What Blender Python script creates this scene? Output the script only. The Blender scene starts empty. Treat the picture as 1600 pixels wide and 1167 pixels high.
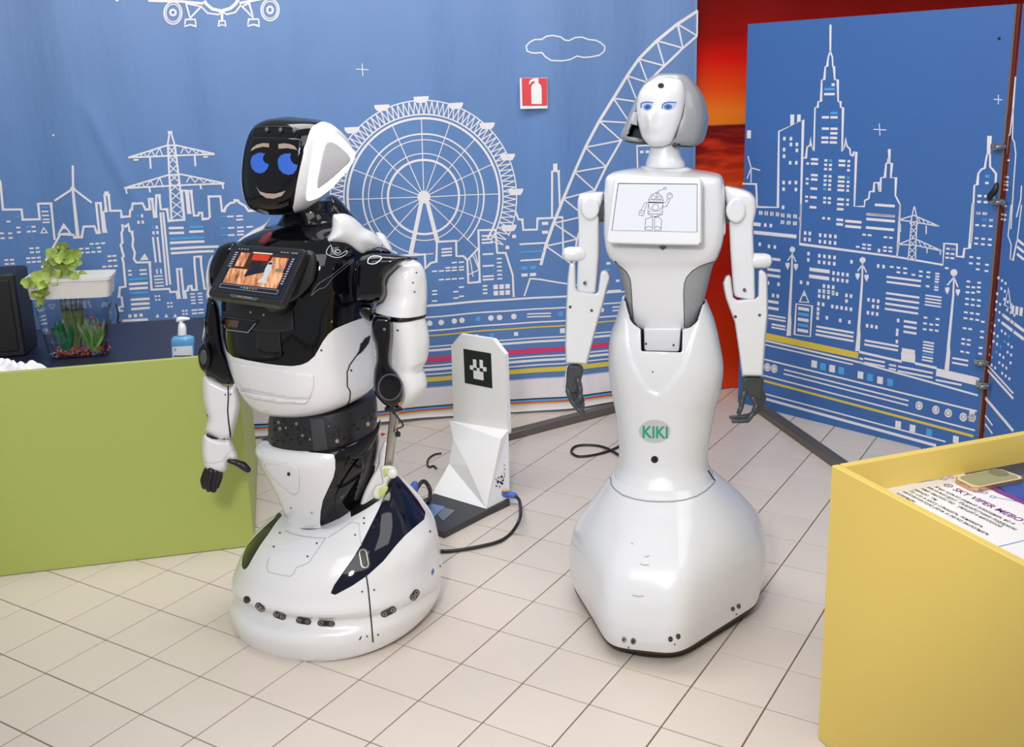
import bpy, math, random
import numpy as np
from mathutils import Vector
from mathutils.bvhtree import BVHTree
from mathutils.geometry import delaunay_2d_cdt
random.seed(7)
S = bpy.context.scene
COL = S.collection
# ------------------------------------------------------------------ camera
UP = np.array([-0.02862, -0.96937, -0.24393]); UP /= np.linalg.norm(UP)
YC = np.array([0, 0, 1.]) - UP*UP[2]; YC /= np.linalg.norm(YC)
XC = np.cross(YC, UP)
MC = np.array([XC, YC, UP])            # camera (right,down,forward) -> world
FPX, HC = 1592.8, 1.56
cam = bpy.data.cameras.new('camera'); co = bpy.data.objects.new('camera', cam); COL.objects.link(co)
cam.sensor_width = 36; cam.lens = FPX/1600*36
cam.shift_y = -(583.5-533.5)/1600
cam.clip_start = .05
from mathutils import Matrix
r, d, f = MC[:, 0], MC[:, 1], MC[:, 2]
co.matrix_world = Matrix(((r[0], -d[0], -f[0], 0), (r[1], -d[1], -f[1], 0), (r[2], -d[2], -f[2], HC), (0, 0, 0, 1)))
S.camera = co
# ------------------------------------------------------------------ world and light
S.view_settings.view_transform = 'Standard'; S.view_settings.look = 'None'
S.view_settings.gamma = 1; S.view_settings.use_curve_mapping = False
S.view_settings.exposure = 0.14
W = bpy.data.worlds.new('world'); S.world = W; W.use_nodes = True
W.node_tree.nodes['Background'].inputs[0].default_value = (.93, .96, 1, 1)
W.node_tree.nodes['Background'].inputs[1].default_value = .31
def area(name, loc, target, sx, sy, power, col=(1, 1, 1)):
    l = bpy.data.lights.new(name, 'AREA'); l.shape = 'RECTANGLE'; l.size = sx; l.size_y = sy
    l.energy = power; l.color = col
    o = bpy.data.objects.new(name, l); COL.objects.link(o); o.location = loc
    o.rotation_euler = (Vector(target)-Vector(loc)).to_track_quat('-Z', 'Y').to_euler()
    return o
area('ceiling_light', (-.3, 3.3, 3.1), (-.3, 3.4, 0), 2.4, .9, 46, (1, .97, .93))
area('ceiling_light', (1.5, 1.5, 3.1), (1.1, 2.6, 0), 1.4, 1.2, 14, (1, .96, .92))
area('ceiling_bounce', (-.5, .1, 3.0), (0, 3.6, .9), 2.6, 1.6, 36, (1, .985, .97))
fl_ = bpy.data.lights.new('flash_light', 'SPOT'); fl_.energy = 145; fl_.color = (1, .98, .975); fl_.spot_size = math.radians(84); fl_.spot_blend = .45; fl_.shadow_soft_size = .13
fo = bpy.data.objects.new('flash_light', fl_); COL.objects.link(fo); fo.location = (-.32, .1, 1.95); fo.rotation_euler = (Vector((.12, 4.2, 1.18))-fo.location).to_track_quat('-Z', 'Y').to_euler()

# ------------------------------------------------------------------ pixel helpers (photograph 1600x1167 -> points of the place)
def ray(u, v): return MC @ np.array([(u-800)/FPX, (v-533.5)/FPX, 1.])
def gp(u, v, z=0.): d = ray(u, v); return d*((z-HC)/d[2])+[0, 0, HC]
def at(u, v, y): d = ray(u, v); return d*(y/d[1])+[0, 0, HC]
def pj(p):
    c = (np.asarray(p, float)-[0, 0, HC]) @ MC
    return np.stack([800+FPX*c[..., 0]/c[..., 2], 533.5+FPX*c[..., 1]/c[..., 2]], -1)
CR = dict(A=(300, 160, 3.6475), B=(290, 440, 3.4333), C=(340, 680, 3.2421), D=(860, 90, 3.7639), E=(860, 370, 3.7639),
          F=(860, 640, 2.8472), G=(0, 340, 4.), H=(1260, 640, 2.7147), I=(0, 0, 3.89), J=(0, 230, 3.89), K=(500, 130, 3.335),
          L=(780, 0, 3.6475), M=(1160, 0, 3.2409), N=(1160, 320, 3.0705), O=(600, 460, 3.89), Q=(640, 500, 3.0727), P=(0, 0, 1.))
def px(c, pts):
    o = CR[c]; return [(o[0]+x/o[2], o[1]+y/o[2]) for x, y in pts]
# ------------------------------------------------------------------ materials
MATS = {}
def srgb(h):
    if isinstance(h, str): h = [int(h[i:i+2], 16)/255 for i in (0, 2, 4)]
    return tuple(c/12.92 if c <= .04045 else ((c+.055)/1.055)**2.4 for c in h)
def mat(name, col, rough=.5, metal=0, coat=0, emit=0, noise=0, scale=8, bump=0, rand=0, trans=0, alpha=1, spec=.5, bscale=None):
    if name in MATS: return MATS[name]
    m = bpy.data.materials.new(name); m.use_nodes = True; nt = m.node_tree; b = nt.nodes['Principled BSDF']
    c = srgb(col); b.inputs['Base Color'].default_value = (*c, 1)
    if emit: b.inputs['Base Color'].default_value = (*[q*.12 for q in c], 1)
    b.inputs['Roughness'].default_value = rough; b.inputs['Metallic'].default_value = metal
    b.inputs['Coat Weight'].default_value = coat; b.inputs['Coat Roughness'].default_value = .04
    b.inputs['Transmission Weight'].default_value = trans; b.inputs['Alpha'].default_value = alpha
    b.inputs['Specular IOR Level'].default_value = spec
    if emit:
        b.inputs['Emission Color'].default_value = (*c, 1); b.inputs['Emission Strength'].default_value = emit
    tc = nt.nodes.new('ShaderNodeTexCoord')
    if noise or rand:
        n = nt.nodes.new('ShaderNodeTexNoise'); n.inputs['Scale'].default_value = scale; n.inputs['Detail'].default_value = 4
        nt.links.new(tc.outputs['Object'], n.inputs['Vector'])
        mr = nt.nodes.new('ShaderNodeMapRange'); mr.inputs[3].default_value = 1-noise; mr.inputs[4].default_value = 1+noise
        nt.links.new(n.outputs['Fac'], mr.inputs[0])
        last = mr.outputs[0]
        if rand:
            oi = nt.nodes.new('ShaderNodeObjectInfo'); m2 = nt.nodes.new('ShaderNodeMapRange')
            m2.inputs[3].default_value = 1-rand; m2.inputs[4].default_value = 1+rand
            nt.links.new(oi.outputs['Random'], m2.inputs[0])
            mu = nt.nodes.new('ShaderNodeMath'); mu.operation = 'MULTIPLY'
            nt.links.new(last, mu.inputs[0]); nt.links.new(m2.outputs[0], mu.inputs[1]); last = mu.outputs[0]
        vm = nt.nodes.new('ShaderNodeVectorMath'); vm.operation = 'SCALE'; vm.inputs[0].default_value = c
        nt.links.new(last, vm.inputs['Scale']); nt.links.new(vm.outputs[0], b.inputs['Base Color'])
    if bump:
        n2 = nt.nodes.new('ShaderNodeTexNoise'); n2.inputs['Scale'].default_value = bscale or scale*6
        nt.links.new(tc.outputs['Object'], n2.inputs['Vector'])
        bp = nt.nodes.new('ShaderNodeBump'); bp.inputs['Strength'].default_value = bump; bp.inputs['Distance'].default_value = .002
        nt.links.new(n2.outputs['Fac'], bp.inputs['Height']); nt.links.new(bp.outputs[0], b.inputs['Normal'])
    MATS[name] = m; return m
white = mat('white_gloss', 'DEDEE0', .2, coat=.5, noise=.012, scale=3)
kwhite = mat('white_lacquer', 'DADCE0', .24, coat=.45, noise=.015, scale=4)
black = mat('black_gloss', '08090D', .06)
navy = mat('navy_gloss', '0A0E22', .05)
blackm = mat('black_satin', '17181B', .38, noise=.1)
dark = mat('dark_joint', '08080A', .6)
grey = mat('grey_shell', '8D9094', .3, coat=.3, noise=.02)
dgrey = mat('dark_grey_plastic', '43484D', .35)
chrome = mat('brushed_steel', 'B9B7B0', .25, metal=1, noise=.05, scale=20)
steel = mat('steel_bar', '77716C', .42, metal=.75, noise=.12, scale=12)
screw = mat('screw_metal', '6E6A66', .35, metal=.8)
# ------------------------------------------------------------------ mesh building
def link(name, V, F, m, parent=None, root=None, smooth=35, label=None, mats=None, idx=None):
    """V in world coordinates; one mesh object; its own origin is the thing's base"""
    me = bpy.data.meshes.new(name)
    if not len(V): print('EMPTY', name); return None
    V = np.asarray(V, float)
    off = np.zeros(3)
    p = parent
    while p is not None and p.parent is not None: p = p.parent
    if p is not None: off = np.array(p['base'])
    elif root is not None: off = np.array(root)
    me.from_pydata((V-off).tolist(), [], F)
    for mm in (mats or [m]): me.materials.append(mm)
    if idx is not None: me.polygons.foreach_set('material_index', idx)
    if smooth:
        me.polygons.foreach_set('use_smooth', [True]*len(me.polygons))
        if smooth < 180: me.set_sharp_from_angle(angle=math.radians(smooth))
    me.update()
    o = bpy.data.objects.new(name, me); COL.objects.link(o)
    if parent is not None: o.parent = parent
    else:
        o.location = off; o['base'] = list(map(float, off))
    if label: o['label'] = label
    return o
def thing(name, label, cat, loc, group=None):
    o = bpy.data.objects.new(name, None); COL.objects.link(o); o.location = loc; o.empty_display_size = .1
    o['base'] = [float(x) for x in loc]; o['label'] = label; o['category'] = cat
    if group: o['group'] = group
    return o
def tag(o, label, cat, group=None):
    o['label'] = label; o['category'] = cat
    if group: o['group'] = group
    return o
def join(*parts):
    V = []; F = []
    for v, fs in parts:
        n = len(V); V += [tuple(p) for p in v]; F += [tuple(i+n for i in q) for q in fs]
    return V, F
def sup(t, hw, fd, bd, nf, nb):
    c, s = math.cos(t), math.sin(t)
    n = nf if s < 0 else nb; dp = fd if s < 0 else bd
    x = math.copysign(abs(c)**(2/n), c)*hw; y = math.copysign(abs(s)**(2/n), s)*dp
    return x, y
def cr(P, n, closed=False):
    """Catmull-Rom resample rows of P to n rows"""
    P = np.asarray(P, float); k = len(P)
    out = []
    for i in range(n):
        t = i/(n-1)*(k-1); a = min(int(t), k-2); t -= a
        p0 = P[max(a-1, 0)]; p1 = P[a]; p2 = P[a+1]; p3 = P[min(a+2, k-1)]
        out.append(.5*((2*p1)+(-p0+p2)*t+(2*p0-5*p1+4*p2-p3)*t*t+(-p0+3*p1-3*p2+p3)*t**3))
    return np.array(out)
def loft(rings, yaw, seg=96, rows=80, caps=(True, True), smooth=True, outline=None, blend=None):
    """rings: (uL,vL,uR,vR,yc,af,ab,nf,nb[,fb]) silhouettes of horizontal-ish rings, top to bottom"""
    R = [tuple(q)+(0,)*(10-len(q)) for q in rings]
    R = cr(R, rows) if smooth else np.array(R, float)
    if outline is not None:
        bl_ = np.interp(np.linspace(0, 1, len(R)), np.linspace(0, 1, len(blend)), blend)
        O = np.array(outline, float); rad = []
        for i in range(seg*4):
            t = 2*math.pi*(i+2)/(seg*4); dx, dy = math.cos(t), math.sin(t); best = 0
            for k in range(len(O)):
                a, b = O[k], O[(k+1) % len(O)]; ex, ey = b-a; den = dx*ey-dy*ex
                if abs(den) < 1e-9: continue
                q = (a[0]*ey-a[1]*ex)/den; w = (a[0]*dy-a[1]*dx)/den
                if q > 0 and -1e-6 <= w <= 1+1e-6: best = max(best, q)
            rad.append(best)
        rad = np.array(rad)
        for _ in range(3): rad = np.convolve(np.r_[rad[-20:], rad, rad[:20]], np.ones(17)/17, 'same')[20:-20]
        rad = rad[::4]
    V = []; ca, sa = math.cos(math.radians(yaw)), math.sin(math.radians(yaw))
    for ri_, (uL, vL, uR, vR, yc, af, ab, nf, nb, fb) in enumerate(R):
        pl = at(uL, vL, yc); pr = at(uR, vR, yc)
        mid = (pl+pr)/2; lat = np.array([mid[1], -mid[0]])/np.hypot(mid[0], mid[1])
        pts = []
        for i in range(seg):
            x, y = sup(2*math.pi*(i+.5)/seg, 1, af, ab, max(nf, 1.05), max(nb, 1.05))
            if outline is not None:
                t = 2*math.pi*(i+.5)/seg; w = bl_[ri_]; x = x*(1-w)+rad[i]*math.cos(t)*w; y = y*(1-w)+rad[i]*math.sin(t)*w
            pts.append((x*ca-y*sa, x*sa+y*ca, x, y))
        P = np.array(pts); e = P[:, :2] @ lat
        wid = (pr-pl)[:2] @ lat; hw = max(wid, .0005)/(e.max()-e.min())
        cen = mid[:2]+lat*(-(e.max()+e.min())/2*hw)
        slope = (pr[2]-pl[2])/max(wid, .001)
        for q, ee in zip(P, e):
            V.append((cen[0]+q[0]*hw, cen[1]+q[1]*hw, mid[2]+slope*(ee-(e.max()+e.min())/2)*hw - fb*q[3]*hw))
    F = []
    for j in range(len(R)-1):
        for i in range(seg):
            a, b = j*seg+i, j*seg+(i+1) % seg
            F.append((b, a, a+seg, b+seg))
    n = len(V)
    for w, j in ((0, 0), (1, len(R)-1)):
        if caps[w]:
            c = np.mean(V[j*seg:(j+1)*seg], axis=0); V.append(tuple(c)); ci = len(V)-1
            for i in range(seg):
                a, b = j*seg+i, j*seg+(i+1) % seg
                F.append((a, b, ci) if w == 0 else (b, a, ci))
    return V, F
def sdist(P, poly):
    """signed distance (inside positive) of points P (n,2) to polygon"""
    P = np.asarray(P); Q = np.asarray(poly, float); n = len(Q)
    dmin = np.full(len(P), 1e9); ins = np.zeros(len(P), bool)
    for i in range(n):
        a, b = Q[i], Q[(i+1) % n]; ab = b-a; L = ab @ ab
        t = np.clip(((P-a) @ ab)/max(L, 1e-9), 0, 1)
        dmin = np.minimum(dmin, np.hypot(*(P-(a+t[:, None]*ab)).T))
        c = ((a[1] > P[:, 1]) != (b[1] > P[:, 1])) & (P[:, 0] < (b[0]-a[0])*(P[:, 1]-a[1])/((b[1]-a[1]) or 1e-9)+a[0])
        ins ^= c
    return np.where(ins, dmin, -dmin)
def clip(mesh, g, gap=0.):
    """split a mesh along g=0 -> (inside, outside)"""
    V, F = mesh; V = [tuple(v) for v in V]; g = np.asarray(g)
    out = []
    for sign in (1, -1):
        h = g*sign-gap; nv = []; mp = {}; nf = []
        def vid(i):
            if ('v', i) not in mp: mp[('v', i)] = len(nv); nv.append(V[i])
            return mp[('v', i)]
        def eid(i, j):
            k = (min(i, j), max(i, j))
            if k not in mp:
                t = h[k[0]]/(h[k[0]]-h[k[1]]); a, b = V[k[0]], V[k[1]]
                mp[k] = len(nv); nv.append(tuple(a[q]+(b[q]-a[q])*t for q in range(3)))
            return mp[k]
        for fc in F:
            hs = [h[i] for i in fc]
            if min(hs) >= 0: nf.append(tuple(vid(i) for i in fc)); continue
            if max(hs) < 0: continue
            po = []
            for k in range(len(fc)):
                i, j = fc[k], fc[(k+1) % len(fc)]
                if h[i] >= 0: po.append(vid(i))
                if (h[i] >= 0) != (h[j] >= 0): po.append(eid(i, j))
            if len(po) >= 3: nf.append(tuple(po))
        out.append((nv, nf))
    return out
def pclip(mesh, poly, gap=0.): return clip(mesh, sdist(pj(np.array(mesh[0])), poly), gap)
def bv(*ms):
    V, F = join(*ms); return BVHTree.FromPolygons([Vector(v) for v in V], F)
def resample(poly, step):
    out = []; n = len(poly)
    for i in range(n):
        a, b = np.array(poly[i], float), np.array(poly[(i+1) % n], float); k = max(1, int(math.ceil(np.hypot(*(b-a))/step)))
        out += [tuple(a+(b-a)*j/k) for j in range(k)]
    return out
def smoothpoly(poly, n=6):
    """closed Catmull-Rom"""
    P = [np.array(p, float) for p in poly]; k = len(P); out = []
    for a in range(k):
        p0, p1, p2, p3 = P[a-1], P[a], P[(a+1) % k], P[(a+2) % k]
        for j in range(n):
            t = j/n
            out.append(tuple(.5*((2*p1)+(-p0+p2)*t+(2*p0-5*p1+4*p2-p3)*t*t+(-p0+3*p1-3*p2+p3)*t**3)))
    return out
def fill(poly, step, extra=(), keep=None):
    """triangulate a 2D polygon with interior points"""
    B = resample(poly, step); n = len(B); arr = np.array(B)
    x0, y0 = arr.min(0); x1, y1 = arr.max(0); pts = []
    yy = y0+step/2; r = 0
    while yy < y1:
        xx = x0+step*(.5 if r % 2 else 0)
        while xx < x1: pts.append((xx, yy)); xx += step
        yy += step*.87; r += 1
    if pts:
        sd = sdist(np.array(pts), B); pts = [p for p, s in zip(pts, sd) if s > (keep or step*.5)]
    pts += list(extra)
    allp = [Vector(p) for p in B+pts]
    vo, eo, fo, *_ = delaunay_2d_cdt(allp, [], [list(range(n))], 1, 1e-5)
    return [(v.x, v.y) for v in vo], [tuple(q) for q in fo]
def hitpt(b, u, v, off):
    d = Vector(ray(u, v)).normalized(); o = Vector((0, 0, HC))
    loc, nor, i, _ = b.ray_cast(o, d)
    if loc is None: return None
    if nor.dot(d) > 0: nor = -nor
    return loc+nor*off
def drape(b, poly, off=.0008, step=3., rim=.0, pts=None, faces=None):
    """lay a traced 2D outline onto a built surface as its own thin raised piece"""
    V2, F2 = (pts, faces) if pts is not None else fill(poly, step)
    c = np.mean(V2, axis=0); V = []
    for u, v in V2:
        p = hitpt(b, u, v, off); k = 0
        while p is None and k < 14:
            k += 1; t = 1-.04*k; p = hitpt(b, c[0]+(u-c[0])*t, c[1]+(v-c[1])*t, off)
        V.append(tuple(p) if p is not None else None)
    F = [q for q in F2 if all(V[i] is not None for i in q)]
    V = [v if v is not None else (0, 0, 0) for v in V]
    nf = []
    for q in F:
        a, b_, c_ = [np.array(V[i]) for i in q[:3]]
        n = np.cross(b_-a, c_-a)
        nf.append(q if n @ (np.array([0, 0, HC])-a) > 0 else tuple(reversed(q)))
    F = nf
    if rim:
        cnt = {}
        for q in F:
            for k in range(len(q)):
                e = (q[k], q[(k+1) % len(q)]); cnt[e] = 1
        mp = {}
        for (i, j) in list(cnt):
            if (j, i) not in cnt:
                for w in (i, j):
                    if w not in mp:
                        dd = np.array(V[w])-[0, 0, HC]; dd = dd/np.linalg.norm(dd)
                        mp[w] = len(V); V.append(tuple(np.array(V[w])+dd*rim))
                F.append((j, i, mp[i], mp[j]))
    used = sorted({i for q in F for i in q}); m = {o: k for k, o in enumerate(used)}
    return [V[i] for i in used], [tuple(m[i] for i in q) for q in F]
def line2(pts, w, closed=False):
    """2D strip of width w along pts"""
    P = np.array(pts, float); n = len(P); V = []; F = []
    for i in range(n):
        if closed: a, b = P[i-1], P[(i+1) % n]
        else: a, b = P[max(i-1, 0)], P[min(i+1, n-1)]
        t = b-a; L = np.hypot(*t) or 1; nrm = np.array([-t[1], t[0]])/L
        k = 1.
        if closed or 0 < i < n-1:
            e = P[i]-a; Le = np.hypot(*e) or 1; cs = abs((e/Le) @ (t/L)); k = 1/max(cs, .6)
        V += [tuple(P[i]+nrm*w/2*k), tuple(P[i]-nrm*w/2*k)]
    for i in range(n if closed else n-1):
        a, b = 2*i, 2*((i+1) % n); F.append((a, a+1, b+1, b))
    return V, F
def subdiv_line(pts, step, closed=False):
    out = []; n = len(pts)
    for i in range(n if closed else n-1):
        a, b = np.array(pts[i], float), np.array(pts[(i+1) % n], float); k = max(1, int(math.ceil(np.hypot(*(b-a))/step)))
        out += [tuple(a+(b-a)*j/k) for j in range(k)]
    if not closed: out.append(tuple(pts[-1]))
    return out
def dline(b, pts, w, off=.0008, closed=False, step=5):
    V, F = line2(subdiv_line(pts, step, closed), w, closed); return drape(b, None, off, pts=V, faces=F)
def circ(u, v, r, n=16, ry=None): return [(u+r*math.cos(2*math.pi*i/n), v+(ry or r)*math.sin(2*math.pi*i/n)) for i in range(n)]
def puff(poly, y, t, rr=None, step=4., tb=None, lean=(0, 0), smooth=True):
    """solid with traced outline: rounded front and back, depth y (metres) in the middle, half thickness t"""
    if smooth: poly = smoothpoly(poly, 4)
    B0 = resample(poly, step); ext = []
    PA = np.array(B0); nx_ = np.roll(PA, -1, 0)-np.roll(PA, 1, 0); nx_ = np.c_[-nx_[:, 1], nx_[:, 0]]/(np.hypot(*nx_.T)[:, None]+1e-9)
    ar = sum(PA[i, 0]*PA[(i+1) % len(PA), 1]-PA[(i+1) % len(PA), 0]*PA[i, 1] for i in range(len(PA)))
    if ar < 0: nx_ = -nx_
    R0 = min(rr or 1e9, step*2.2)
    for k_ in (.12, .4, .75, 1.05):
        C_ = PA+nx_*R0*k_; sd_ = sdist(C_, B0); ext += [tuple(q) for q, s_ in zip(C_, sd_) if s_ > R0*k_*.93]
    V2, F2 = fill(B0, step, ext, R0*1.05+step*.45); A = np.array(V2)
    dd = np.abs(sdist(A, resample(poly, step))); onb = dd < .02
    rr = rr or dd.max(); h = np.sqrt(np.clip(1-(1-np.clip(dd/rr, 0, 1))**2, 0, 1)); h[onb] = 0
    c = A.mean(0); V = []; bk = {}
    def P(i, s):
        yy = y+lean[0]*(A[i, 0]-c[0])+lean[1]*(A[i, 1]-c[1])
        p = at(A[i, 0], A[i, 1], yy); q = (t if s < 0 else (tb or t))*h[i]*s
        dr = p-[0, 0, HC]; dr = dr/np.linalg.norm(dr); return tuple(p+dr*q)
    for i in range(len(A)): V.append(P(i, -1))
    for i in range(len(A)):
        if onb[i]: bk[i] = i
        else: bk[i] = len(V); V.append(P(i, 1))
    F = []
    for q in F2:
        a, b_, c_ = [np.array(V[i]) for i in q[:3]]; n = np.cross(b_-a, c_-a)
        q = q if n @ (np.array([0, 0, HC])-a) > 0 else tuple(reversed(q))
        F.append(q)
        r_ = tuple(bk[i] for i in reversed(q))
        if set(r_) != set(q): F.append(r_)
    return V, F
def slab(poly, t, plane, step=None, bev=0):
    """flat plate: outline pixels put onto plane (point, normal), thickness t behind it"""
    p0, n = np.array(plane[0], float), np.array(plane[1], float); n /= np.linalg.norm(n)
    fr = []
    for u, v in poly:
        d = ray(u, v); k = ((p0-[0, 0, HC]) @ n)/(d @ n); fr.append(d*k+[0, 0, HC])
    return plate(fr, n, t)
def plate(fr, n, t):
    fr = [np.array(p, float) for p in fr]; k = len(fr); n = np.array(n, float)/np.linalg.norm(n)
    if n @ (np.array([0, 0, HC])-fr[0]) < 0: n = -n
    V = [tuple(p) for p in fr]+[tuple(p-n*t) for p in fr]
    a = sum(np.cross(fr[i]-fr[0], fr[(i+1) % k]-fr[0]) for i in range(k))
    F = [tuple(range(k)), tuple(range(2*k-1, k-1, -1))]+[((i+1) % k, i, i+k, (i+1) % k+k) for i in range(k)]
    if a @ n < 0: F = [tuple(reversed(q)) for q in F]
    return V, F
def box(c, sx, sy, sz, yaw=0, bev=0):
    """bevelled box, c = centre of the underside"""
    b = min(bev, sx/2.01, sy/2.01, sz/2.01); V = []; F = []
    lev = [(0, b), (b, 0), (sz-b, 0), (sz, b)] if b else [(0, 0), (sz, 0)]
    ca, sa = math.cos(math.radians(yaw)), math.sin(math.radians(yaw))
    for z, i in lev:
        hx, hy = sx/2-i, sy/2-i; cs = []
        if b:
            for X, Y, ax in ((-1, -1, 0), (-1, -1, 1), (1, -1, 1), (1, -1, 0), (1, 1, 0), (1, 1, 1), (-1, 1, 1), (-1, 1, 0)):
                e = b if i == 0 else b*.6
                cs.append((X*(hx-(e if ax else 0)), Y*(hy-(0 if ax else e))))
        else: cs = [(-hx, -hy), (hx, -hy), (hx, hy), (-hx, hy)]
        for x, y in cs: V.append((c[0]+x*ca-y*sa, c[1]+x*sa+y*ca, c[2]+z))
    k = len(V)//len(lev)
    for j in range(len(lev)-1):
        for i in range(k): a, e = j*k+i, j*k+(i+1) % k; F.append((a, e, e+k, a+k))
    F.append(tuple(range(k-1, -1, -1))); F.append(tuple(range((len(lev)-1)*k, len(lev)*k)))
    return V, F
def tube(P, rad, seg=12, n=None, caps=True):
    """swept round tube with rounded ends"""
    P = np.array(P, float); rad = np.array([rad]*len(P) if np.isscalar(rad) else rad, float)
    if n: Q = cr(np.c_[P, rad], n); P, rad = Q[:, :3], Q[:, 3]
    T = np.gradient(P, axis=0); T /= np.linalg.norm(T, axis=1)[:, None]
    if caps:
        a = [P[0]-T[0]*rad[0]*k for k in (.95, .6)]; ra = [rad[0]*.25, rad[0]*.8]
        z = [P[-1]+T[-1]*rad[-1]*k for k in (.6, .95)]; rz = [rad[-1]*.8, rad[-1]*.25]
        P = np.vstack([a, P, z]); rad = np.r_[ra, rad, rz]; T = np.vstack([T[:1], T[:1], T, T[-1:], T[-1:]])
    nrm = np.cross(T[0], [0, 0, 1.]);
    if np.linalg.norm(nrm) < .1: nrm = np.cross(T[0], [1., 0, 0])
    V = []; F = []
    for i in range(len(P)):
        nrm = nrm-T[i]*(nrm @ T[i]); nrm /= np.linalg.norm(nrm); b = np.cross(T[i], nrm)
        for k in range(seg):
            a = 2*math.pi*k/seg; V.append(tuple(P[i]+(nrm*math.cos(a)+b*math.sin(a))*rad[i]))
    for i in range(len(P)-1):
        for k in range(seg): a, b = i*seg+k, i*seg+(k+1) % seg; F.append((a, b, b+seg, a+seg))
    F.append(tuple(range(seg-1, -1, -1))); F.append(tuple(range((len(P)-1)*seg, len(P)*seg)))
    return V, F
def disc(c, n, r, t, seg=24, bev=.25):
    """short cylinder: centre of the face c, facing n"""
    n = np.array(n, float)/np.linalg.norm(n); a = np.cross(n, [0, 0, 1.])
    if np.linalg.norm(a) < .1: a = np.array([1., 0, 0])
    a /= np.linalg.norm(a); b = np.cross(n, a); V = []; F = []
    e = min(r, t)*bev
    for off, rr in ((0, r-e), (-e, r), (-t, r)):
        for k in range(seg): q = 2*math.pi*k/seg; V.append(tuple(np.array(c)+n*off+(a*math.cos(q)+b*math.sin(q))*rr))
    for j in range(2):
        for k in range(seg): x, y = j*seg+k, j*seg+(k+1) % seg; F.append((x, x+seg, y+seg, y))
    F.append(tuple(range(seg))); F.append(tuple(range(3*seg-1, 2*seg-1, -1)))
    return V, F
def textmesh(s, bold=0.):
    c = bpy.data.curves.new('t', 'FONT'); c.body = s; c.size = 1; c.offset = bold; c.resolution_u = 3
    o = bpy.data.objects.new('t', c); COL.objects.link(o); bpy.context.view_layer.update()
    me = bpy.data.meshes.new_from_object(o.evaluated_get(bpy.context.evaluated_depsgraph_get()))
    V = [(v.co.x, v.co.y) for v in me.vertices]; F = [tuple(p.vertices) for p in me.polygons]
    bpy.data.objects.remove(o); bpy.data.curves.remove(c); bpy.data.meshes.remove(me)
    return V, F
def struct(o): o['kind'] = 'structure'; return o

#==SETTING==
# floor: grout bed and square tiles, grid fitted to the photograph (tile 0.2 m)
grout = mat('grout', '6E5F4E', .95, noise=.15, scale=30)
tilem = mat('floor_tile', 'D6CBC0', .3, noise=.035, scale=5, bump=.03, rand=.018, spec=.5, bscale=60)
Fv = [(-4, -.5, -.0035), (4.5, -.5, -.0035), (4.5, 6, -.0035), (-4, 6, -.0035)]
floor = struct(link('floor', Fv+[(x, y, -.05) for x, y, _ in Fv], [(0, 1, 2, 3), (7, 6, 5, 4), (0, 4, 5, 1), (1, 5, 6, 2), (2, 6, 7, 3), (3, 7, 4, 0)], grout, smooth=0))
ti = np.array([.851, -.525]); ti /= np.linalg.norm(ti); tj = np.array([-ti[1], ti[0]]); T0 = np.array([-1.57, 2.934]); TS = .2
def tileverts(w=.0979, z0=-.005, z1=.0, e=.0006):
    V = []
    for z, h in ((z0, w), (z1-e, w), (z1, w-e)):
        for a, b in ((-1, -1), (1, -1), (1, 1), (-1, 1)): p = ti*a*h+tj*b*h; V.append((p[0], p[1], z))
    F = [(8, 9, 10, 11)]
    for j in (0, 4):
        for i in range(4): a, b = j+i, j+(i+1) % 4; F.append((a, b, b+4, a+4))
    return V, F
tv, tf = tileverts()
tme = bpy.data.meshes.new('tile'); tme.from_pydata(tv, [], tf); tme.materials.append(tilem)
cand = []
for i in range(-22, 36):
    for j in range(-24, 30):
        c = T0+ti*(i+.5)*TS+tj*(j+.5)*TS
        if not (-3.8 < c[0] < 4.3 and -.3 < c[1] < 5.8): continue
        vis = False
        if c[1] > .8:
            q = pj(np.array([c[0], c[1], 0])); vis = -60 < q[0] < 1660 and 600 < q[1] < 1230
            if q[0] < 370 and q[1] < 840 or q[0] < 200 and q[1] < 870: vis = False
            if q[0] > 1330: vis = False
            if c[1] > 5.0: vis = False
        cand.append((0 if vis else 1, c[1], c))
cand.sort(key=lambda q: (q[0], q[1]))
rest = []
for k, (nv, _, c) in enumerate(cand):
    if nv == 0 and k < 298:
        o = bpy.data.objects.new('tile', tme); COL.objects.link(o); o.parent = floor
        o.location = (c[0], c[1], random.uniform(-.0003, .0003))
        o.rotation_euler = (random.uniform(-.0015, .0015), random.uniform(-.0015, .0015), random.uniform(-.002, .002))
    else: rest.append(([(x+c[0], y+c[1], z) for x, y, z in tv], tf))
V, F = join(*rest); o = link('tile_field', V, F, tilem, parent=floor, smooth=0); o['kind'] = 'stuff'
# wall behind the banners
wallm = mat('wall_paint', 'C9C6C2', .8, noise=.03)
o = struct(link('wall_back', *box((.2, 5.85, 0), 8.2, .1, 3.2), wallm, smooth=0))

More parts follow.
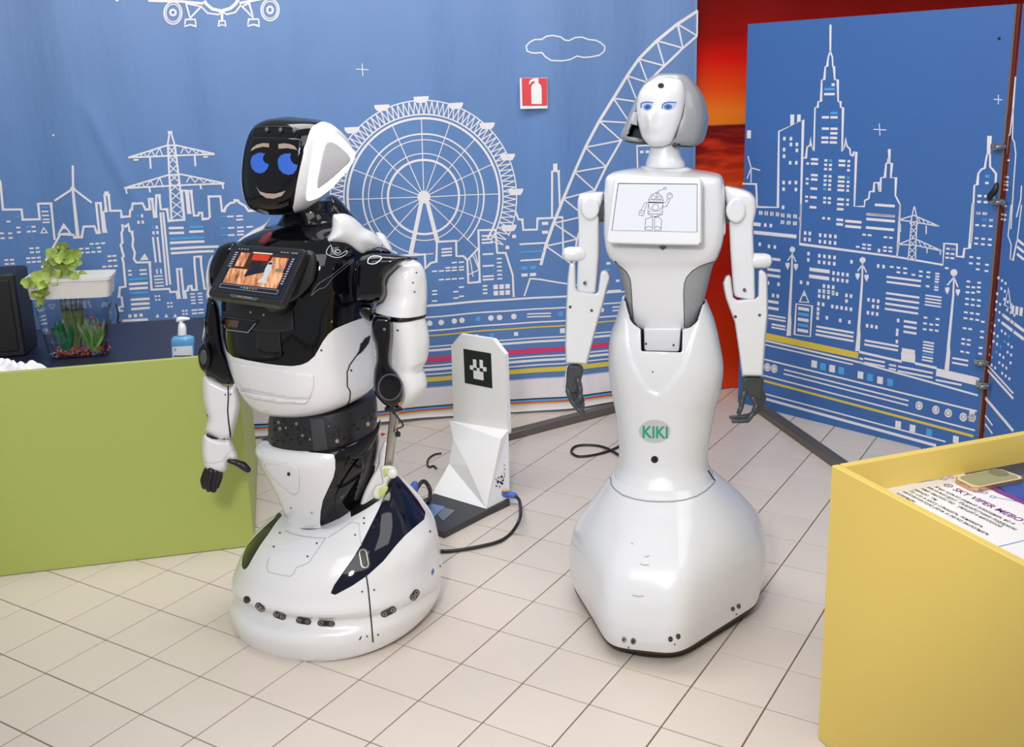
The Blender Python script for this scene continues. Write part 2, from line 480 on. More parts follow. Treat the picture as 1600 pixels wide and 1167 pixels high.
# ---------------------------------------------------------------- printed banners
class Plane:
    """vertical printed sheet through A with horizontal direction d; wave(s,z) is its relief"""
    def __init__(s, A, d, wave=lambda s, z: 0.):
        s.A = np.array(A, float); s.d = np.array(d, float)/np.hypot(*d); s.n = np.array([s.d[1], -s.d[0]]); s.wave = wave
        if s.n @ s.A > 0: s.n = -s.n
    def sz(s, u, v):
        r = ray(u, v); k = (s.A @ s.n)/(r[:2] @ s.n); p = r*k
        return ((p[:2]-s.A) @ s.d, p[2]+HC)
    def pt(s, a, z, off=0.):
        w = s.wave(a, z)+off; q = s.A+s.d*a+s.n*w; return (q[0], q[1], z)
    def ds(s, u, v, dx):
        a, z = s.sz(u, v); e = .01; p0 = pj(np.array(s.pt(a, z))); p1 = pj(np.array(s.pt(a+e, z))); return dx*e/(p1[0]-p0[0])
    def dz(s, u, v, dy):
        a, z = s.sz(u, v); e = .01; p0 = pj(np.array(s.pt(a, z))); p1 = pj(np.array(s.pt(a, z+e))); return -dy*e/(p1[1]-p0[1])
class Print:
    def __init__(s, pl, off=.0015, step=.025): s.pl = pl; s.off = off; s.step = step; s.parts = {}
    def _add(s, col, V2, F): s.parts.setdefault(col, []).append(([s.pl.pt(a, z, s.off) for a, z in V2], [q if s._o(V2, q) else tuple(reversed(q)) for q in F]))
    def _o(s, V, q):
        a, b, c = V[q[0]], V[q[1]], V[q[2]]; return (b[0]-a[0])*(c[1]-a[1])-(b[1]-a[1])*(c[0]-a[0]) > 0
    def line(s, c, pts, w=3.6, col='w', closed=False):
        P = [s.pl.sz(u, v) for u, v in px(c, pts)]; wm = w*.0026
        V, F = line2(subdiv_line(P, s.step, closed), wm, closed); s._add(col, V, F)
    def seg(s, c, x0, y0, x1, y1, w=3.6, col='w'): s.line(c, [(x0, y0), (x1, y1)], w, col)
    def poly(s, c, pts, col='w'):
        P = [s.pl.sz(u, v) for u, v in px(c, pts)]; V, F = fill(P, s.step); s._add(col, V, F)
    def rect(s, c, x, y, w, h, col='w'):
        """plane-aligned bar, crop pixels, x,y = top left"""
        (u, v), = px(c, [(x, y)]); k = CR[c][2]; a, z = s.pl.sz(u, v); W = s.pl.ds(u, v, w/k); H = s.pl.dz(u, v, h/k)
        n = max(1, int(W/s.step)); V = []; F = []
        for i in range(n+1): V += [(a+W*i/n, z), (a+W*i/n, z-H)]
        for i in range(n): F.append((2*i, 2*i+1, 2*i+3, 2*i+2))
        s._add(col, V, F)
    def grid(s, c, x, y, nx, ny, dx, dy, w, h, col='w', blue=(), skip=()):
        (u, v), = px(c, [(x, y)]); k = CR[c][2]; a, z = s.pl.sz(u, v)
        W = s.pl.ds(u, v, w/k); H = s.pl.dz(u, v, h/k); DX = s.pl.ds(u, v, dx/k); DY = s.pl.dz(u, v, dy/k)
        for j in range(ny):
            for i in range(nx):
                if (i, j) in skip: continue
                A, Z = a+DX*i, z-DY*j
                s._add('b' if (i, j) in blue else col, [(A, Z), (A, Z-H), (A+W, Z-H), (A+W, Z)], [(0, 1, 2, 3)])
    def disc(s, c, x, y, r, col='w', n=16): s.poly(c, circ(x, y, r, n), col)
    def build(s, parent, cols, name='printed_drawing'):
        i = 0
        for col, ps in s.parts.items():
            V, F = join(*ps); o = link(cols[col][0], V, F, cols[col][1], parent=parent, smooth=0); o['kind'] = 'stuff'
pw = mat('print_white', 'E3E0E4', .75); pb = mat('print_light_blue', '4FA0DC', .75); pye = mat('print_yellow', 'D8BE48', .75)
pm = mat('print_magenta', 'D03868', .75); pbl = mat('print_blue', '5480BE', .75); pk = mat('print_black', '22242E', .8); pr_ = mat('print_red', 'D63A34', .75)
PC = dict(w=('printed_white_lines', pw), b=('printed_light_blue_marks', pb), y=('printed_yellow_stripes', pye), m=('printed_magenta_stripe', pm),
          l=('printed_blue_ground', pbl), k=('printed_black_stripe', pk), r=('printed_red_stripe', pr_), p=('printed_pictogram', pw))
WR = [0, 1.4, 0]
def wave(s, z):
    f_ = .5+.5*math.tanh((z-.3)*1.5)
    w = .011*math.sin(s*9.3+.6*math.sin(z*1.7))+.005*math.sin(s*21+1.3+z*.8)+.004*math.sin(s*3.1+2)
    w += .010*math.exp(-((s-WR[0]-WR[2]*(z-WR[1]))/.03)**2)*math.exp(-((z-WR[1])/.22)**4)
    hem = math.exp(-(z/.14)**2)*.03*math.sin(s*5.0+.4)
    return w*(.5+.5*f_)+hem
bn = Plane((-1.193, 4.50), (1.659, .345), wave)
_a, _b = bn.sz(148, 190), bn.sz(198, 290); WR[:] = [(_a[0]+_b[0])/2, (_a[1]+_b[1])/2, (_b[0]-_a[0])/(_b[1]-_a[1])]
sR = bn.sz(1087, 100)[0]
zb = bn.sz(703, 602)[1]
# cloth material: blue print above, white hem below
bm = bpy.data.materials.new('banner_cloth'); bm.use_nodes = True; nt = bm.node_tree; b_ = nt.nodes['Principled BSDF']; b_.inputs['Roughness'].default_value = .62
b_.inputs['Specular IOR Level'].default_value = .25
tc = nt.nodes.new('ShaderNodeTexCoord'); sp = nt.nodes.new('ShaderNodeSeparateXYZ'); nt.links.new(tc.outputs['Object'], sp.inputs[0])
rp = nt.nodes.new('ShaderNodeValToRGB'); mr = nt.nodes.new('ShaderNodeMapRange'); mr.inputs[1].default_value = 0; mr.inputs[2].default_value = 2.5
nt.links.new(sp.outputs['Z'], mr.inputs[0]); nt.links.new(mr.outputs[0], rp.inputs[0])
e = rp.color_ramp.elements; e[0].position = 0; e[0].color = (*srgb('E2DCE0'), 1); e[1].position = 1; e[1].color = (*srgb('7A93BE'), 1)
q = e.new(zb/2.5-.0005); q.color = (*srgb('E2DCE0'), 1); q = e.new(zb/2.5+.0005); q.color = (*srgb('567BB2'), 1); q = e.new(.5); q.color = (*srgb('5F83B7'), 1)  # blue pales upward: part print, part flash haze put into the colour
nn = nt.nodes.new('ShaderNodeTexNoise'); nn.inputs['Scale'].default_value = 2.5; nt.links.new(tc.outputs['Object'], nn.inputs['Vector'])
mr2 = nt.nodes.new('ShaderNodeMapRange'); mr2.inputs[3].default_value = .93; mr2.inputs[4].default_value = 1.07; nt.links.new(nn.outputs['Fac'], mr2.inputs[0])
vm = nt.nodes.new('ShaderNodeVectorMath'); vm.operation = 'SCALE'; nt.links.new(rp.outputs[0], vm.inputs[0]); nt.links.new(mr2.outputs[0], vm.inputs['Scale'])
nt.links.new(vm.outputs[0], b_.inputs['Base Color'])
nb2 = nt.nodes.new('ShaderNodeTexNoise'); nb2.inputs['Scale'].default_value = 5; nb2.inputs['Detail'].default_value = 5
mp_ = nt.nodes.new('ShaderNodeMapping'); mp_.inputs['Scale'].default_value = (1.4, 1.4, .35); nt.links.new(tc.outputs['Object'], mp_.inputs[0]); nt.links.new(mp_.outputs[0], nb2.inputs['Vector'])
bp = nt.nodes.new('ShaderNodeBump'); bp.inputs['Strength'].default_value = .6; bp.inputs['Distance'].default_value = .02
nt.links.new(nb2.outputs['Fac'], bp.inputs['Height']); nt.links.new(bp.outputs[0], b_.inputs['Normal'])
MATS['banner_cloth'] = bm
def sheet(pl, s0, s1, z0, z1, ns, nz, th=.002, hem=lambda s: 0.):
    V = []; F = []
    for k in (0, 1):
        for j in range(nz+1):
            for i in range(ns+1):
                s = s0+(s1-s0)*i/ns; zl = z0+hem(s); z = zl+(z1-zl)*j/nz; V.append(pl.pt(s, z, -th*k))
    n = (ns+1)*(nz+1)
    for j in range(nz):
        for i in range(ns):
            a = j*(ns+1)+i; F.append((a, a+1, a+ns+2, a+ns+1)); F.append(tuple(n+x for x in (a+ns+1, a+ns+2, a+1, a)))
    for j in range(nz):
        for a in (j*(ns+1), j*(ns+1)+ns): F.append((a, a+ns+1, n+a+ns+1, n+a))
    for i in range(ns):
        for a in (i, nz*(ns+1)+i): F.append((a, a+1, n+a+1, n+a))
    return V, F
banner = thing('city_banner', 'large blue fabric banner with printed white ferris wheel, towers and plane behind both robots', 'banner', tuple(bn.pt(.4, 0)))
base_b = np.array(banner['base'])
V, F = sheet(bn, -2.4, sR, .004, 2.75, 300, 130, hem=lambda s: .012+.006*math.sin(s*4))
# cloth object coordinates: Z from floor because the base is on the floor
link('cloth', V, F, bm, parent=banner, smooth=180)
p = Print(bn)
# left skyline
p.line('J', [(-60, 100), (0, 215), (15, 380), (128, 380), (135, 442), (238, 440), (228, 345), (308, 343), (330, 565)])
p.line('J', [(250, 735), (365, 530), (450, 532), (452, 547), (500, 545), (512, 480), (578, 478), (592, 520), (607, 520), (588, 337), (614, 337), (632, 515), (645, 515), (630, 392), (648, 388), (638, 288), (662, 288), (672, 385), (737, 385), (740, 423), (790, 420), (792, 382), (802, 380), (808, 342), (868, 340), (885, 378), (912, 376), (905, 312), (925, 312), (938, 428), (948, 425), (950, 290), (968, 290), (978, 378), (1015, 376), (1025, 448), (1120, 442), (1103, 265), (1130, 265), (1143, 405), (1153, 405), (1140, 265), (1160, 265), (1178, 418), (1205, 416), (1208, 400), (1228, 400), (1230, 438), (1265, 435), (1275, 425), (1268, 300), (1340, 297), (1350, 390), (1362, 390), (1375, 360), (1400, 338), (1425, 333), (1425, 322), (1450, 322), (1452, 333), (1490, 355), (1510, 385), (1580, 383)])
p.rect('J', 635, 268, 28, 22)
p.poly('J', [(437, 250), (453, 250), (488, 545), (464, 547)]); p.disc('J', 446, 250, 15)
p.seg('J', 446, 110, 448, 245, 3.6); p.seg('J', 440, 255, 330, 326, 3.4); p.seg('J', 455, 255, 562, 335, 3.4)
p.line('J', [(355, 530), (388, 470), (430, 524)], closed=True); p.poly('J', [(370, 500), (388, 465), (408, 496)])
p.line('J', [(247, 523), (262, 492), (284, 521)], 2.2, closed=True)
p.line('J', [(752, 990), (728, 992), (726, 970), (748, 966), (742, 910), (725, 908), (730, 850), (765, 845), (752, 700), (745, 672), (753, 660), (742, 620), (735, 590), (745, 580), (740, 520), (748, 500), (745, 470), (762, 483), (782, 468), (788, 510), (803, 512), (810, 560), (806, 600), (820, 640), (815, 680), (830, 700), (910, 698), (922, 865), (1030, 860), (1035, 880), (1075, 878), (1080, 920), (1090, 918), (1076, 740), (1100, 740), (1118, 920), (1128, 918), (1125, 875), (1140, 872), (1145, 845), (1160, 843), (1168, 870), (1195, 868), (1182, 720), (1180, 668), (1220, 666), (1222, 720), (1242, 862), (1300, 858)])
for q in ((975, 395, 1015, 840), (992, 395, 1035, 835), (930, 545, 948, 700), (958, 545, 975, 700)): p.seg('J', *q, 3.4)
for x0, y0, x1, y1, c in ((1025, 492, 1115, 491, 'w'), (1028, 523, 1118, 521, 'w'), (1148, 488, 1236, 485, 'b'), (1148, 516, 1237, 512, 'w'), (1030, 558, 1240, 550, 'b'), (1033, 582, 1242, 574, 'w'), (1035, 618, 1330, 603, 'w'), (1038, 645, 1300, 632, 'w'), (785, 804, 895, 797, 'b'), (785, 832, 900, 825, 'w'), (787, 860, 900, 853, 'w'), (792, 887, 902, 881, 'b'), (795, 926, 910, 920, 'w'), (797, 954, 910, 948, 'w'), (798, 983, 912, 975, 'w'), (745, 1052, 900, 1046, 'w'), (30, 800, 205, 785, 'w'), (120, 920, 155, 920, 'w'), (120, 948, 160, 948, 'w'), (115, 848, 150, 845, 'w')): p.seg('J', x0, y0, x1, y1, 4.2, c)
p.poly('J', [(850, 687), (880, 643), (905, 684)])
for x in (945, 998, 1052): p.poly('J', [(x, 1035), (x+13, 1010), (x+25, 1033)])
p.grid('J', 245, 365, 1, 4, 30, 24, 42, 9, blue=((0, 0),)); p.grid('J', 255, 455, 1, 1, 1, 1, 44, 9)
for x, y, nx, ny, dx, dy in ((95, 485, 1, 2, 0, 28), (155, 482, 2, 2, 32, 28), (-5, 520, 1, 2, 0, 30), (45, 520, 1, 2, 0, 28), (175, 612, 2, 2, 36, 24), (22, 683, 2, 2, 34, 24), (155, 672, 3, 2, 32, 24), (483, 610, 2, 2, 36, 24), (548, 580, 3, 1, 34, 24), (555, 605, 2, 2, 36, 24), (655, 655, 2, 2, 30, 28), (625, 718, 3, 1, 34, 24), (35, 448, 1, 1, 0, 0)):
    p.grid('J', x, y, nx, ny, dx, dy, 25, 11, blue=((0, 0),) if x in (155, 555) and y < 610 else ())
p.grid('J', 90, 422, 1, 1, 0, 0, 26, 10, 'b'); p.grid('J', 48, 757, 3, 1, 36, 0, 20, 20)
p.grid('J', 830, 408, 2, 2, 26, 38, 14, 20, blue=((0, 0),)); p.grid('J', 922, 478, 2, 2, 24, 32, 14, 20, blue=((0, 0),))
p.grid('J', 778, 745, 1, 2, 0, 24, 22, 11); p.grid('J', 847, 742, 1, 2, 0, 24, 44, 11); p.grid('J', 948, 740, 2, 1, 24, 0, 10, 30)
p.grid('J', 935, 780, 1, 4, 0, 20, 55, 9); p.grid('J', 780, 1015, 3, 1, 34, 0, 20, 20)
p.grid('J', 940, 900, 2, 2, 20, 22, 13, 11); p.grid('J', 1014, 942, 2, 2, 20, 22, 14, 11); p.grid('J', 1155, 890, 2, 4, 45, 19, 28, 9)
p.grid('J', 1105, 990, 2, 2, 20, 20, 14, 11); p.grid('J', 1163, 988, 2, 2, 40, 20, 34, 10)
p.grid('J', 1335, 418, 1, 1, 0, 0, 38, 10, 'b'); p.grid('J', 1380, 415, 2, 1, 56, 0, 40, 10); p.grid('J', 1436, 434, 1, 1, 0, 0, 42, 10)
p.grid('J', 1335, 487, 1, 2, 0, 42, 38, 10, 'b'); p.grid('J', 1385, 484, 3, 1, 56, 0, 40, 10); p.grid('J', 1385, 528, 2, 1, 56, 0, 42, 10); p.grid('J', 1441, 505, 1, 1, 0, 0, 42, 10)
# large pylon
for a in ((1020, -5, 1042, 440), (1062, -5, 1118, 438)): p.seg('J', *a, 3.2)
p.line('I', [(1030, 800), (1018, 885)], 2.6); p.line('I', [(1036, 800), (1062, 885)], 2.6); p.rect('I', 1018, 797, 28, 14)
p.line('I', [(780, 957), (1015, 884), (1070, 884), (1305, 935)], 2.8); p.seg('I', 780, 957, 1305, 937, 2.8)
p.line('J', [(755, 248), (1020, 170), (1100, 166), (1365, 218)], 2.8); p.seg('J', 755, 248, 1365, 220, 2.8)
zz = []
for k in range(9):
    y = -5+k*55; f_ = (y+5)/445; l, r = 1020+22*f_, 1062+56*f_; zz.append((l, r, y))
for a, b in zip(zz[:-1], zz[1:]): p.seg('J', a[0], a[2], b[1], b[2], 1.8); p.seg('J', a[1], a[2], b[0], b[2], 1.8)
for (c, xs, xe, yt, yb, xm, ym) in (('I', 780, 1018, 957, 0, 1015, 884), ('I', 1305, 1070, 936, 0, 1070, 884), ('J', 755, 1025, 248, 0, 1020, 170), ('J', 1365, 1100, 219, 0, 1100, 166)):
    for k in range(1, 5):
        f_ = k/5; xa = xs+(xe-xs)*f_; ya = yt+(ym-yt)*f_; xb = xs+(xe-xs)*(f_-.12); p.seg(c, xa, ya, xb, yt-4*f_, 1.8); p.seg(c, xa, ya, xs+(xe-xs)*(f_+.08), yt-4*f_, 1.8)
for c, x, y, l in (('I', 912, 955, 70), ('I', 1182, 945, 66), ('J', 768, 248, 34), ('J', 908, 244, 30), ('J', 1217, 230, 26), ('J', 1353, 222, 30)): p.seg(c, x, y, x+5, y+l, 3)
p.rect('I', 812, 966, 30, 11); p.rect('I', 1235, 949, 28, 10)
# plane
for r, w in ((54, 2.4), (43, 1.8), (17, 3.2)): p.line('I', circ(1050, 78 if r > 20 else 75, r, 28, r*1.25 if r > 20 else r), w, closed=True)
for r, w in ((54, 2.4), (43, 1.8), (17, 3.2)): p.line('P', circ(422, 16, r/3.89, 28, r/3.89*1.2), w, closed=True)
p.line('I', [(900, 3), (1100, 8), (1238, 22)], 4); p.line('I', [(1455, 20), (1620, -10)], 4)
p.line('I', [(1242, 5), (1255, 25), (1290, 55), (1345, 68), (1400, 52), (1432, 25), (1450, -5)], 5)
p.line('I', [(1228, 45), (1262, 80), (1330, 90), (1342, 78), (1362, 78), (1378, 88), (1430, 76), (1465, 30)], 2.6); p.disc('I', 1345, 72, 14)
for x in (1350,): p.seg('I', x, 75, x, 122, 4); p.line('I', [(x-20, 160), (x-18, 128), (x+18, 128), (x+22, 160), (x, 150)], 2.4, closed=True)
for x in (1155, 1540): p.line('I', [(x-25, 20), (x, 110), (x+68 if x < 1300 else x-68, 40)], 3, closed=True); p.line('I', [(x-34, 160), (x-28, 118), (x+32, 118), (x+36, 160), (x, 150)], 2.6, closed=True)
p.disc('I', 325, 822, 7); p.disc('I', 715, 2, 10)
# ferris wheel
cx, cy = 540, 592
def arc(r, w, f0=.965, a0=0, a1=360):
    pts = [(cx+r*f0*math.cos(math.radians(a)), cy-r*math.sin(math.radians(a))) for a in range(a0, a1+1, 4)]
    run = []
    for q in pts+[None]:
        ok = q and q[1] < (828 if q[0] > 608 else 895)
        if ok: run.append(q)
        else:
            if len(run) > 1: p.line('K', run, w)
            run = []
for r, w in ((503, 2.2), (430, 2.6), (410, 4), (328, 2.8), (298, 1.8), (226, 1.8), (193, 4)): arc(r, w)
for k in range(16):
    a = math.radians(k*22.5+2); q = (cx+415*.965*math.cos(a), cy-415*math.sin(a))
    if q[1] < 900: p.seg('K', cx, cy, *q, 1.6)
for k in range(-16, 60):
    a, b = math.radians(k*3.6), math.radians(k*3.6+2.2)
    A = (cx+432*.965*math.cos(a), cy-432*math.sin(a)); B = (cx+500*.965*math.cos(b), cy-500*math.sin(b)); C2 = (cx+432*.965*math.cos(a+.063), cy-432*math.sin(a+.063))
    if max(A[1], B[1]) < 870: p.seg('K', *A, *B, 1.9); p.seg('K', *B, *C2, 1.9)
p.disc('K', cx, cy, 33, n=24)
p.poly('K', [(518, 610), (538, 615), (482, 895), (460, 890)]); p.poly('K', [(546, 615), (565, 608), (622, 825), (600, 828)])
for x, y in ((525, 85), (322, 128), (708, 118), (872, 222), (978, 385), (1020, 567), (985, 755), (167, 245)):
    p.poly('K', [(x-40, y-14), (x+40, y-18), (x+38, y-2), (x+26, y+16), (x-22, y+18), (x-36, y+4)])
p.line('K', [(380, 900), (490, 895), (545, 890), (548, 965), (575, 935), (605, 928), (608, 825), (710, 822), (712, 902), (750, 903), (770, 925), (775, 1043), (835, 1038), (828, 768), (915, 765), (925, 885), (968, 885), (1005, 1000), (1010, 1115)])
p.seg('K', 560, 1157, 1340, 1103, 3.6); p.line('K', [(1065, 1110), (1095, 1018), (1150, 1022), (1334, 1050)], 3)
p.line('K', [(770, 925), (830, 860)]); p.line('K', [(775, 1000), (832, 975), (800, 900)], 2); p.seg('K', 785, 920, 800, 1010, 2); p.seg('K', 812, 890, 832, 970, 2)
p.line('K', [(1018, 665), (1035, 710), (1055, 710), (1060, 765), (1130, 762), (1132, 705), (1205, 700), (1205, 458), (1238, 456), (1245, 640)])
p.rect('K', 1210, 418, 22, 38); p.line('K', [(1235, 695), (1258, 695), (1262, 870), (1300, 872)], 2.8)
for x0, y0, x1, y1, c in ((1040, 840, 1180, 830, 'w'), (1040, 882, 1165, 873, 'b'), (1045, 925, 1150, 917, 'w'), (845, 798, 900, 795, 'w'), (845, 817, 900, 813, 'w'), (845, 835, 902, 831, 'w'), (850, 894, 905, 890, 'w'), (850, 955, 908, 951, 'w'), (850, 1010, 908, 1005, 'w'), (850, 1027, 908, 1022, 'w'), (632, 864, 688, 861, 'w'), (632, 881, 688, 878, 'w'), (632, 898, 688, 895, 'w')): p.seg('K', x0, y0, x1, y1, 3.2, c)
for y, xs in ((980, (582, 618, 652, 686, 724)), (940, (686, 724)), (965, (686, 652, 724)), (1025, (618, 652, 686, 724)), (1082, (582,)), (1100, (582,)), (1135, (582,)), (1092, (694,)), (1070, (724,)), (1125, (694,)), (1118, (724,))):
    for x in xs: p.rect('K', x, y-5-(x-580)*.03, 27, 8)
p.grid('K', 905, 1052, 3, 2, 31, 32, 24, 24); p.grid('K', 922, 912, 1, 6, 0, 21, 26, 8); p.grid('K', 850, 1055, 1, 3, 0, 19, 24, 9)
p.rect('K', 1002, 790, 20, 18); p.rect('K', 967, 848, 20, 18); p.rect('K', 1155, 722, 32, 16); p.rect('K', 1155, 768, 32, 16)
p.grid('K', 1050, 955, 2, 1, 44, 0, 32, 18, 'b'); p.grid('K', 1050, 993, 2, 1, 44, 0, 32, 16)
# curved lattice tower
o_ = [(1127, 62), (1010, 138), (900, 232), (800, 335), (730, 432), (650, 560), (570, 690), (490, 840), (425, 980), (360, 1130), (305, 1270), (262, 1400), (236, 1510)]
i_ = [(1122, 205), (1040, 275), (940, 375), (850, 470), (790, 580), (745, 700), (695, 800), (610, 950), (545, 1085), (485, 1230), (440, 1360), (420, 1510)]
p.line('L', o_, 5.5); p.line('L', i_[:1]+i_[1:], 4.2)
for k in range(len(i_)-1):
    if k+1 < len(o_): p.seg('L', *o_[k+1], *i_[k], 2.8) if k else None; p.seg('L', *o_[k+1], *i_[k+1], 2.8)
p.seg('L', 1010, 138, 1122, 205, 2.8); p.seg('L', 1015, 145, 1040, 275, 2.8)
p.seg('L', 1124, 62, 1122, 205, 3)
p.line('L', [(160, 290), (155, 262), (175, 240), (200, 226), (240, 225), (265, 208), (300, 203), (345, 212), (370, 230), (395, 232), (430, 215), (470, 212), (505, 225), (550, 230), (578, 245), (600, 265), (597, 292), (570, 315), (520, 325), (480, 328), (440, 320), (400, 340), (350, 348), (290, 345), (260, 325), (240, 300), (205, 303), (180, 300)], 2.4, closed=True)
p.seg('P', 557, 108, 576, 109, 1.4); p.seg('P', 566, 99, 567, 119, 1.4)
p.line('D', [(600, 515), (512, 520), (515, 660)], 3); p.grid('D', 530, 548, 3, 1, 32, 0, 20, 16); p.grid('D', 535, 640, 1, 1, 0, 0, 20, 16)
p.line('D', [(0, 940), (65, 938), (72, 1135), (150, 1135)], 2.6)
p.grid('E', 330, 150, 1, 1, 0, 0, 24, 14); p.grid('E', 320, 190, 1, 1, 0, 0, 30, 12, 'b'); p.grid('E', 385, 252, 1, 1, 0, 0, 22, 14); p.grid('E', 336, 315, 1, 1, 0, 0, 80, 10); p.grid('E', 365, 410, 1, 2, 0, 20, 60, 9)
# lower stripes run the whole width
def stripe(x, y, hgt, col, s0=-2.38, s1=None, c='O'):
    (u, v), = px(c, [(x, y)]); z = bn.sz(u, v)[1]; H = bn.dz(u, v, hgt/CR[c][2]); s1 = sR-.01 if s1 is None else s1
    n = 90; V = []; F = []
    for i in range(n+1): a = s0+(s1-s0)*i/n; V += [(a, z), (a, z-H)]
    for i in range(n): F.append((2*i, 2*i+1, 2*i+3, 2*i+2))
    p._add(col, V, F)
for y, h_, c in ((62, 9, 'w'), (130, 9, 'w'), (212, 9, 'w'), (243, 9, 'y'), (310, 8, 'w'), (330, 14, 'w'), (378, 30, 'm'), (425, 9, 'w'), (446, 15, 'w'), (478, 8, 'w'), (500, 28, 'y'), (682, 8, 'k'), (690, 12, 'b'), (702, 9, 'r'), (711, 7, 'y')):
    stripe(300, y, h_, c)
for x, y in ((276, 173), (346, 168), (427, 161), (475, 158), (652, 146), (704, 142), (790, 135)): p.disc('O', x, y, 17)
for x, y in ((575, 152), (1068, 117)): p.disc('O', x, y, 16, 'b')
p.disc('E', 303, 430, 14); p.disc('E', 55, 450, 16, 'b'); p.rect('E', 52, 535, 28, 28)
p.seg('O', 870, 120, 1012, 112, 2.6); p.seg('O', 870, 138, 1012, 130, 2.6)
p.rect('O', 1068, 205, 28, 28); p.rect('O', 790, 230, 26, 24); p.rect('O', 642, 240, 30, 24, 'b'); p.rect('O', 540, 248, 34, 10)
p.build(banner, PC)
# fire extinguisher sign fixed on the banner
sg = thing('fire_extinguisher_sign', 'small square red sign with a white fire extinguisher, fixed on the blue banner', 'sign', tuple(bn.pt(*bn.sz(832, 146), off=.012)))
def onbn(pts, c, off): return [bn.pt(*bn.sz(u, v), off=0)[0:3] for u, v in px(c, pts)], off
def flat(pl, c, pts, off, t):
    n3 = np.array([pl.n[0], pl.n[1], 0]); w0 = pl.wave(*pl.sz(*px(c, pts)[0]))
    P = []
    for u, v in px(c, pts):
        a, z = pl.sz(u, v); q = pl.A+pl.d*a+pl.n*off; P.append((q[0], q[1], z))
    return plate(P, n3, t)
red = mat('sign_red', 'D8474C', .4); swh = mat('sign_white', 'EDEBEC', .45)
link('sign_plate', *flat(bn, 'L', [(110, 445), (266, 443), (267, 617), (113, 620)], .028, .003), swh, parent=sg, smooth=0)
link('red_field', *flat(bn, 'L', [(120, 446), (265, 445), (265, 602), (124, 603)], .0288, .0008), red, parent=sg, smooth=0)
ext = join(flat(bn, 'L', [(176, 592), (174, 500), (180, 482), (195, 472), (215, 474), (228, 484), (233, 505), (234, 592)], .0296, .0008),
           flat(bn, 'L', [(194, 474), (192, 462), (176, 466), (166, 482), (160, 474), (168, 458), (185, 448), (205, 445), (216, 450), (214, 474)], .0296, .0008))
link('extinguisher_symbol', *ext, swh, parent=sg, smooth=0)

# red sunset banner behind
rb = Plane((.641, 4.985), (.522, .081), lambda s, z: .008*math.sin(s*7+z)+.004*math.sin(s*17+2))
rm = bpy.data.materials.new('sunset_cloth'); rm.use_nodes = True; nt = rm.node_tree; b_ = nt.nodes['Principled BSDF']; b_.inputs['Roughness'].default_value = .6; b_.inputs['Specular IOR Level'].default_value = .15
tc = nt.nodes.new('ShaderNodeTexCoord'); sp = nt.nodes.new('ShaderNodeSeparateXYZ'); nt.links.new(tc.outputs['Object'], sp.inputs[0])
mr = nt.nodes.new('ShaderNodeMapRange'); mr.inputs[1].default_value = 0; mr.inputs[2].default_value = 2.5; nt.links.new(sp.outputs['Z'], mr.inputs[0])
rp = nt.nodes.new('ShaderNodeValToRGB'); nt.links.new(mr.outputs[0], rp.inputs[0]); cr_ = rp.color_ramp
def rz(v): return rb.sz(1130, v)[1]/2.5
sts = [(615, 'D83A10'), (560, 'D03408'), (420, 'B01A06'), (330, 'B42408'), (295, 'D85A1E'), (275, 'CE3C18'), (235, '8E1210'), (196, '5E0E14'), (194, 'E8791E'), (175, 'EC7A20'), (140, 'E64A12'), (95, 'D81404'), (55, '940802'), (0, '780602')]
while len(cr_.elements) > 1: cr_.elements.remove(cr_.elements[0])
cr_.elements[0].position = 0; cr_.elements[0].color = (*srgb(sts[0][1]), 1)
for v, c in sts: q = cr_.elements.new(rz(v)); q.color = (*srgb(c), 1)
ns_ = nt.nodes.new('ShaderNodeTexNoise'); ns_.inputs['Scale'].default_value = 5; ns_.inputs['Detail'].default_value = 5
mpn = nt.nodes.new('ShaderNodeMapping'); mpn.inputs['Scale'].default_value = (1, 1, 4.5); nt.links.new(tc.outputs['Object'], mpn.inputs[0]); nt.links.new(mpn.outputs[0], ns_.inputs['Vector'])
# streaks only in the printed sea (between the horizon and the lower glow)
r2 = nt.nodes.new('ShaderNodeValToRGB'); nt.links.new(ns_.outputs['Fac'], r2.inputs[0]); r2.color_ramp.elements[0].position = .45; r2.color_ramp.elements[0].color = (.0, .0, .0, 1); r2.color_ramp.elements[1].position = .68; r2.color_ramp.elements[1].color = (*srgb('E84A18'), 1)
band = nt.nodes.new('ShaderNodeValToRGB'); nt.links.new(mr.outputs[0], band.inputs[0]); be = band.color_ramp.elements
be[0].position = 0; be[0].color = (0, 0, 0, 1); be[1].position = rz(197); be[1].color = (0, 0, 0, 1)
for v, k in ((330, 0), (300, .35), (270, .6), (215, .55), (199, .1)): q = be.new(rz(v)); q.color = (k, k, k, 1)
mx = nt.nodes.new('ShaderNodeMix'); mx.data_type = 'RGBA'; mx.blend_type = 'ADD'; nt.links.new(band.outputs[0], mx.inputs[0]); nt.links.new(rp.outputs[0], mx.inputs[6]); nt.links.new(r2.outputs[0], mx.inputs[7])
nt.links.new(mx.outputs[2], b_.inputs['Base Color'])
V, F = sheet(rb, -.25, 3.2, .004, 2.75, 80, 20)
o = link('sunset_banner', V, F, rm, root=(rb.pt(.5, 0)[0], rb.pt(.5, 0)[1], 0), smooth=180); tag(o, 'red and orange sunset print banner hanging behind the blue panel on the right', 'banner')

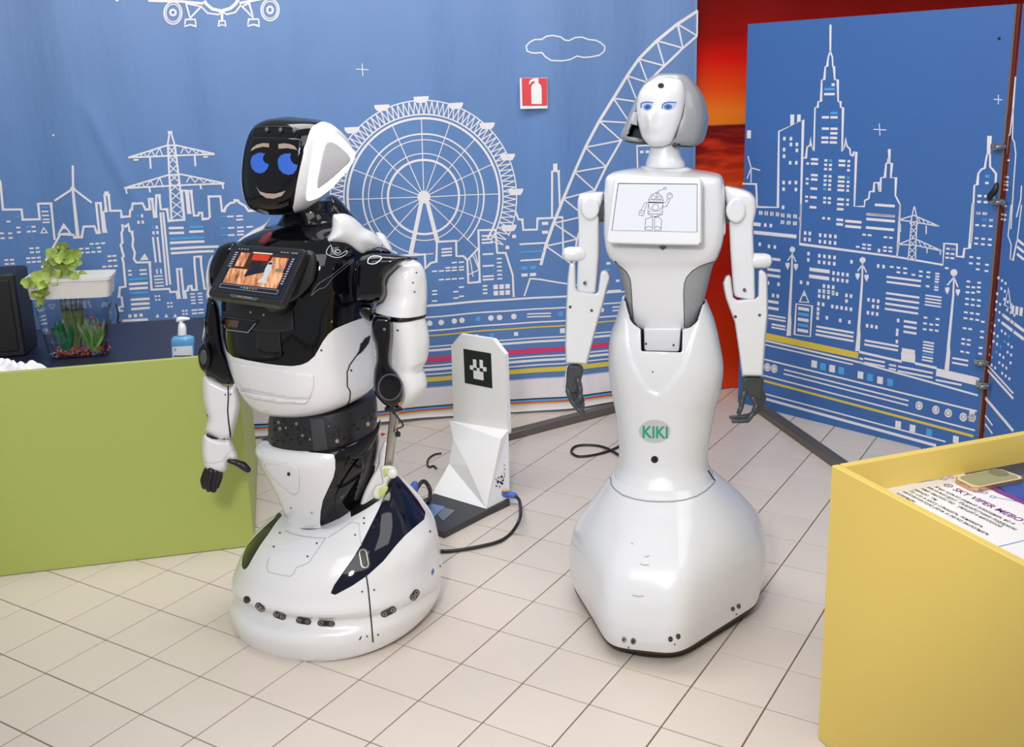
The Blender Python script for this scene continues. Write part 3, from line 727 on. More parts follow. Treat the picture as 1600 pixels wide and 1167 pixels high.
# hinged display panels on the right
D0, D1 = np.array([1.23, 4.699]), np.array([1.903, 3.935])
dp = Plane(D0, D1-D0); sL = dp.sz(1168, 60)[0]; sE = dp.sz(1556, 350)[0]; zt = (dp.sz(1168, 38)[1]+dp.sz(1584, 6)[1])/2
pmat = mat('panel_blue', '3C68A8', .45, noise=.03, scale=3); edge = mat('panel_edge', 'B9A58E', .6)
def panel(name, label, pl, s0, s1, ztop):
    r = thing(name, label, 'display panel', tuple(pl.pt((s0+s1)/2, 0)))
    fr = [np.array(pl.pt(s, z)) for s, z in ((s0, 0), (s1, 0), (s1, ztop), (s0, ztop))]
    n3 = (pl.n[0], pl.n[1], 0)
    V, F = plate(fr, n3, .018)
    link('board', V, F, pmat, parent=r, smooth=0, mats=[pmat, edge], idx=[0, 1, 1, 1, 1, 1])
    return r
pan = panel('display_panel', 'blue board printed with a white city skyline and street lamps, standing on the right', dp, sL, sE, zt)
p = Print(dp, off=.0005, step=.5)
p.line('M', [(0, 930), (70, 932), (75, 1048), (180, 1050), (185, 665), (308, 607), (293, 1165), (290, 1100)], 3.2)
p.poly('M', [(243, 580), (263, 580), (262, 628), (243, 636)]); p.poly('M', [(278, 580), (296, 580), (295, 612), (277, 620)])
p.line('M', [(310, 800), (322, 800), (328, 745), (343, 735), (345, 697), (349, 735), (362, 765), (368, 545), (382, 543), (384, 515), (398, 513), (402, 405), (415, 403), (420, 338), (430, 335), (435, 290), (445, 258)], 2.8)
p.line('M', [(445, 258), (456, 290), (458, 335), (464, 338), (468, 403), (483, 405), (485, 513), (497, 515), (498, 543), (510, 546), (505, 768), (518, 740), (523, 700), (530, 740), (545, 755), (548, 785), (560, 788), (565, 770), (577, 770), (567, 1045), (618, 1045), (620, 1015), (640, 1005), (645, 970), (665, 970), (668, 925), (690, 925), (693, 970), (697, 970), (702, 900), (722, 898), (728, 828), (738, 826), (740, 800)], 2.8)
p.poly('M', [(441, 125), (452, 125), (450, 262), (441, 262)]); p.poly('M', [(737, 755), (752, 755), (749, 826), (740, 826)])
p.line('M', [(748, 826), (757, 828), (752, 900), (778, 900), (775, 990), (798, 1035), (793, 1220), (785, 1285)], 2.8)
p.line('M', [(1158, 1230), (1163, 1167), (1175, 938), (1190, 935), (1195, 878), (1210, 858), (1228, 850), (1232, 820), (1240, 780)], 2.8); p.line('M', [(1254, 780), (1255, 845), (1268, 858), (1285, 880), (1280, 960)], 2.8)
p.poly('M', [(1240, 688), (1264, 688), (1256, 780), (1238, 780)]); p.rect('M', 24, 660, 20, 40)
p.line('M', [(28, 790), (44, 850), (44, 925)], 2.4); p.seg('M', 44, 850, 90, 862, 2.2); p.seg('M', 42, 855, 24, 905, 2.2)
p.seg('P', 1374, 193, 1375, 212, 1.4); p.seg('P', 1365, 202, 1385, 203, 1.4); p.seg('P', 1553, 155, 1566, 156, 1.2); p.seg('P', 1560, 148, 1560, 163, 1.2)
p.rect('M', 452, 422, 16, 14); p.rect('M', 414, 446, 54, 12, 'b'); p.rect('M', 414, 471, 54, 12); p.rect('M', 446, 566, 36, 12, 'b')
p.grid('M', 403, 588, 2, 1, 43, 0, 36, 12); p.grid('M', 403, 645, 2, 4, 43, 23, 36, 12, skip=((0, 1),))
for x, y in ((207, 693), (240, 693), (240, 722), (270, 722), (270, 752), (205, 748), (205, 782), (236, 815), (267, 815), (203, 915), (234, 915), (265, 915), (203, 948), (265, 950), (200, 1040)): p.rect('M', x, y, 13, 18)
p.grid('M', 85, 1067, 4, 1, 28, 0, 13, 20); p.grid('M', 196, 1080, 3, 2, 31, 36, 13, 18); p.rect('M', 55, 1125, 38, 18); p.grid('M', 110, 1130, 2, 1, 28, 0, 13, 18)
p.grid('M', 348, 800, 1, 2, 0, 22, 36, 12); p.grid('M', 348, 880, 1, 2, 0, 22, 34, 12); p.grid('M', 345, 948, 1, 1, 0, 0, 34, 12); p.grid('M', 343, 992, 1, 1, 0, 0, 34, 12); p.grid('M', 341, 1042, 1, 1, 0, 0, 34, 12)
p.grid('M', 324, 822, 1, 1, 0, 0, 14, 11); p.grid('M', 322, 900, 1, 2, 0, 23, 14, 11); p.grid('M', 319, 990, 1, 2, 0, 22, 14, 11)
p.grid('M', 416, 806, 2, 3, 24, 22, 15, 12, blue=((1, 0),)); p.grid('M', 413, 885, 2, 4, 24, 22, 15, 12, blue=((0, 3),)); p.grid('M', 410, 996, 2, 2, 24, 22, 15, 12)
p.grid('M', 488, 808, 1, 2, 0, 22, 34, 12); p.grid('M', 533, 810, 1, 3, 0, 23, 14, 12); p.grid('M', 485, 890, 1, 4, 0, 22, 34, 12); p.grid('M', 530, 893, 1, 4, 0, 22, 14, 12, blue=((0, 0),))
p.grid('M', 481, 1002, 1, 3, 0, 25, 34, 12); p.grid('M', 527, 1006, 1, 2, 0, 23, 14, 12); p.grid('M', 405, 1098, 2, 1, 26, 0, 14, 12)
p.grid('M', 477, 1105, 1, 2, 0, 23, 34, 13); p.rect('M', 521, 1112, 82, 13); p.rect('M', 521, 1138, 80, 13); p.rect('M', 671, 1030, 100, 13)
p.rect('M', 628, 1077, 142, 13); p.rect('M', 628, 1102, 142, 13); p.rect('M', 626, 1145, 140, 13)
p.line('M', [(870, 1045), (850, 1135)], 1.8); p.line('M', [(872, 1045), (890, 1135)], 1.8)
p.line('N', [(813, 70), (795, 262)], 1.8); p.line('N', [(838, 70), (830, 265)], 1.8)
for k in range(6):
    y = 75+k*32; p.seg('N', 812-k*3, y, 836-k*1.3, y+32, 1.3); p.seg('N', 837-k*1.3, y, 809-k*3, y+32, 1.3)
for a, b, c_, d_ in (((752, 72), (822, 50), (945, 103), 0), ((748, 190), (822, 160), (960, 222), 0)):
    p.line('N', [a, b, c_], 1.8); p.line('N', [a, (b[0], b[1]+32), c_], 1.8)
    for k in range(1, 6): f_ = k/6; p.seg('N', b[0]+(c_[0]-b[0])*f_, b[1]+(c_[1]-b[1])*f_, b[0]+(c_[0]-b[0])*(f_+.1), b[1]+32+(c_[1]-b[1]-32)*(f_+.1), 1.2)
p.seg('N', 882, 100, 882, 140, 2); p.seg('N', 758, 90, 758, 130, 2); p.seg('N', 886, 205, 886, 232, 1.6); p.seg('N', 950, 220, 950, 240, 1.6)
p.line('N', [(280, -5), (275, 188), (742, 250), (962, 288), (968, 185), (1030, 190), (1028, 247), (1060, 250), (1065, 210), (1090, 208), (1105, -8)], 3)
p.seg('N', 756, -5, 742, 250, 2.6)
for (hx, hy, r, bx, by, l1, l2) in ((240, 214, 11, 222, 628, (217, 290), (257, 295)), (577, 265, 12, 552, 702, (553, 340), (596, 347)), (1015, 325, 14, 980, 795, (983, 408), (1034, 417))):
    p.line('N', circ(hx, hy, r, 12), 2, closed=True); p.disc('N', hx, hy, r*.8)
    m_ = by-(by-hy)*.25; xm = bx+(hx-bx)*.25
    p.poly('N', [(hx-3, hy+r), (hx+3, hy+r), (hx+2, hy+110), (xm+7, m_), (xm+9, m_+30), (bx+11, by), (bx-11, by), (xm-9, m_+30), (xm-7, m_), (hx-8, hy+110)])
    for l in (l1, l2):
        p.line('N', [(hx, hy+22), (l[0], l[1]-22)], 2.4); p.poly('N', [(l[0]-10, l[1]-12), (l[0]+10, l[1]-12), (l[0]+10, l[1]+2), (l[0], l[1]+22), (l[0]-10, l[1]+2)])
p.line('N', [(275, 465), (297, 412), (318, 468)], 2.4, closed=True); p.poly('N', [(288, 436), (297, 412), (306, 438)])
p.line('N', [(258, 475), (335, 485), (326, 632), (250, 622)], 2.6, closed=True)
p.grid('N', 268, 488, 1, 5, 0, 26, 52, 15, blue=((0, 1), (0, 3)))
# bars
for c, x, y, w_, h_ in (('N', 55, 123, 198, 17), ('N', 595, 38, 134, 10), ('N', 120, 250, 62, 13), ('N', 120, 302, 62, 13), ('N', 120, 330, 62, 13), ('N', 322, 300, 96, 17), ('N', 320, 333, 96, 17), ('N', 120, 455, 54, 13), ('N', 120, 486, 54, 13), ('N', 125, 525, 82, 8), ('N', 125, 540, 82, 8), ('N', 140, 568, 66, 9), ('N', 140, 583, 66, 8), ('N', 355, 578, 175, 10), ('N', 353, 597, 175, 10), ('N', 351, 616, 178, 10), ('N', 692, 340, 162, 10), ('N', 692, 364, 160, 10), ('N', 690, 418, 156, 10), ('N', 688, 443, 157, 10), ('N', 686, 468, 156, 10), ('N', 684, 493, 156, 10), ('N', 587, 645, 158, 10), ('N', 585, 664, 158, 10), ('N', 775, 552, 62, 11), ('N', 774, 577, 62, 11), ('N', 773, 602, 62, 11), ('N', 1008, 730, 76, 9), ('N', 1006, 752, 76, 9), ('N', 766, 686, 62, 20), ('N', 585, 732, 98, 9), ('N', 585, 752, 98, 9), ('N', 747, 770, 164, 9), ('N', 745, 792, 164, 9), ('N', 928, 835, 122, 9)):
    p.rect(c, x, y, w_, h_)
p.grid('N', 878, 430, 1, 4, 0, 15, 78, 7); p.grid('N', 868, 652, 1, 7, 0, 14.5, 52, 8, blue=((0, 4),)); p.grid('N', 926, 325, 1, 7, 0, 13, 20, 8, blue=((0, 4),))
for x, y, nx, ny, dx, dy in ((296, 126, 2, 2, 22, 30), (368, 136, 4, 2, 24, 31), (576, 138, 2, 1, 26, 0), (545, 196, 1, 1, 0, 0), (575, 185, 2, 2, 25, 18), (678, 150, 2, 1, 26, 0), (650, 210, 1, 1, 0, 0), (676, 198, 2, 2, 26, 17), (85, 30, 4, 1, 26, 0), (190, 42, 3, 2, 30, 32), (312, 225, 1, 2, 0, 30), (364, 235, 4, 2, 24, 30), (432, 318, 4, 2, 22, 30), (518, 264, 1, 1, 0, 0), (386, 380, 3, 2, 22, 24), (364, 404, 3, 2, 22, 24), (360, 465, 2, 1, 22, 0), (358, 490, 1, 3, 0, 22), (430, 416, 2, 1, 18, 0), (426, 478, 5, 1, 22, 0), (494, 425, 2, 1, 22, 0), (494, 452, 1, 1, 0, 0), (276, 362, 2, 1, 32, 0), (400, 532, 1, 1, 0, 0), (464, 545, 1, 1, 0, 0), (508, 553, 1, 1, 0, 0), (600, 446, 3, 1, 23, 0), (622, 478, 2, 1, 22, 0), (597, 508, 3, 1, 22, 0), (593, 570, 3, 1, 22, 0), (646, 284, 2, 1, 26, 0), (708, 292, 3, 1, 32, 0), (740, 318, 2, 1, 32, 0), (848, 314, 2, 2, 36, 22), (812, 330, 1, 1, 0, 0), (742, 545, 1, 1, 0, 0), (738, 593, 1, 2, 0, 18), (736, 646, 1, 1, 0, 0), (870, 535, 1, 3, 0, 28), (898, 568, 1, 2, 0, 26), (928, 542, 1, 3, 0, 28), (78, 180, 1, 1, 0, 0), (122, 190, 2, 1, 28, 0), (118, 365, 1, 1, 0, 0), (168, 372, 1, 1, 0, 0), (142, 425, 2, 1, 22, 0), (562, 732, 1, 2, 0, 18), (704, 762, 2, 2, 16, 18), (880, 385, 1, 1, 0, 0), (978, 205, 2, 1, 24, 0), (976, 228, 2, 2, 24, 20), (972, 298, 1, 1, 0, 0), (1090, 245, 1, 2, 0, 30), (1125, 250, 1, 3, 0, 27), (1165, 282, 1, 2, 0, 30), (1122, 34, 2, 1, 30, 0), (1118, 92, 3, 1, 32, 0), (1185, 68, 1, 1, 0, 0), (1115, 155, 3, 2, 32, 26), (1076, 362, 1, 3, 0, 26), (1100, 390, 1, 2, 0, 26), (1128, 368, 1, 3, 0, 22), (1070, 445, 3, 2, 28, 26), (1064, 510, 3, 2, 28, 28), (1058, 586, 2, 1, 26, 0), (1052, 638, 2, 2, 26, 22), (1046, 698, 2, 1, 26, 0), (1145, 555, 1, 1, 0, 0), (1142, 602, 1, 2, 0, 28), (1135, 680, 1, 2, 0, 28)):
    sq = 12 if x < 540 or 590 < x < 660 or 540 < y < 660 and x < 760 else 16
    p.grid('N', x, y, nx, ny, dx, dy, 12 if sq == 12 else 18, 17 if sq == 12 else 9)
p.rect('N', 1155, 64, 18, 10, 'b'); p.rect('N', 1002, 207, 16, 10, 'b'); p.rect('M', 1230, 885, 22, 14, 'b'); p.rect('M', 1230, 920, 18, 12)
p.grid('M', 1192, 985, 3, 2, 33, 30, 20, 12); p.grid('M', 1186, 1072, 2, 1, 33, 0, 20, 13); p.rect('M', 1216, 1106, 20, 12, 'b'); p.rect('M', 1250, 1108, 18, 12)
# roads and stripes at the foot of the board
def run(pts, w, col='w'): p.line('N', pts, w, col)
p.poly('N', [(60, 606), (115, 614), (557, 708), (555, 738), (60, 634)], 'y')
run([(560, 705), (765, 752)], 4.2); p.poly('N', [(762, 705), (830, 716), (828, 760), (762, 748)]); run([(828, 760), (932, 783)], 4.2)
p.poly('N', [(932, 783), (1122, 826), (1122, 866), (928, 820)]); run([(1120, 832), (1136, 838)], 4)
run([(60, 632), (1128, 915)], 0.01)
run([(60, 636), (115, 652), (540, 750), (930, 858), (1130, 914)], 3.2); run([(60, 660), (115, 672), (530, 766)], 2.6)
run([(60, 728), (110, 742), (1125, 990)], 3); run([(60, 808), (100, 818), (1116, 1082)], 2.8); run([(60, 832), (100, 843), (1108, 1110)], 4.4, 'y')
run([(200, 790), (798, 940)], 2.8); run([(198, 810), (796, 962)], 2.8)
run([(60, 895), (110, 907), (975, 1136)], 2.8); run([(60, 918), (108, 930), (930, 1155)], 5)
for x, y, c in ((332, 744, 'w'), (374, 756, 'b'), (418, 766, 'w'), (462, 776, 'b'), (554, 797, 'w'), (600, 808, 'b'), (648, 822, 'w'), (696, 832, 'b'), (735, 1034, 'w'), (804, 1052, 'w'), (884, 1072, 'b'), (1012, 1106, 'w')): p.rect('N', x, y, 27, 34, c)
for x, y in ((120, 779), (153, 786), (848, 963), (928, 984), (988, 999), (1060, 1018), (1102, 1020)): p.line('N', circ(x, y, 12, 12, 15), 4, closed=True); p.disc('N', x, y, 14)
p.rect('N', 1090, 985, 26, 52)
p.build(pan, PC)
# hinge post, clamps and strap
k0 = dp.pt(sE+.012, 0, -.01)
link('hinge_post', *tube([k0, (k0[0], k0[1], zt)], .007, 10, caps=False), mat('rusty_post', '5E2018', .5, metal=.3), parent=pan, label='dark red hinge post')
for (c, x, y) in (('M', 1300, 742), ('M', 1300, 1020), ('N', 1150, 752), ('N', 1158, 862)):
    (u, v), = px(c, [(x, y)]); a, z = dp.sz(u, v); q = np.array(dp.pt(a, z, .012))
    link('clamp', *join(box((q[0], q[1], z-.012), .05, .018, .024, math.degrees(math.atan2(dp.d[1], dp.d[0])), .003), tube([q+[-.012, -.02, 0], q+[.012, -.02, 0]], .011, 10)), chrome, parent=pan, label='small metal clamp')
pts = [np.array(dp.pt(*dp.sz(*q), off=.03)) for q in px('M', [(1305, 930), (1296, 960), (1272, 990), (1268, 1002)])]
link('strap', *tube(pts, [.008, .012, .012, .009], 10, n=10), blackm, parent=pan, label='black strap end')
q = px('M', [(1300, 195)])[0]; q = np.array(dp.pt(*dp.sz(*q), off=.001)); link('bolt_hole', *disc(q, (dp.n[0], dp.n[1], 0), .006, .001, 12), dark, parent=pan)
# second panel folding towards the camera
A2 = np.array(dp.pt(sE+.028, 0)[:2]); zst = at(1538, 623, A2[1])[2]; B2 = gp(1559, 675, zst)[:2]
D2 = B2-A2; D2 = np.array([.28, -.96])
d2 = Plane(A2, D2); pan2 = panel('display_panel', 'narrow strip of blue skyline board folded forward at the right edge of the photo', d2, 0, 1.0, zt)
p = Print(d2, off=.0005, step=.5)
p.poly('M', [(1380, 388), (1387, 388), (1376, 550), (1366, 550)])
p.line('M', [(1370, 550), (1355, 680), (1345, 690), (1338, 780)], 2.4); p.line('M', [(1372, 550), (1368, 700), (1378, 720), (1385, 780), (1376, 900), (1360, 1160)], 2.4)
p.line('M', [(1414, 940), (1410, 1010), (1388, 1100)], 2.4)
for i, (x, y, nx, ny) in enumerate(((1325, 805, 2, 1), (1320, 890, 2, 2), (1318, 930, 2, 2), (1310, 1035, 2, 1), (1308, 1080, 2, 2))): p.grid('M', x, y, nx, ny, 18, 24, 12, 9)
p.line('N', [(1290, 0), (1275, 150), (1290, 190), (1285, 260), (1298, 268), (1320, 160), (1340, 0)], 2.2)
for y in (165, 200, 235): p.seg('N', 1318, y, 1351, y+28, 4)
p.line('N', [(1258, 480), (1276, 398), (1290, 500)], 2, closed=True)
for y in (530, 570): p.seg('N', 1252, y, 1351, y+75, 5)
p.grid('N', 1292, 480, 3, 1, 20, 0, 14, 40)
for y, w_ in ((755, 3), (780, 4), (925, 5), (1010, 3), (1050, 3)): p.seg('N', 1165, y, 1300 if y < 1000 else 1200, y+(150 if y < 900 else 160)*(1 if y < 1000 else .3), w_)
for j in range(12):
    for i in range(7):
        if (i*7+j*5) % 4 and not (j < 2 and i > 3): p.rect('N', 1208+i*17-j*3, 330+j*38+i*13, 9, 13, 'b' if (i+j) % 11 == 0 else 'w')
p.build(pan2, PC)

#==OBJECTS==
# ---------------------------------------------------------------- steel feet of the stands
def bar(name, label, P, w, h_, cat='metal bar'):
    a, b = np.array(P[0]), np.array(P[1]); d_ = b-a; L = np.hypot(*d_); yaw = math.degrees(math.atan2(d_[1], d_[0])); c = (a+b)/2
    r = thing(name, label, cat, (c[0], c[1], 0))
    link('square_tube', *box((c[0], c[1], .001), L, w, h_, yaw, .003), steel, parent=r, smooth=40)
    for e in (a, b): link('end_cap', *box((e[0], e[1], .001), .008, w*.98, h_*1.01, yaw, .002), blackm, parent=r)
    return r
bar('stand_foot', 'flat grey steel bar on the floor between the charging dock and the right robot', (gp(770, 692)[:2], gp(1020, 627)[:2]), .05, .035)
bar('stand_foot', 'grey steel bar on the floor right of the tall robot, running to the yellow table', (gp(1188, 643)[:2], gp(1345, 755)[:2]), .05, .035)

# ---------------------------------------------------------------- green table
gm = mat('green_board', 'A9B55C', .5, noise=.02, scale=3); gedge = mat('green_edge', 'B9C46E', .5)
navyt = mat('navy_tabletop', '1B2138', .45, noise=.05)
HT = .706
g1 = gp(398, 853)[:2]; g0 = gp(0, 901)[:2]; gd = (g1-g0)/np.hypot(*(g1-g0)); gn = np.array([-gd[1], gd[0]]); yg = math.degrees(math.atan2(gd[1], gd[0]))
Lg, Dg = 1.7, .86
cg = g1-gd*Lg/2+gn*Dg/2
tb = thing('green_table', 'long low table boxed in with pale green boards and a dark navy top', 'table', (cg[0], cg[1], 0))
def gb(name, a, b, w, h0, h1, m, par=tb):
    a = np.array(a); b = np.array(b); d_ = b-a; c = (a+b)/2; return link(name, *box((c[0], c[1], h0), np.hypot(*d_), w, h1-h0, math.degrees(math.atan2(d_[1], d_[0])), .0015), m, parent=par, smooth=0)
gb('front_board', g1-gd*Lg+gn*.009, g1+gn*.009, .018, .002, HT, gm)
gb('side_board', g1-gd*.009+gn*.02, g1-gd*.009+gn*Dg, .018, .002, HT, gm)
gb('side_board', g1-gd*(Lg-.009)+gn*.02, g1-gd*(Lg-.009)+gn*Dg, .018, .002, HT, gm)
c = cg+gn*.004; link('tabletop', *box((c[0], c[1], HT-.06), Lg-.04, Dg-.03, .018, yg, .001), navyt, parent=tb, smooth=0)
ZT = HT-.042
# black box at the left end of the table
q = gp(12, 560, ZT); o = thing('black_speaker', 'black box-shaped speaker at the left end of the green table', 'speaker', (q[0]-.09, q[1]+.1, ZT))
c = np.array([q[0]-.09, q[1]+.1])
link('cabinet', *box((c[0], c[1], ZT), .25, .2, .3, yg, .006), mat('black_box', '14161A', .5, noise=.1), parent=o)
cf = c-gn*.101; link('front_grille', *box((cf[0], cf[1], ZT+.02), .21, .006, .26, yg, .003), dark, parent=o)
# crumpled white cloth
V = []; F = []
q = gp(8, 576, ZT+.03); nx, ny = 34, 16
for j in range(ny+1):
    for i in range(nx+1):
        a, b = i/nx*2-1, j/ny*2-1; rr = min(1, (a*a+b*b)**.5)
        h_ = .034*math.sqrt(max(0, 1-rr**3))*(1+.35*math.sin(a*9+b*5)+.25*math.sin(a*17-b*8))
        wob = 1+.12*math.sin(math.atan2(b, a)*5)
        V.append((q[0]-.03+a*.14*wob, q[1]+b*.05*wob+.04, ZT+.001+max(h_, 0)))
for j in range(ny):
    for i in range(nx): a = j*(nx+1)+i; F.append((a, a+1, a+nx+2, a+nx+1))
o = link('cloth', V, F, mat('white_cloth', 'E6E7EC', .8), root=(q[0], q[1], ZT), smooth=180); tag(o, 'crumpled white cloth lying at the left front edge of the green table', 'cloth')
# fish tank with lettuce
ft = thing('fish_tank', 'small tapered clear fish tank with white planter lid on the green table', 'fish tank', tuple(gp(126, 560, ZT)*[1, 1, 0]+[0, .08, ZT]))
glass = bpy.data.materials.new('tank_glass'); glass.use_nodes = True; nt = glass.node_tree; nt.nodes.remove(nt.nodes['Principled BSDF'])
tr = nt.nodes.new('ShaderNodeBsdfTransparent'); tr.inputs[0].default_value = (.92, .94, .97, 1); gl = nt.nodes.new('ShaderNodeBsdfGlossy'); gl.inputs[1].default_value = .03
fr = nt.nodes.new('ShaderNodeFresnel'); fr.inputs[0].default_value = 1.45; ms = nt.nodes.new('ShaderNodeMixShader'); nt.links.new(fr.outputs[0], ms.inputs[0]); nt.links.new(tr.outputs[0], ms.inputs[1]); nt.links.new(gl.outputs[0], ms.inputs[2])
nt.links.new(ms.outputs[0], nt.nodes['Material Output'].inputs[0])
water = bpy.data.materials.new('water'); water.use_nodes = True; nt = water.node_tree; nt.nodes.remove(nt.nodes['Principled BSDF'])
tr = nt.nodes.new('ShaderNodeBsdfTransparent'); tr.inputs[0].default_value = (.84, .87, .9, 1); gl = nt.nodes.new('ShaderNodeBsdfGlossy'); gl.inputs[1].default_value = .02
fr = nt.nodes.new('ShaderNodeFresnel'); fr.inputs[0].default_value = 1.2; ms = nt.nodes.new('ShaderNodeMixShader'); nt.links.new(fr.outputs[0], ms.inputs[0]); nt.links.new(tr.outputs[0], ms.inputs[1]); nt.links.new(gl.outputs[0], ms.inputs[2])
nt.links.new(ms.outputs[0], nt.nodes['Material Output'].inputs[0])
YT = 3.56
tk = [(49, 458, 180, 458, YT, .62, .62, 9, 9), (60, 490, 177, 490, YT, .62, .62, 9, 9), (72, 535, 174, 535, YT, .6, .6, 7, 7), (78, 551, 173, 551, YT, .6, .6, 6, 6)]
mt_ = loft(tk, 13, 64, 14, caps=(False, True)); link('tank', *mt_, glass, parent=ft)
ins = [(a[0]+3, a[1]+ (4 if i == 0 else 0), a[2]-3, a[3]+(4 if i == 0 else 0))+a[4:] for i, a in enumerate(tk)]
ins[0] = (58, 476, 177, 476)+tk[0][4:]
link('water', *loft(ins, 13, 48, 10), water, parent=ft)
lid = mat('planter_white', 'D9D5D0', .4)
link('planter_tray', *loft([(37, 429, 184, 429, YT, .62, .62, 9, 9), (37, 434, 184, 434, YT, .62, .62, 9, 9), (41, 435, 182, 435, YT, .62, .62, 9, 9), (48, 460, 181, 460, YT, .62, .62, 9, 9)], 13, 64, 4, smooth=False, caps=(True, False)), lid, parent=ft, smooth=40)
ctr = at(126, 520, YT); bz = at(126, 549, YT)[2]
gr_o = []; gr_b = []
for k in range(420):
    a = random.uniform(-.088, .088); b = random.uniform(-.05, .05); z = bz+random.uniform(0, .022); r_ = random.uniform(.004, .0065)
    c = np.array([ctr[0]+a*.974-b*.225, ctr[1]+a*.225+b, z])
    vv = [tuple(c+np.array(q)*r_) for q in ((1, 0, 0), (-1, 0, 0), (0, 1, 0), (0, -1, 0), (0, 0, .8), (0, 0, -.8))]
    ff = [(0, 2, 4), (2, 1, 4), (1, 3, 4), (3, 0, 4), (2, 0, 5), (1, 2, 5), (3, 1, 5), (0, 3, 5)]
    (gr_b if random.random() < .25 else gr_o).append((vv, ff))
o = link('orange_gravel', *join(*gr_o), mat('gravel_orange', 'F0602C', .5), parent=ft); o['kind'] = 'stuff'
o = link('blue_gravel', *join(*gr_b), mat('gravel_blue', 'A0C8E8', .5), parent=ft); o['kind'] = 'stuff'
def blade(p, tip, w, bend, n=6):
    p = np.array(p, float); tip = np.array(tip, float); V = []; F = []; d_ = tip-p
    sd = np.cross(d_, [random.uniform(-.5, .5), 1, 0]); sd /= np.linalg.norm(sd)+1e-9
    for i in range(n+1):
        t = i/n; c = p+d_*t+np.array(bend)*math.sin(t*math.pi)*1.; ww = w*(math.sin(math.pi*min(1, .15+t*.85))**.7)
        V += [tuple(c+sd*ww), tuple(c-sd*ww)]
    for i in range(n): F.append((2*i, 2*i+1, 2*i+3, 2*i+2))
    return V, F
def clump(name, cx_, cy_, n, spread, hgt, w, m, label=None):
    ps = []
    for k in range(n):
        b = np.array([cx_+random.uniform(-.012, .012), cy_+random.uniform(-.015, .015), bz+.01]); a = random.uniform(0, 2*math.pi); s_ = random.uniform(.2, 1)*spread
        ps.append(blade(b, b+[math.cos(a)*s_, math.sin(a)*s_*.6, hgt*random.uniform(.6, 1)], w, (math.cos(a)*.01, 0, .01)))
    return link(name, *join(*ps), m, parent=ft, smooth=180, label=label)
clump('water_plant', ctr[0]-.02, ctr[1], 34, .05, .22, .004, mat('plant_olive', '7C8A52', .6), 'tall feathery olive water plant')
clump('water_plant', ctr[0]-.045, ctr[1]-.03, 26, .03, .12, .006, mat('plant_green', '1E7A46', .5), 'dark green water plant')
clump('water_plant', ctr[0]+.045, ctr[1]-.01, 34, .06, .12, .006, mat('plant_pale', 'A9B98A', .6), 'pale leafy water plant')
clump('water_plant', ctr[0]+.06, ctr[1]-.03, 20, .05, .09, .005, mat('plant_mid', '6E9A3E', .6), 'mid green water plant')
clump('water_plant', ctr[0]-.03, ctr[1]+.02, 16, .08, .11, .007, mat('plant_white', 'C9CDBA', .6), 'whitish spiky water plant')
for u, v in ((141, 495), (148, 506), (163, 502)):
    c = at(u, v, YT-.03); s_ = .5 if u == 163 else 1
    a = tube([c+[-.010*s_, 0, .004], c, c+[.010*s_, 0, -.004]], [.001, .0045*s_, .0015], 8, n=8)
    fi = link('goldfish', *join(a, ([tuple(c+[.009*s_, 0, -.003]), tuple(c+[.018*s_, 0, .003]), tuple(c+[.017*s_, 0, -.009])], [(0, 1, 2)])), mat('fish_orange', 'D2541E', .3), root=c); tag(fi, {141: 'upper orange goldfish swimming in the tank above the pale plant', 148: 'lower orange goldfish swimming in the tank by the pale plant', 163: 'tiny orange fish at the right inside the tank'}[u], 'fish')
# lettuce
lt = thing('lettuce', 'bushy light green lettuce growing out of the white planter tray', 'plant', tuple(at(85, 440, YT)))
lm = mat('lettuce_leaf', '92A84C', .5, noise=.2, scale=30); lm2 = mat('lettuce_leaf_pale', 'AABC68', .5, noise=.15, scale=30)
def leaf(c, nrm, size, seed):
    """ruffled leaf disc with wavy rim"""
    rnd = random.Random(seed); n = np.array(nrm, float); n /= np.linalg.norm(n); a = np.cross(n, [.3, .2, 1]); a /= np.linalg.norm(a); b = np.cross(n, a)
    V = [tuple(c)]; F = []; ph = rnd.uniform(0, 6)
    for j in (1, 2, 3):
        for k in range(20):
            t = 2*math.pi*k/20; rr = size*j/3*(1+.18*math.sin(t*3+ph)); h_ = (.0+.22*(j/3)**2*math.sin(t*6+ph*j)+.12*(j/3)*math.sin(t*9+ph))*size
            V.append(tuple(np.array(c)+a*math.cos(t)*rr+b*math.sin(t)*rr+n*(h_+.35*size*(j/3)**2)))
    for k in range(20): F.append((0, 1+k, 1+(k+1) % 20))
    for j in (0, 1):
        for k in range(20): x, y = 1+j*20+k, 1+j*20+(k+1) % 20; F.append((x, x+20, y+20, y))
    return V, F
leafpos = [(95, 398), (88, 410), (104, 405), (110, 420), (82, 425), (98, 425), (75, 435), (112, 400), (90, 388), (102, 390), (68, 432), (60, 438), (52, 440), (45, 442), (70, 448), (68, 456), (112, 412), (84, 402), (95, 412), (105, 430), (118, 432), (90, 435), (78, 418), (115, 408), (100, 398), (65, 462), (128, 432), (92, 395), (108, 394)]
for k, (u, v) in enumerate(leafpos):
    c = at(u+random.uniform(-3, 3), v, (YT-.115 if u < 76 and v > 436 else YT-.04+random.uniform(-.05, .05))); link('leaf', *leaf(c, (random.uniform(-1, 1), -1, random.uniform(-.4, 1)), random.uniform(.018, .032)*(.7 if u < 60 or u > 116 else 1), k), lm if k % 3 else lm2, parent=lt, smooth=180)
for u, v in ((95, 430), (85, 432), (105, 432), (72, 440)):
    c = at(u, v, YT-.03); link('stem', *tube([c-[0, 0, .03], c, c+[.005, 0, .05]], .002, 6), lm2, parent=lt)
pts = [at(u, v, YT+.1) for u, v in px('G', [(725, 540), (740, 600), (735, 650), (750, 655)])]
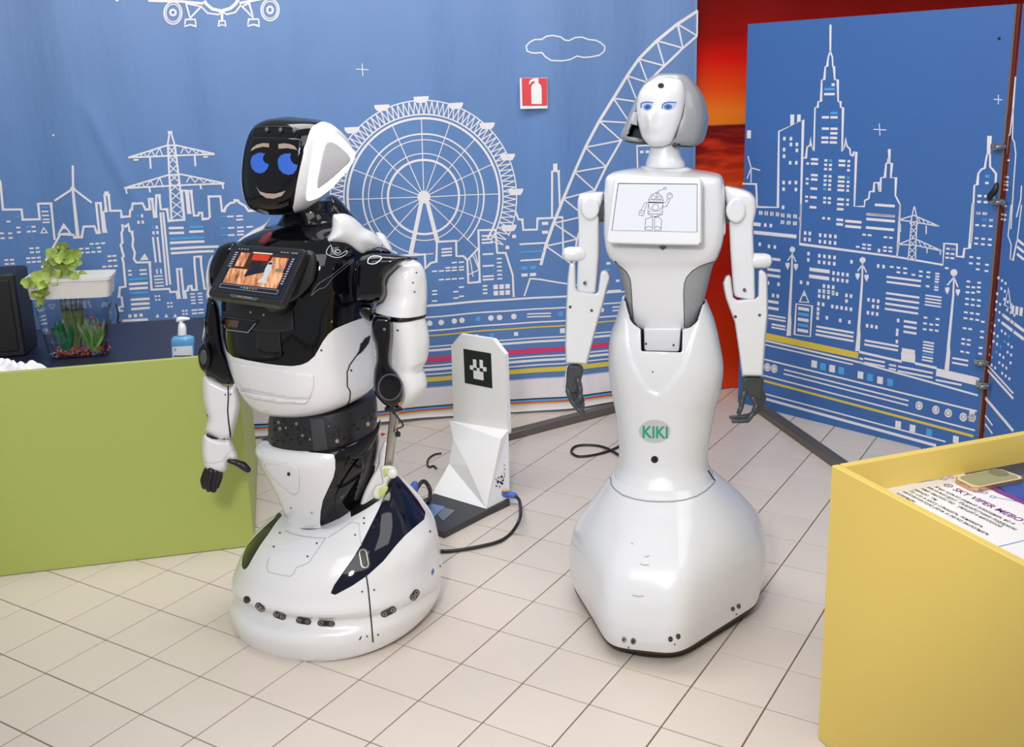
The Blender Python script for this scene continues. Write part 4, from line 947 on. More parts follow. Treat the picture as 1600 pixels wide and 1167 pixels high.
o = link('cable', *tube(pts, .003, 8, n=16), blackm, root=pts[-1]); tag(o, 'thin black cable hanging behind the right side of the fish tank', 'cable')
# soap bottle
sb = thing('pump_bottle', 'light blue pump bottle of hand gel with a white pump on the green table', 'bottle', tuple(at(286, 565, 3.43)*[1, 1, 0]+[0, 0, ZT]))
blu = mat('bottle_blue', '5B9BD0', .3, coat=.3)
zbot = (at(286, 590, 3.43)[2]-ZT)
body = loft([(277, 524, 295, 524, 3.43, .6, .6, 2, 2), (270, 526, 302, 526, 3.43, .6, .6, 2.2, 2.2), (267, 531, 304.5, 531, 3.43, .6, .6, 2.5, 2.5), (267, 540, 305, 540, 3.43, .6, .6, 2.8, 2.8), (268, 560, 304.5, 560, 3.43, .6, .6, 2.8, 2.8), (269, 580, 304, 580, 3.43, .6, .6, 2.8, 2.8), (270, 588, 303, 588, 3.43, .6, .6, 2.6, 2.6)], 8, 48, 40)
body = ([(x, y, max(z, ZT+.0005)) for x, y, z in body[0]], body[1])
bo = link('bottle_body', *body, blu, parent=sb); bb = bv(body)
la = drape(bb, px('G', [(1077, 808), (1203, 800), (1207, 905), (1082, 915)]), .0006, 3); lo = link('label', *la, mat('label_paper', 'DDE2E8', .5), parent=sb)
for y, x0, x1, w_ in ((822, 1088, 1104, 1.2), (832, 1088, 1098, 1.), (866, 1086, 1196, 2.4)): link('label_lettering', *dline(bb, px('G', [(x0, y), (x1, y-2)]), w_, .001), mat('label_ink', '5A6070', .5), parent=lo)
pw_ = mat('pump_white', 'E9ECF0', .35)
link('pump_collar', *loft([(279, 505, 288, 505, 3.43, 1, 1, 2, 2), (278, 511, 291, 511, 3.43, 1, 1, 2, 2), (277.5, 523, 291.5, 523, 3.43, 1, 1, 2, 2)], 0, 24, 8), pw_, parent=sb)
c = [at(u, v, 3.43) for u, v in px('G', [(1132, 690), (1132, 640)])]; link('pump_stem', *tube(c, .006, 12), pw_, parent=sb)
c = [at(u, v, 3.43) for u, v in px('G', [(1112, 642), (1120, 636), (1150, 632), (1180, 632)])]; link('pump_nozzle', *tube(c, [.007, .009, .007, .004], 12, n=10), pw_, parent=sb)

# ---------------------------------------------------------------- yellow table
ym = mat('yellow_board', 'DCC162', .5, noise=.02, scale=3); 
y0 = gp(1299, 727, HT)[:2]; yf = np.array([.343, -.94]); yf /= np.hypot(*yf); yb_ = np.array([.942, .336]); yb_ /= np.hypot(*yb_)
Lf, Lb = 1.3, .95
cy_ = y0+yf*Lf/2+yb_*Lb/2
yt = thing('yellow_table', 'pale yellow boxed display table with a raised rim in the right foreground', 'table', (cy_[0], cy_[1], 0))
gb('front_board', y0+yb_*.01, y0+yf*Lf+yb_*.01, .019, .002, HT, ym, yt)
gb('back_board', y0+yb_*.022+yf*.01, y0+yb_*Lb+yf*.01, .019, .002, HT+.001, ym, yt)
gb('side_board', y0+yb_*(Lb-.01)+yf*.022, y0+yb_*(Lb-.01)+yf*Lf, .019, .002, HT, ym, yt)
zi = HT-.075
yaw_y = math.degrees(math.atan2(yf[1], yf[0]))
tp = link('inner_top', *box((cy_[0], cy_[1], zi-.018), Lf-.04, Lb-.042, .018, yaw_y, .001), mat('inner_board_grey', 'BDBCA4', .5), parent=yt, smooth=0)
# information sheet on the table top (text runs along the front board)
pap = mat('sheet_white', 'E6E2E2', .5); pnv = mat('sheet_navy', '2A3356', .35); ppu = mat('sheet_purple', '7A3A86', .5); pli = mat('sheet_blue_line', '5A80C0', .5); pin = mat('sheet_ink', '2E2A34', .5)
SZ = zi+.002
sh0 = gp(1372, 760, SZ)[:2]           # far-left corner of the sheet
is_ = thing('information_sheet', 'white printed information sheet with a dark photo lying inside the yellow table', 'sheet', (sh0[0], sh0[1], zi))
def shp(a, b, z=0.): q = sh0+yf*a+yb_*b; return (q[0], q[1], SZ+z)   # a towards camera along text, b to the right
def shloc(u, v): q = gp(u, v, SZ)[:2]-sh0; return (q @ yf, q @ yb_)
V = [shp(.0, .0), shp(.95, .0), shp(.95, .72), shp(.0, .72)]
link('paper', *plate(V, (0, 0, 1), .0015), pap, parent=is_, smooth=0)
def shpoly(pts, m, name, z=.0006):
    P = [shp(*shloc(*q), z) for q in pts]; return link(name, *plate(P, (0, 0, 1), .0005), m, parent=is_, smooth=0)
V = px('H', [(655, 262), (760, 238), (1100, 165), (1250, 560), (923, 400), (760, 330)]); shpoly(V, pnv, 'printed_photo')
V = px('H', [(655, 262), (672, 258), (800, 330), (923, 388), (1150, 500), (1150, 540), (923, 405), (800, 350)]); shpoly(V, ppu, 'purple_band', .0012)
shpoly(px('H', [(780, 300), (923, 275), (923, 385), (850, 355)]), mat('sheet_mid_blue', '33529A', .4), 'printed_photo_shape', .0014)
for a, b in (((350, 328), (572, 294)), ((592, 293), (602, 290)), ((800, 372), (923, 396)), ((810, 583), (923, 555)), ((700, 350), (740, 352))): 
    A, B = [shloc(*q) for q in px('H', [a, b])]; V, F = line2([A, B], .002); link('printed_line', [shp(x, y, .0008) for x, y in V], [q if True else q for q in F], pli, parent=is_, smooth=0)
for x, y in ((580, 294), (612, 287), (787, 370), (752, 352)):
    A = shloc(*px('H', [(x, y)])[0]); V, F = line2([(A[0]+.006*math.cos(t*.52), A[1]+.006*math.sin(t*.52)) for t in range(12)], .002, True); link('printed_ring', [shp(a, b, .0008) for a, b in V], F, pli, parent=is_, smooth=0)
def stext(s, c0, c1, size, m, bold=0., name='printed_text'):
    A, B = [np.array(shloc(*q)) for q in px('H', [c0, c1])]; V, F = textmesh(s, bold); Wd = max(v[0] for v in V)
    d_ = (B-A)/np.hypot(*(B-A)); n_ = np.array([-d_[1], d_[0]]); 
    if (n_ @ [0, 1]) < 0: n_ = -n_
    k = np.hypot(*(B-A))/Wd
    link(name, [shp(*(A+d_*v[0]*k+n_*v[1]*size), .0009) for v in V], F, m, parent=is_, smooth=0)
stext('SKY VIPER MEBO 2.0', (614, 338), (960, 506), .026, ppu, .01, 'printed_heading')
for s, a, b in (('Я не только умный помощник, но и', (538, 328), (870, 488)), ('веселый друг. Разработчики подарили', (507, 330), (876, 512)), ('мне множество функций и неплохой', (482, 336), (815, 500)), ('микрофон.', (452, 340), (548, 388)), ('То что я могу слышать, понимать', (428, 346), (738, 502)), ('человеческую речь и легко выполнять', (402, 348), (762, 535)), ('команды.', (378, 356), (456, 396))): stext(s, a, b, .0165, pin, .0)
V, F = textmesh('/', 0); A = shloc(*px('H', [(600, 322)])[0])
V, F = line2([(A[0]+.009*math.cos(t*.52), A[1]+.009*math.sin(t*.52)) for t in range(12)], .0025, True); link('printed_logo', [shp(a, b, .0008) for a, b in V], F, ppu, parent=is_, smooth=0)
V, F = line2([(A[0]-.004, A[1]-.004), (A[0], A[1]+.003), (A[0]+.004, A[1]-.003)], .002); link('printed_logo', [shp(a, b, .0008) for a, b in V], F, ppu, parent=is_, smooth=0)
# gold tablet on the sheet
zt2 = SZ+.011
cs = [gp(*q, zt2)[:2] for q in px('H', [(618, 288), (815, 248), (935, 290), (712, 334)])]
gt = thing('gold_tablet', 'gold framed flat device with grey screen lying on the information sheet', 'tablet', (*np.mean(cs, axis=0), SZ+.001))
gold = mat('rose_gold', 'C9A078', .25, metal=.8)
def qplate(cs, z, t, m, name, par, ins=0):
    c = np.mean(cs, axis=0); P = []
    for i in range(4):
        a, b, d_ = cs[i-1], cs[i], cs[(i+1) % 4]; r_ = .012
        for w in (a, d_):
            e = (w-b)/np.hypot(*(w-b)); P.append(b+e*r_)
    P = [c+(q-c)*(1-ins) for q in P]
    return link(name, *plate([(q[0], q[1], z) for q in P], (0, 0, 1), t), m, parent=par, smooth=0)
qplate(cs, zt2, .0095, gold, 'casing', gt); qplate(cs, zt2+.0008, .0008, mat('device_bezel', 'D9C8A8', .3), 'bezel', gt, .04)
scn = qplate(cs, zt2+.0014, .0006, mat('device_screen', '8C9076', .15, coat=.5), 'screen', gt, .14)
c = cs[1]*.55+cs[2]*.25+cs[0]*.1+cs[3]*.1; link('screen_mark', *disc((c[0], c[1], zt2+.0018), (0, 0, 1), .022, .0004, 20), mat('device_mark', '6C7062', .3), parent=gt)

# ---------------------------------------------------------------- charging dock
dk = thing('charging_dock', 'white angular charging dock with a black pixel marker on its tall back panel', 'charging dock', (-.13, 3.72, 0))
dw = mat('dock_white', 'F2F1F2', .35, coat=.2, noise=.01)
Pd = np.array([.0, 3.72]); dd = np.array([.76, -.65]); dn = np.array([-.65, -.76]); nrm3 = (dn[0], dn[1], 0)
def onp(u, v, off=0.):
    q = Pd+dn*off; r_ = ray(u, v); n = dn; k = (q @ n)/(r_[:2] @ n); return r_*k+[0, 0, HC]
def dkp(c, pts, off): return [onp(u, v, off) for u, v in px(c, pts)]
V, F = plate(dkp('Q', [(200, 122), (245, 68), (400, 92), (458, 165), (472, 545), (212, 500)], .0), nrm3, .02); link('back_panel', V, F, dw, parent=dk, smooth=0)
mk = link('marker', *plate(dkp('Q', [(258, 138), (390, 160), (397, 328), (265, 302)], .001), nrm3, .001), mat('marker_black', '15201E', .5), parent=dk, smooth=0)
mw = mat('marker_white', 'E6E6E6', .5)
def mcell(x, y, w_, h_):
    # bilinear in the marker square, 10x10 cells
    c4 = [np.array(q) for q in ((258, 138), (390, 160), (397, 328), (265, 302))]
    def B(a, b): return tuple(c4[0]*(1-a)*(1-b)+c4[1]*a*(1-b)+c4[2]*a*b+c4[3]*(1-a)*b)
    link('marker_cell', *plate(dkp('Q', [B(x, y), B(x+w_, y), B(x+w_, y+h_), B(x, y+h_)], .0022), nrm3, .001), mw, parent=mk, smooth=0)
for q in ((.33, .26, .12, .24), (.57, .24, .12, .24), (.21, .45, .12, .12), (.69, .43, .12, .12), (.46, .49, .1, .1), (.33, .58, .36, .24)): mcell(*q)
A_, B_, C_ = gp(676, 770, .026), gp(760, 795, .026), gp(796, 777, .026)
T1, T2 = onp(702, 657), onp(794.5, 672)
def dpt(c, x, y, off): return dkp(c, [(x, y)], off)[0]
M1, M3, M2, M4 = dpt('Q', 210, 568, .05), dpt('Q', 438, 572, .06), dpt('Q', 190, 690, .10), dpt('Q', 278, 700, .13)
oA = (np.array(A_[:2])-Pd) @ dn; Ab = A_-np.array([dn[0], dn[1], 0])*oA
Vd = [T1, T2, M1, M3, M2, M4, A_, B_, C_, Ab]
Fd = [(0, 2, 3, 1), (2, 4, 5, 3), (4, 6, 7, 5), (3, 5, 7), (1, 3, 7, 8), (0, 9, 6, 4, 2), (0, 1, 8, 9), (9, 8, 7, 6)]
link('body', Vd, Fd, dw, parent=dk, smooth=0)
bd = BVHTree.FromPolygons([Vector(v) for v in Vd], Fd)
for x, y, r_ in ((424, 775, 6), (436, 778, 5), (441, 752, 5.5), (427, 757, 4), (447, 770, 5), (415, 765, 3), (450, 760, 3), (443, 784, 6), (415, 795, 3), (423, 780, 4), (432, 800, 3.5), (455, 738, 3), (455, 750, 3), (418, 798, 3), (455, 697, 3)):
    o = link('vent_hole', *drape(bd, circ(*px('Q', [(x, y)])[0], r_/3.07, 10), .0008, 1.5), dark, parent=dk)
link('status_light', *drape(bd, circ(*px('Q', [(455, 715)])[0], 1.6, 10), .0008, 1.5), mat('red_led', 'F08878', .4, emit=.6), parent=dk)
bmat = mat('dock_base', '3A3B3D', .45, noise=.08)
basep = [gp(u, v, .025) for u, v in px('Q', [(110, 838), (60, 862), (20, 960), (165, 1018), (372, 912), (480, 862), (420, 800), (200, 780)])]
link('base_plate', *plate(basep, (0, 0, 1), .024), bmat, parent=dk, smooth=0)
link('contact_pad', *plate([gp(u, v, .028) for u, v in px('Q', [(60, 900), (100, 880), (170, 895), (100, 960), (60, 950)])], (0, 0, 1), .003), mat('blue_pad', '6E84B4', .35), parent=dk, smooth=0)
link('contact_pad', *plate([gp(u, v, .028) for u, v in px('Q', [(135, 935), (165, 900), (218, 912), (160, 965)])], (0, 0, 1), .003), mat('metal_pad', 'A5A8A8', .3, metal=.8), parent=dk, smooth=0, label='bare metal contact pad')
plug = mat('plug_blue', '4C72C4', .4); cabm = mat('cable_black', '1D1E1F', .45)
P1 = [onp(*q, .10) for q in px('Q', [(432, 826), (448, 830), (455, 838), (500, 842)])]
P1 = [np.array(at(*q, 3.64)) for q in px('Q', [(436, 830), (452, 832), (472, 836), (504, 842)])]
link('plug', *tube(P1, [.018, .017, .013, .012], 14, n=10), plug, parent=dk, label='blue power plug'); 
c = at(*px('Q', [(458, 818)])[0], 3.625); link('plug_latch', *box((c[0], c[1], c[2]-.004), .022, .012, .008, 0, .002), mat('latch_orange', 'E8A020', .4), parent=dk)
cb = [at(*px('Q', [(504, 843)])[0], 3.635), at(*px('Q', [(528, 870)])[0], 3.60), gp(*px('Q', [(530, 950)])[0], .06), gp(*px('Q', [(490, 1020)])[0], .008), gp(*px('Q', [(430, 1062)])[0], .008), gp(*px('Q', [(330, 1088)])[0], .008), gp(*px('Q', [(220, 1106)])[0], .008), gp(*px('Q', [(140, 1108)])[0], .008), gp(*px('Q', [(80, 1090)])[0], .008)]
o = link('power_cable', *tube(cb, .0062, 10, n=70), cabm, root=cb[4]); tag(o, 'thick black power cable curving on the tiles in front of the white dock', 'cable')
cb = [gp(u, v, .006) for u, v in px('Q', [(150, 640), (120, 645), (92, 665), (85, 690), (95, 705), (115, 700), (128, 712)])]
o = link('thin_cable', *tube(cb, .004, 8, n=40), cabm, root=cb[3]); tag(o, 'short thin black cable behind the left side of the white dock', 'cable')
cb = [gp(u, v, .006) for u, v in [(973, 704), (966, 712)]]
lo = px('F', [(330, 150), (270, 180), (200, 200), (130, 208), (98, 195), (95, 178), (115, 162), (160, 157), (220, 162), (265, 178), (310, 205), (360, 235)])
cb = [gp(u, v, .006+.004*(i > 8)) for i, (u, v) in enumerate(lo)]
o = link('looped_cable', *tube(cb, .0055, 8, n=80), cabm, root=cb[4]); tag(o, 'black cable lying in a loop on the tiles left of the tall white robot', 'cable')
cb = [at(648, 770, 3.3), at(655, 757, 3.32), at(662, 752, 3.34), at(668, 757, 3.36), at(672, 768, 3.38), gp(670, 785, .03), gp(660, 800, .03)]
o = link('charging_lead', *tube(cb, .0075, 10, n=40), cabm, root=cb[-1]); tag(o, 'black charging lead with a blue connector arching behind the left robot', 'cable')
c = [at(645, 768, 3.29), at(648, 757, 3.3)]; link('connector', *tube(c, [.017, .013], 12, n=5), plug, parent=o, label='blue connector')

#==KIKI==
# ================================================================ tall white robot (right)
kb = gp(1035, 905, .1); K0 = (.43, 2.82, 0)
kr = thing('service_robot', 'tall slim white robot with grey bob-shaped hood, chest screen and green name badge', 'robot', K0)
YK = 2.82; ky = -14
# bell-shaped base
kbase = [(958, 742, 1114, 736, YK, .95, .9, 2.2, 2.4), (950, 752, 1124, 744, YK, .95, .9, 2.2, 2.4), (937, 772, 1143, 762, YK, .95, .9, 2.2, 2.6), (917, 803, 1171, 792, YK, .95, .9, 2.3, 2.8),
         (896, 836, 1191, 822, YK, .95, .9, 2.5, 3), (887, 868, 1198, 850, YK, .95, .9, 2.6, 3), (884.5, 895, 1197, 878, YK, .95, .9, 2.6, 3), (888, 920, 1192, 902, YK, .95, .9, 2.6, 3), (894, 938, 1187, 922, YK, .94, .9, 2.6, 3)]
HEX = [(-1, .0), (-.33, -1.16), (.33, -1.16), (1, .0), (.95, .65), (.5, 1.0), (-.5, 1.0), (-.95, .65)]
HB = [0, 0, .15, .4, .7, .85, .95, 1, 1]
KB = loft(kbase, -18, 160, 90, outline=HEX, blend=HB)
link('base_shell', *KB, kwhite, parent=kr, smooth=180); kbv = bv(KB)
strip = [(893, 936, 1188, 920, YK, .945, .9, 2.6, 3), (893, 939, 1188, 923, YK, .945, .9, 2.6, 3)]
link('bumper_strip', *loft(strip, -18, 160, 3, outline=HEX, blend=[1, 1]), mat('bronze_rubber', '3E2814', .35, metal=.4), parent=kr, label='thin brown bumper strip')
wz = [(905, 940, 1176, 926, YK, .93, .9, 2.6, 3), (905, 948, 1176, 936, YK, .93, .9, 2.6, 3)]
link('wheel_tray', *loft(wz, -18, 96, 3, outline=HEX, blend=[1, 1]), dark, parent=kr)
cxy = np.mean(np.array(KB[0]), axis=0)
for a in (20, 140, 260):
    q = (cxy[0]+.16*math.cos(math.radians(a)), cxy[1]+.15*math.sin(math.radians(a)))
    link('wheel', *disc((q[0]-.012, q[1], .036), (-1, 0, 0), .035, .024, 20), blackm, parent=kr)
# skirt with V-shaped waist cut
ksk = [(972, 466, 1104, 468, YK, .78, .75, 2.4, 2.4), (961, 503, 1116, 498, YK, .78, .75, 2.4, 2.4), (952.5, 529, 1125, 538, YK, .78, .75, 2.4, 2.4), (950, 569, 1129.5, 569, YK, .78, .75, 2.3, 2.3), (952.5, 600, 1126, 602, YK, .78, .75, 2.2, 2.2), (958.5, 632, 1117, 634, YK, .8, .75, 2.1, 2.1),
       (965, 675, 1110, 674, YK, .82, .8, 2.1, 2.1), (967, 703, 1106, 702, YK, .85, .8, 2.1, 2.1), (965, 725, 1107, 720, YK, .9, .85, 2.1, 2.2), (959, 741, 1113, 734, YK, .94, .9, 2.2, 2.4), (956, 747, 1117, 739, YK, .95, .9, 2.2, 2.4)]
KS = loft(ksk, ky, 144, 150, caps=(False, True))
vcut = [(940, 430), (962, 452), (974, 470), (978, 484), (983, 500), (989, 507), (1000, 514), (1001, 549), (1066, 551), (1067, 515), (1081, 511), (1092, 499), (1101, 474), (1112, 460), (1130, 430)]
vin = px('E', [(440, 470), (452, 640), (475, 735), (525, 835), (575, 905), (635, 935), (690, 885), (740, 830), (775, 780), (805, 700), (835, 600), (875, 490), (800, 470), (520, 470)])
vv = np.array(KS[0]); sd_ = np.clip(sdist(pj(vv), vin)/5+.4, 0, 1); fk0 = np.array([math.sin(math.radians(ky)), -math.cos(math.radians(ky)), 0])
fr_ = ((vv-[at(1038, 520, YK)[0], YK, 0]) @ fk0) > 0
vv = vv-fk0*(.006*(sd_*sd_*(3-2*sd_))*fr_)[:, None]; KS = ([tuple(q) for q in vv], KS[1])
vv = np.array(KS[0]); front = (vv[:, :2]-np.array([at(1038, 520, YK)[0], YK])) @ np.array([math.sin(math.radians(ky)), -math.cos(math.radians(ky))])
_, KSo = clip(KS, np.minimum(sdist(pj(vv), vcut), front*2000))
o = link('skirt_shell', *KSo, kwhite, parent=kr, smooth=180)
so = o.modifiers.new('thickness', 'SOLIDIFY'); so.thickness = .007; so.offset = -1
ksv = bv(KS)
# seam between skirt and base, screws, badge, camera
sea = [(a, b) for a, b in px('F', [(268, 300), (272, 335), (290, 357), (322, 380), (375, 398), (430, 407), (490, 410), (545, 409), (600, 401), (650, 385), (690, 362), (722, 332), (732, 318)])]
kall = bv(KS, KB)
link('waist_seam', *dline(kall, sea, 1.8, .0012, step=4), mat('seam_grey', '8E9096', .6), parent=kr)
link('hatch_gap', *dline(kall, px('F', [(700, 270), (722, 305), (732, 316)]), 1.6, .0014), dark, parent=kr)
bdg = link('name_badge', *drape(ksv, circ(1023, 673.5, 24.5, 40, 18), .0015, 3, rim=.0015), mat('badge_silver', 'C4C8C8', .3, metal=.3), parent=kr, label='oval silver name badge')
TV, TF = textmesh('KIKI', .022); wd = max(v[0] for v in TV); kgm = mat('badge_green', '129A78', .4)
lx0, lx1, ly0, ly1 = 1004.5, 1043.5, 683, 665
xs0 = min(v[0] for v in TV); hs = max(v[1] for v in TV)
TP = [(lx0+(v[0]-xs0)/(wd-xs0)*(lx1-lx0), ly0+(v[0]/wd)*1.0+v[1]/hs*(ly1-ly0)) for v in TV]
link('badge_lettering', *drape(ksv, None, .0024, pts=TP, faces=TF), kgm, parent=bdg, label='green letters KIKI', smooth=0)
q = px('F', [(464, 221)])[0]
cm = link('base_camera', *drape(kall, circ(*q, 5.6, 20), .0016, 1.6, rim=.002), blackm, parent=kr, label='round black camera')
link('lens', *drape(kall, circ(*q, 2.6, 12), .0024, 1.2), navy, parent=cm)
for x, y, r_, m_ in ((328, 1022, 4.2, chrome), (369, 1029, 4.2, screw), (534, 1020, 3.6, blackm), (568, 1008, 3.6, blackm), (811, 886, 3, blackm), (837, 874, 3.2, blackm), (182, 948, 2, blackm), (200, 967, 2.2, blackm)):
    s_ = link('sensor', *drape(kbv, circ(*px('F', [(x, y)])[0], r_, 14, r_*1.2), .0012, 1.4, rim=.001), m_, parent=kr)
    link('sensor_lens', *drape(kbv, circ(*px('F', [(x-1, y)])[0], r_*.45, 10), .002, 1), screw if m_ is blackm else blackm, parent=s_)
for x, y in ((348, 1057), (552, 1043), (827, 909), (603, 211), ): link('screw', *drape(kbv, circ(*px('F', [(x, y)])[0], 1.4, 8), .0012, 1), screw, parent=kr) if x != 603 else None
for P_ in ([(398, 686), (420, 692), (440, 690)], [(365, 826), (395, 831), (415, 829)], [(360, 592), (368, 598)], [(420, 655), (440, 650)]): link('scratch', *dline(kbv, px('F', P_), 1.1, .001), mat('scuff_grey', '8C8C90', .6), parent=kr)
link('scratch', *dline(ksv, px('E', [(597, 795), (607, 792)]), 1.6, .001), dark, parent=kr)
# relief lines on the skirt
# torso
kto = [(1003, 262, 1083, 264, YK, .5, .5, 3, 3), (965, 269, 1118, 270, YK, .5, .5, 4, 4), (949, 275, 1128, 276, YK, .52, .52, 5, 4), (945, 290, 1131.5, 292, YK, .55, .52, 5, 4), (944, 330, 1133, 335, YK, .58, .52, 5, 4), (944, 369, 1130.5, 369, YK, .6, .52, 4.5, 4), (950, 398, 1123, 394, YK, .62, .52, 4, 4),
       (966, 418, 1114, 412, YK, .64, .55, 3.6, 4), (976, 455, 1104, 452, YK, .66, .58, 3.4, 4), (984, 490, 1093, 488, YK, .66, .58, 3.4, 4), (992, 507, 1082, 507, YK, .64, .58, 3.4, 4), (1003, 516, 1070, 516, YK, .6, .5, 3.4, 4)]
KT = loft(kto, ky, 144, 150)
gl_ = px('E', [(380, 140), (398, 168), (425, 185), (450, 210), (468, 245), (474, 285), (477, 340), (482, 420), (490, 500), (528, 548), (470, 560), (380, 420)])
gr2 = px('E', [(975, 142), (930, 155), (880, 172), (835, 200), (800, 238), (787, 275), (783, 330), (786, 430), (787, 530), (840, 545), (900, 480), (1000, 160)])
gi, rest_ = pclip(KT, gl_, .6); gi2, rest2 = pclip(rest_, gr2, .6)
link('torso_core', *loft([(r_[0]+1.2, r_[1], r_[2]-1.2, r_[3])+r_[4:] for r_ in kto], ky, 96, 60), dark, parent=kr)
link('torso_shell', *rest2, kwhite, parent=kr, smooth=180)
link('side_panel', *gi, grey, parent=kr, smooth=180, label='grey left side panel'); link('side_panel', *gi2, grey, parent=kr, smooth=180, label='grey right side panel')
ktv = bv(KT)
link('emblem', *drape(ktv, px('E', [(640, 62), (662, 78), (684, 62), (676, 54), (650, 54)]), .003, 2), screw, parent=kr)
# screen bezel: rounded slab in front of the chest
fk = np.array([math.sin(math.radians(ky)), -math.cos(math.radians(ky)), 0.]); lk = np.array([math.cos(math.radians(ky)), math.sin(math.radians(ky)), 0.])
pc = at(1022, 335, YK-.165)
tilt = .10; nk = fk+np.array([0, 0, tilt]); nk /= np.linalg.norm(nk)
def onk(pts, off, p0=pc, n=nk):
    out = []
    for u, v in pts:
        r_ = ray(u, v); q = p0+n*off; k = ((q-[0, 0, HC]) @ n)/(r_ @ n); out.append(r_*k+[0, 0, HC])
    return out
bez = px('D', [(372, 712), (392, 704), (870, 706), (888, 722), (886, 1085), (872, 1104), (600, 1100), (345, 1092), (328, 1075), (333, 1040)])
V, F = plate(onk(bez, 0), nk, .05)
be_ = link('screen_bezel', V, F, kwhite, parent=kr, smooth=0)
b2 = be_.modifiers.new('round', 'BEVEL'); b2.width = .006; b2.segments = 3; b2.limit_method = 'ANGLE'; b2.angle_limit = math.radians(40)
scrm = mat('screen_white', 'EEF2FA', .45, emit=.74, spec=.2); sdk = mat('screen_frame', '2A3038', .4)
link('screen_recess', *plate(onk(px('D', [(397, 737), (866, 741), (864, 1027), (360, 1017)]), .0006), nk, .002), sdk, parent=be_, smooth=0)
sc = link('screen', *plate(onk(px('D', [(401, 743), (862, 747), (860, 1025), (364, 1015)]), .0012), nk, .001), scrm, parent=be_, smooth=0)
ink = mat('screen_ink', '4A5262', .6, emit=.2, spec=.1)
def kl(pts, w=1.5, closed=False, c='D'):
    V, F = line2(px(c, pts), max(w, 1.5)/2.3, closed); link('drawn_line', onk(V, .0024), [tuple(q) for q in F], ink, parent=sc, smooth=0)
def karc(x, y, r, a0, a1, ry=None, n=14): return [(x+r*math.cos(math.radians(a0+(a1-a0)*i/n)), y-(ry or r)*math.sin(math.radians(a0+(a1-a0)*i/n))) for i in range(n+1)]
# line-drawn toy robot on the screen
kl(karc(621, 838, 41, 0, 180, 40)); kl([(578, 835), (664, 838)]); kl([(578, 848), (664, 851)]); kl([(578, 835), (578, 848)]); kl([(664, 838), (664, 851)])
kl(karc(606, 822, 13, 0, 360)[:-1], closed=True); kl(karc(641, 824, 11, 0, 360)[:-1], closed=True); kl([(628, 798), (624, 835)]); kl([(630, 796), (634, 785), (655, 778), (668, 772)]); kl(karc(674, 769, 7, 0, 360)[:-1], closed=True); kl(karc(628, 799, 9, 0, 180))
kl([(576, 852), (664, 854)], 3); kl(karc(619, 858, 43, 180, 360, 46)); kl(karc(618, 880, 19, 0, 360)[:-1], closed=True)
kl([(576, 852), (574, 918), (660, 921), (662, 854)]); kl([(574, 905), (590, 905)]); kl([(645, 908), (660, 908)])
kl([(556, 854), (532, 898)]); kl([(568, 856), (552, 905)]); kl([(556, 854), (575, 850)]); kl([(526, 898), (553, 903), (548, 930), (520, 925)], closed=True); kl([(527, 912), (545, 915)])
kl([(662, 856), (680, 850), (692, 828)]); kl([(662, 878), (682, 876), (706, 830)]); kl([(688, 800), (700, 794), (716, 802), (716, 822), (700, 830), (686, 822)], closed=True); kl([(696, 800), (698, 812)]); kl([(706, 800), (707, 812)])
kl([(574, 921), (600, 936), (560, 950), (556, 1010)]); kl([(600, 936), (600, 1012)]); kl([(612, 936), (612, 1012)]); kl([(612, 936), (640, 938), (655, 955), (650, 1012)]); kl([(660, 921), (612, 936)]); kl([(590, 925), (622, 942), (645, 924)])
kl([(556, 1010), (562, 998), (582, 992), (600, 1000)]); kl([(554, 1013), (600, 1015)]); kl([(612, 1000), (628, 992), (648, 1000), (652, 1015)]); kl([(610, 1015), (652, 1016)])
# hinge block at the waist
hp = at(1035, 535, YK-.07)
V, F = plate(onk(px('E', [(548, 540), (768, 540), (765, 560), (757, 668), (748, 676), (562, 671), (552, 662), (550, 560)]), 0, hp, fk), fk, .07)
hb = link('waist_hinge', V, F, kwhite, parent=kr, smooth=0); b2 = hb.modifiers.new('round', 'BEVEL'); b2.width = .003; b2.segments = 2; b2.limit_method = 'ANGLE'
link('hinge_gap', *plate(onk(px('E', [(520, 530), (800, 530), (790, 690), (530, 690)]), -.03, hp, fk), fk, .04), dark, parent=kr, smooth=0)
for x, y in ((562, 629), (724, 637)): link('screw', *plate(onk(circ(*px('E', [(x, y)])[0], 2, 8), .0006, hp, fk), fk, .0006), screw, parent=hb, smooth=0)
# inner body below the torso so the open waist is not hollow
link('waist_column', *loft([(1008, 500, 1070, 500, YK, .8, .8, 3, 3), (1008, 600, 1070, 600, YK, .8, .8, 3, 3)], ky, 32, 4), dgrey, parent=kr)
link('waist_deck', *loft([(985, 549, 1092, 549, YK+.0, .78, .7, 2.4, 2.4), (985, 556, 1092, 556, YK, .78, .7, 2.4, 2.4)], ky, 48, 3), kwhite, parent=kr)
# neck
link('neck', *loft([(1018, 222, 1060, 224, YK-.01, .9, .9, 2, 2), (1015.5, 232, 1062, 233, YK-.01, .9, .9, 2, 2), (1013, 243, 1064.5, 243, YK-.01, .9, .9, 2, 2), (1009.5, 253, 1069.5, 253, YK-.01, .9, .9, 2, 2), (1009, 260, 1070.5, 260, YK-.01, .9, .9, 2, 2)], ky, 64, 40), kwhite, parent=kr, smooth=60)
link('neck_collar', *loft([(1006, 260, 1074, 260.5, YK-.01, .7, .7, 2.2, 2.2), (1003, 262, 1081, 263, YK, .62, .62, 2.5, 2.5), (1001, 266, 1085, 267, YK, .6, .6, 2.5, 2.5)], ky, 64, 8), kwhite, parent=kr, smooth=60)
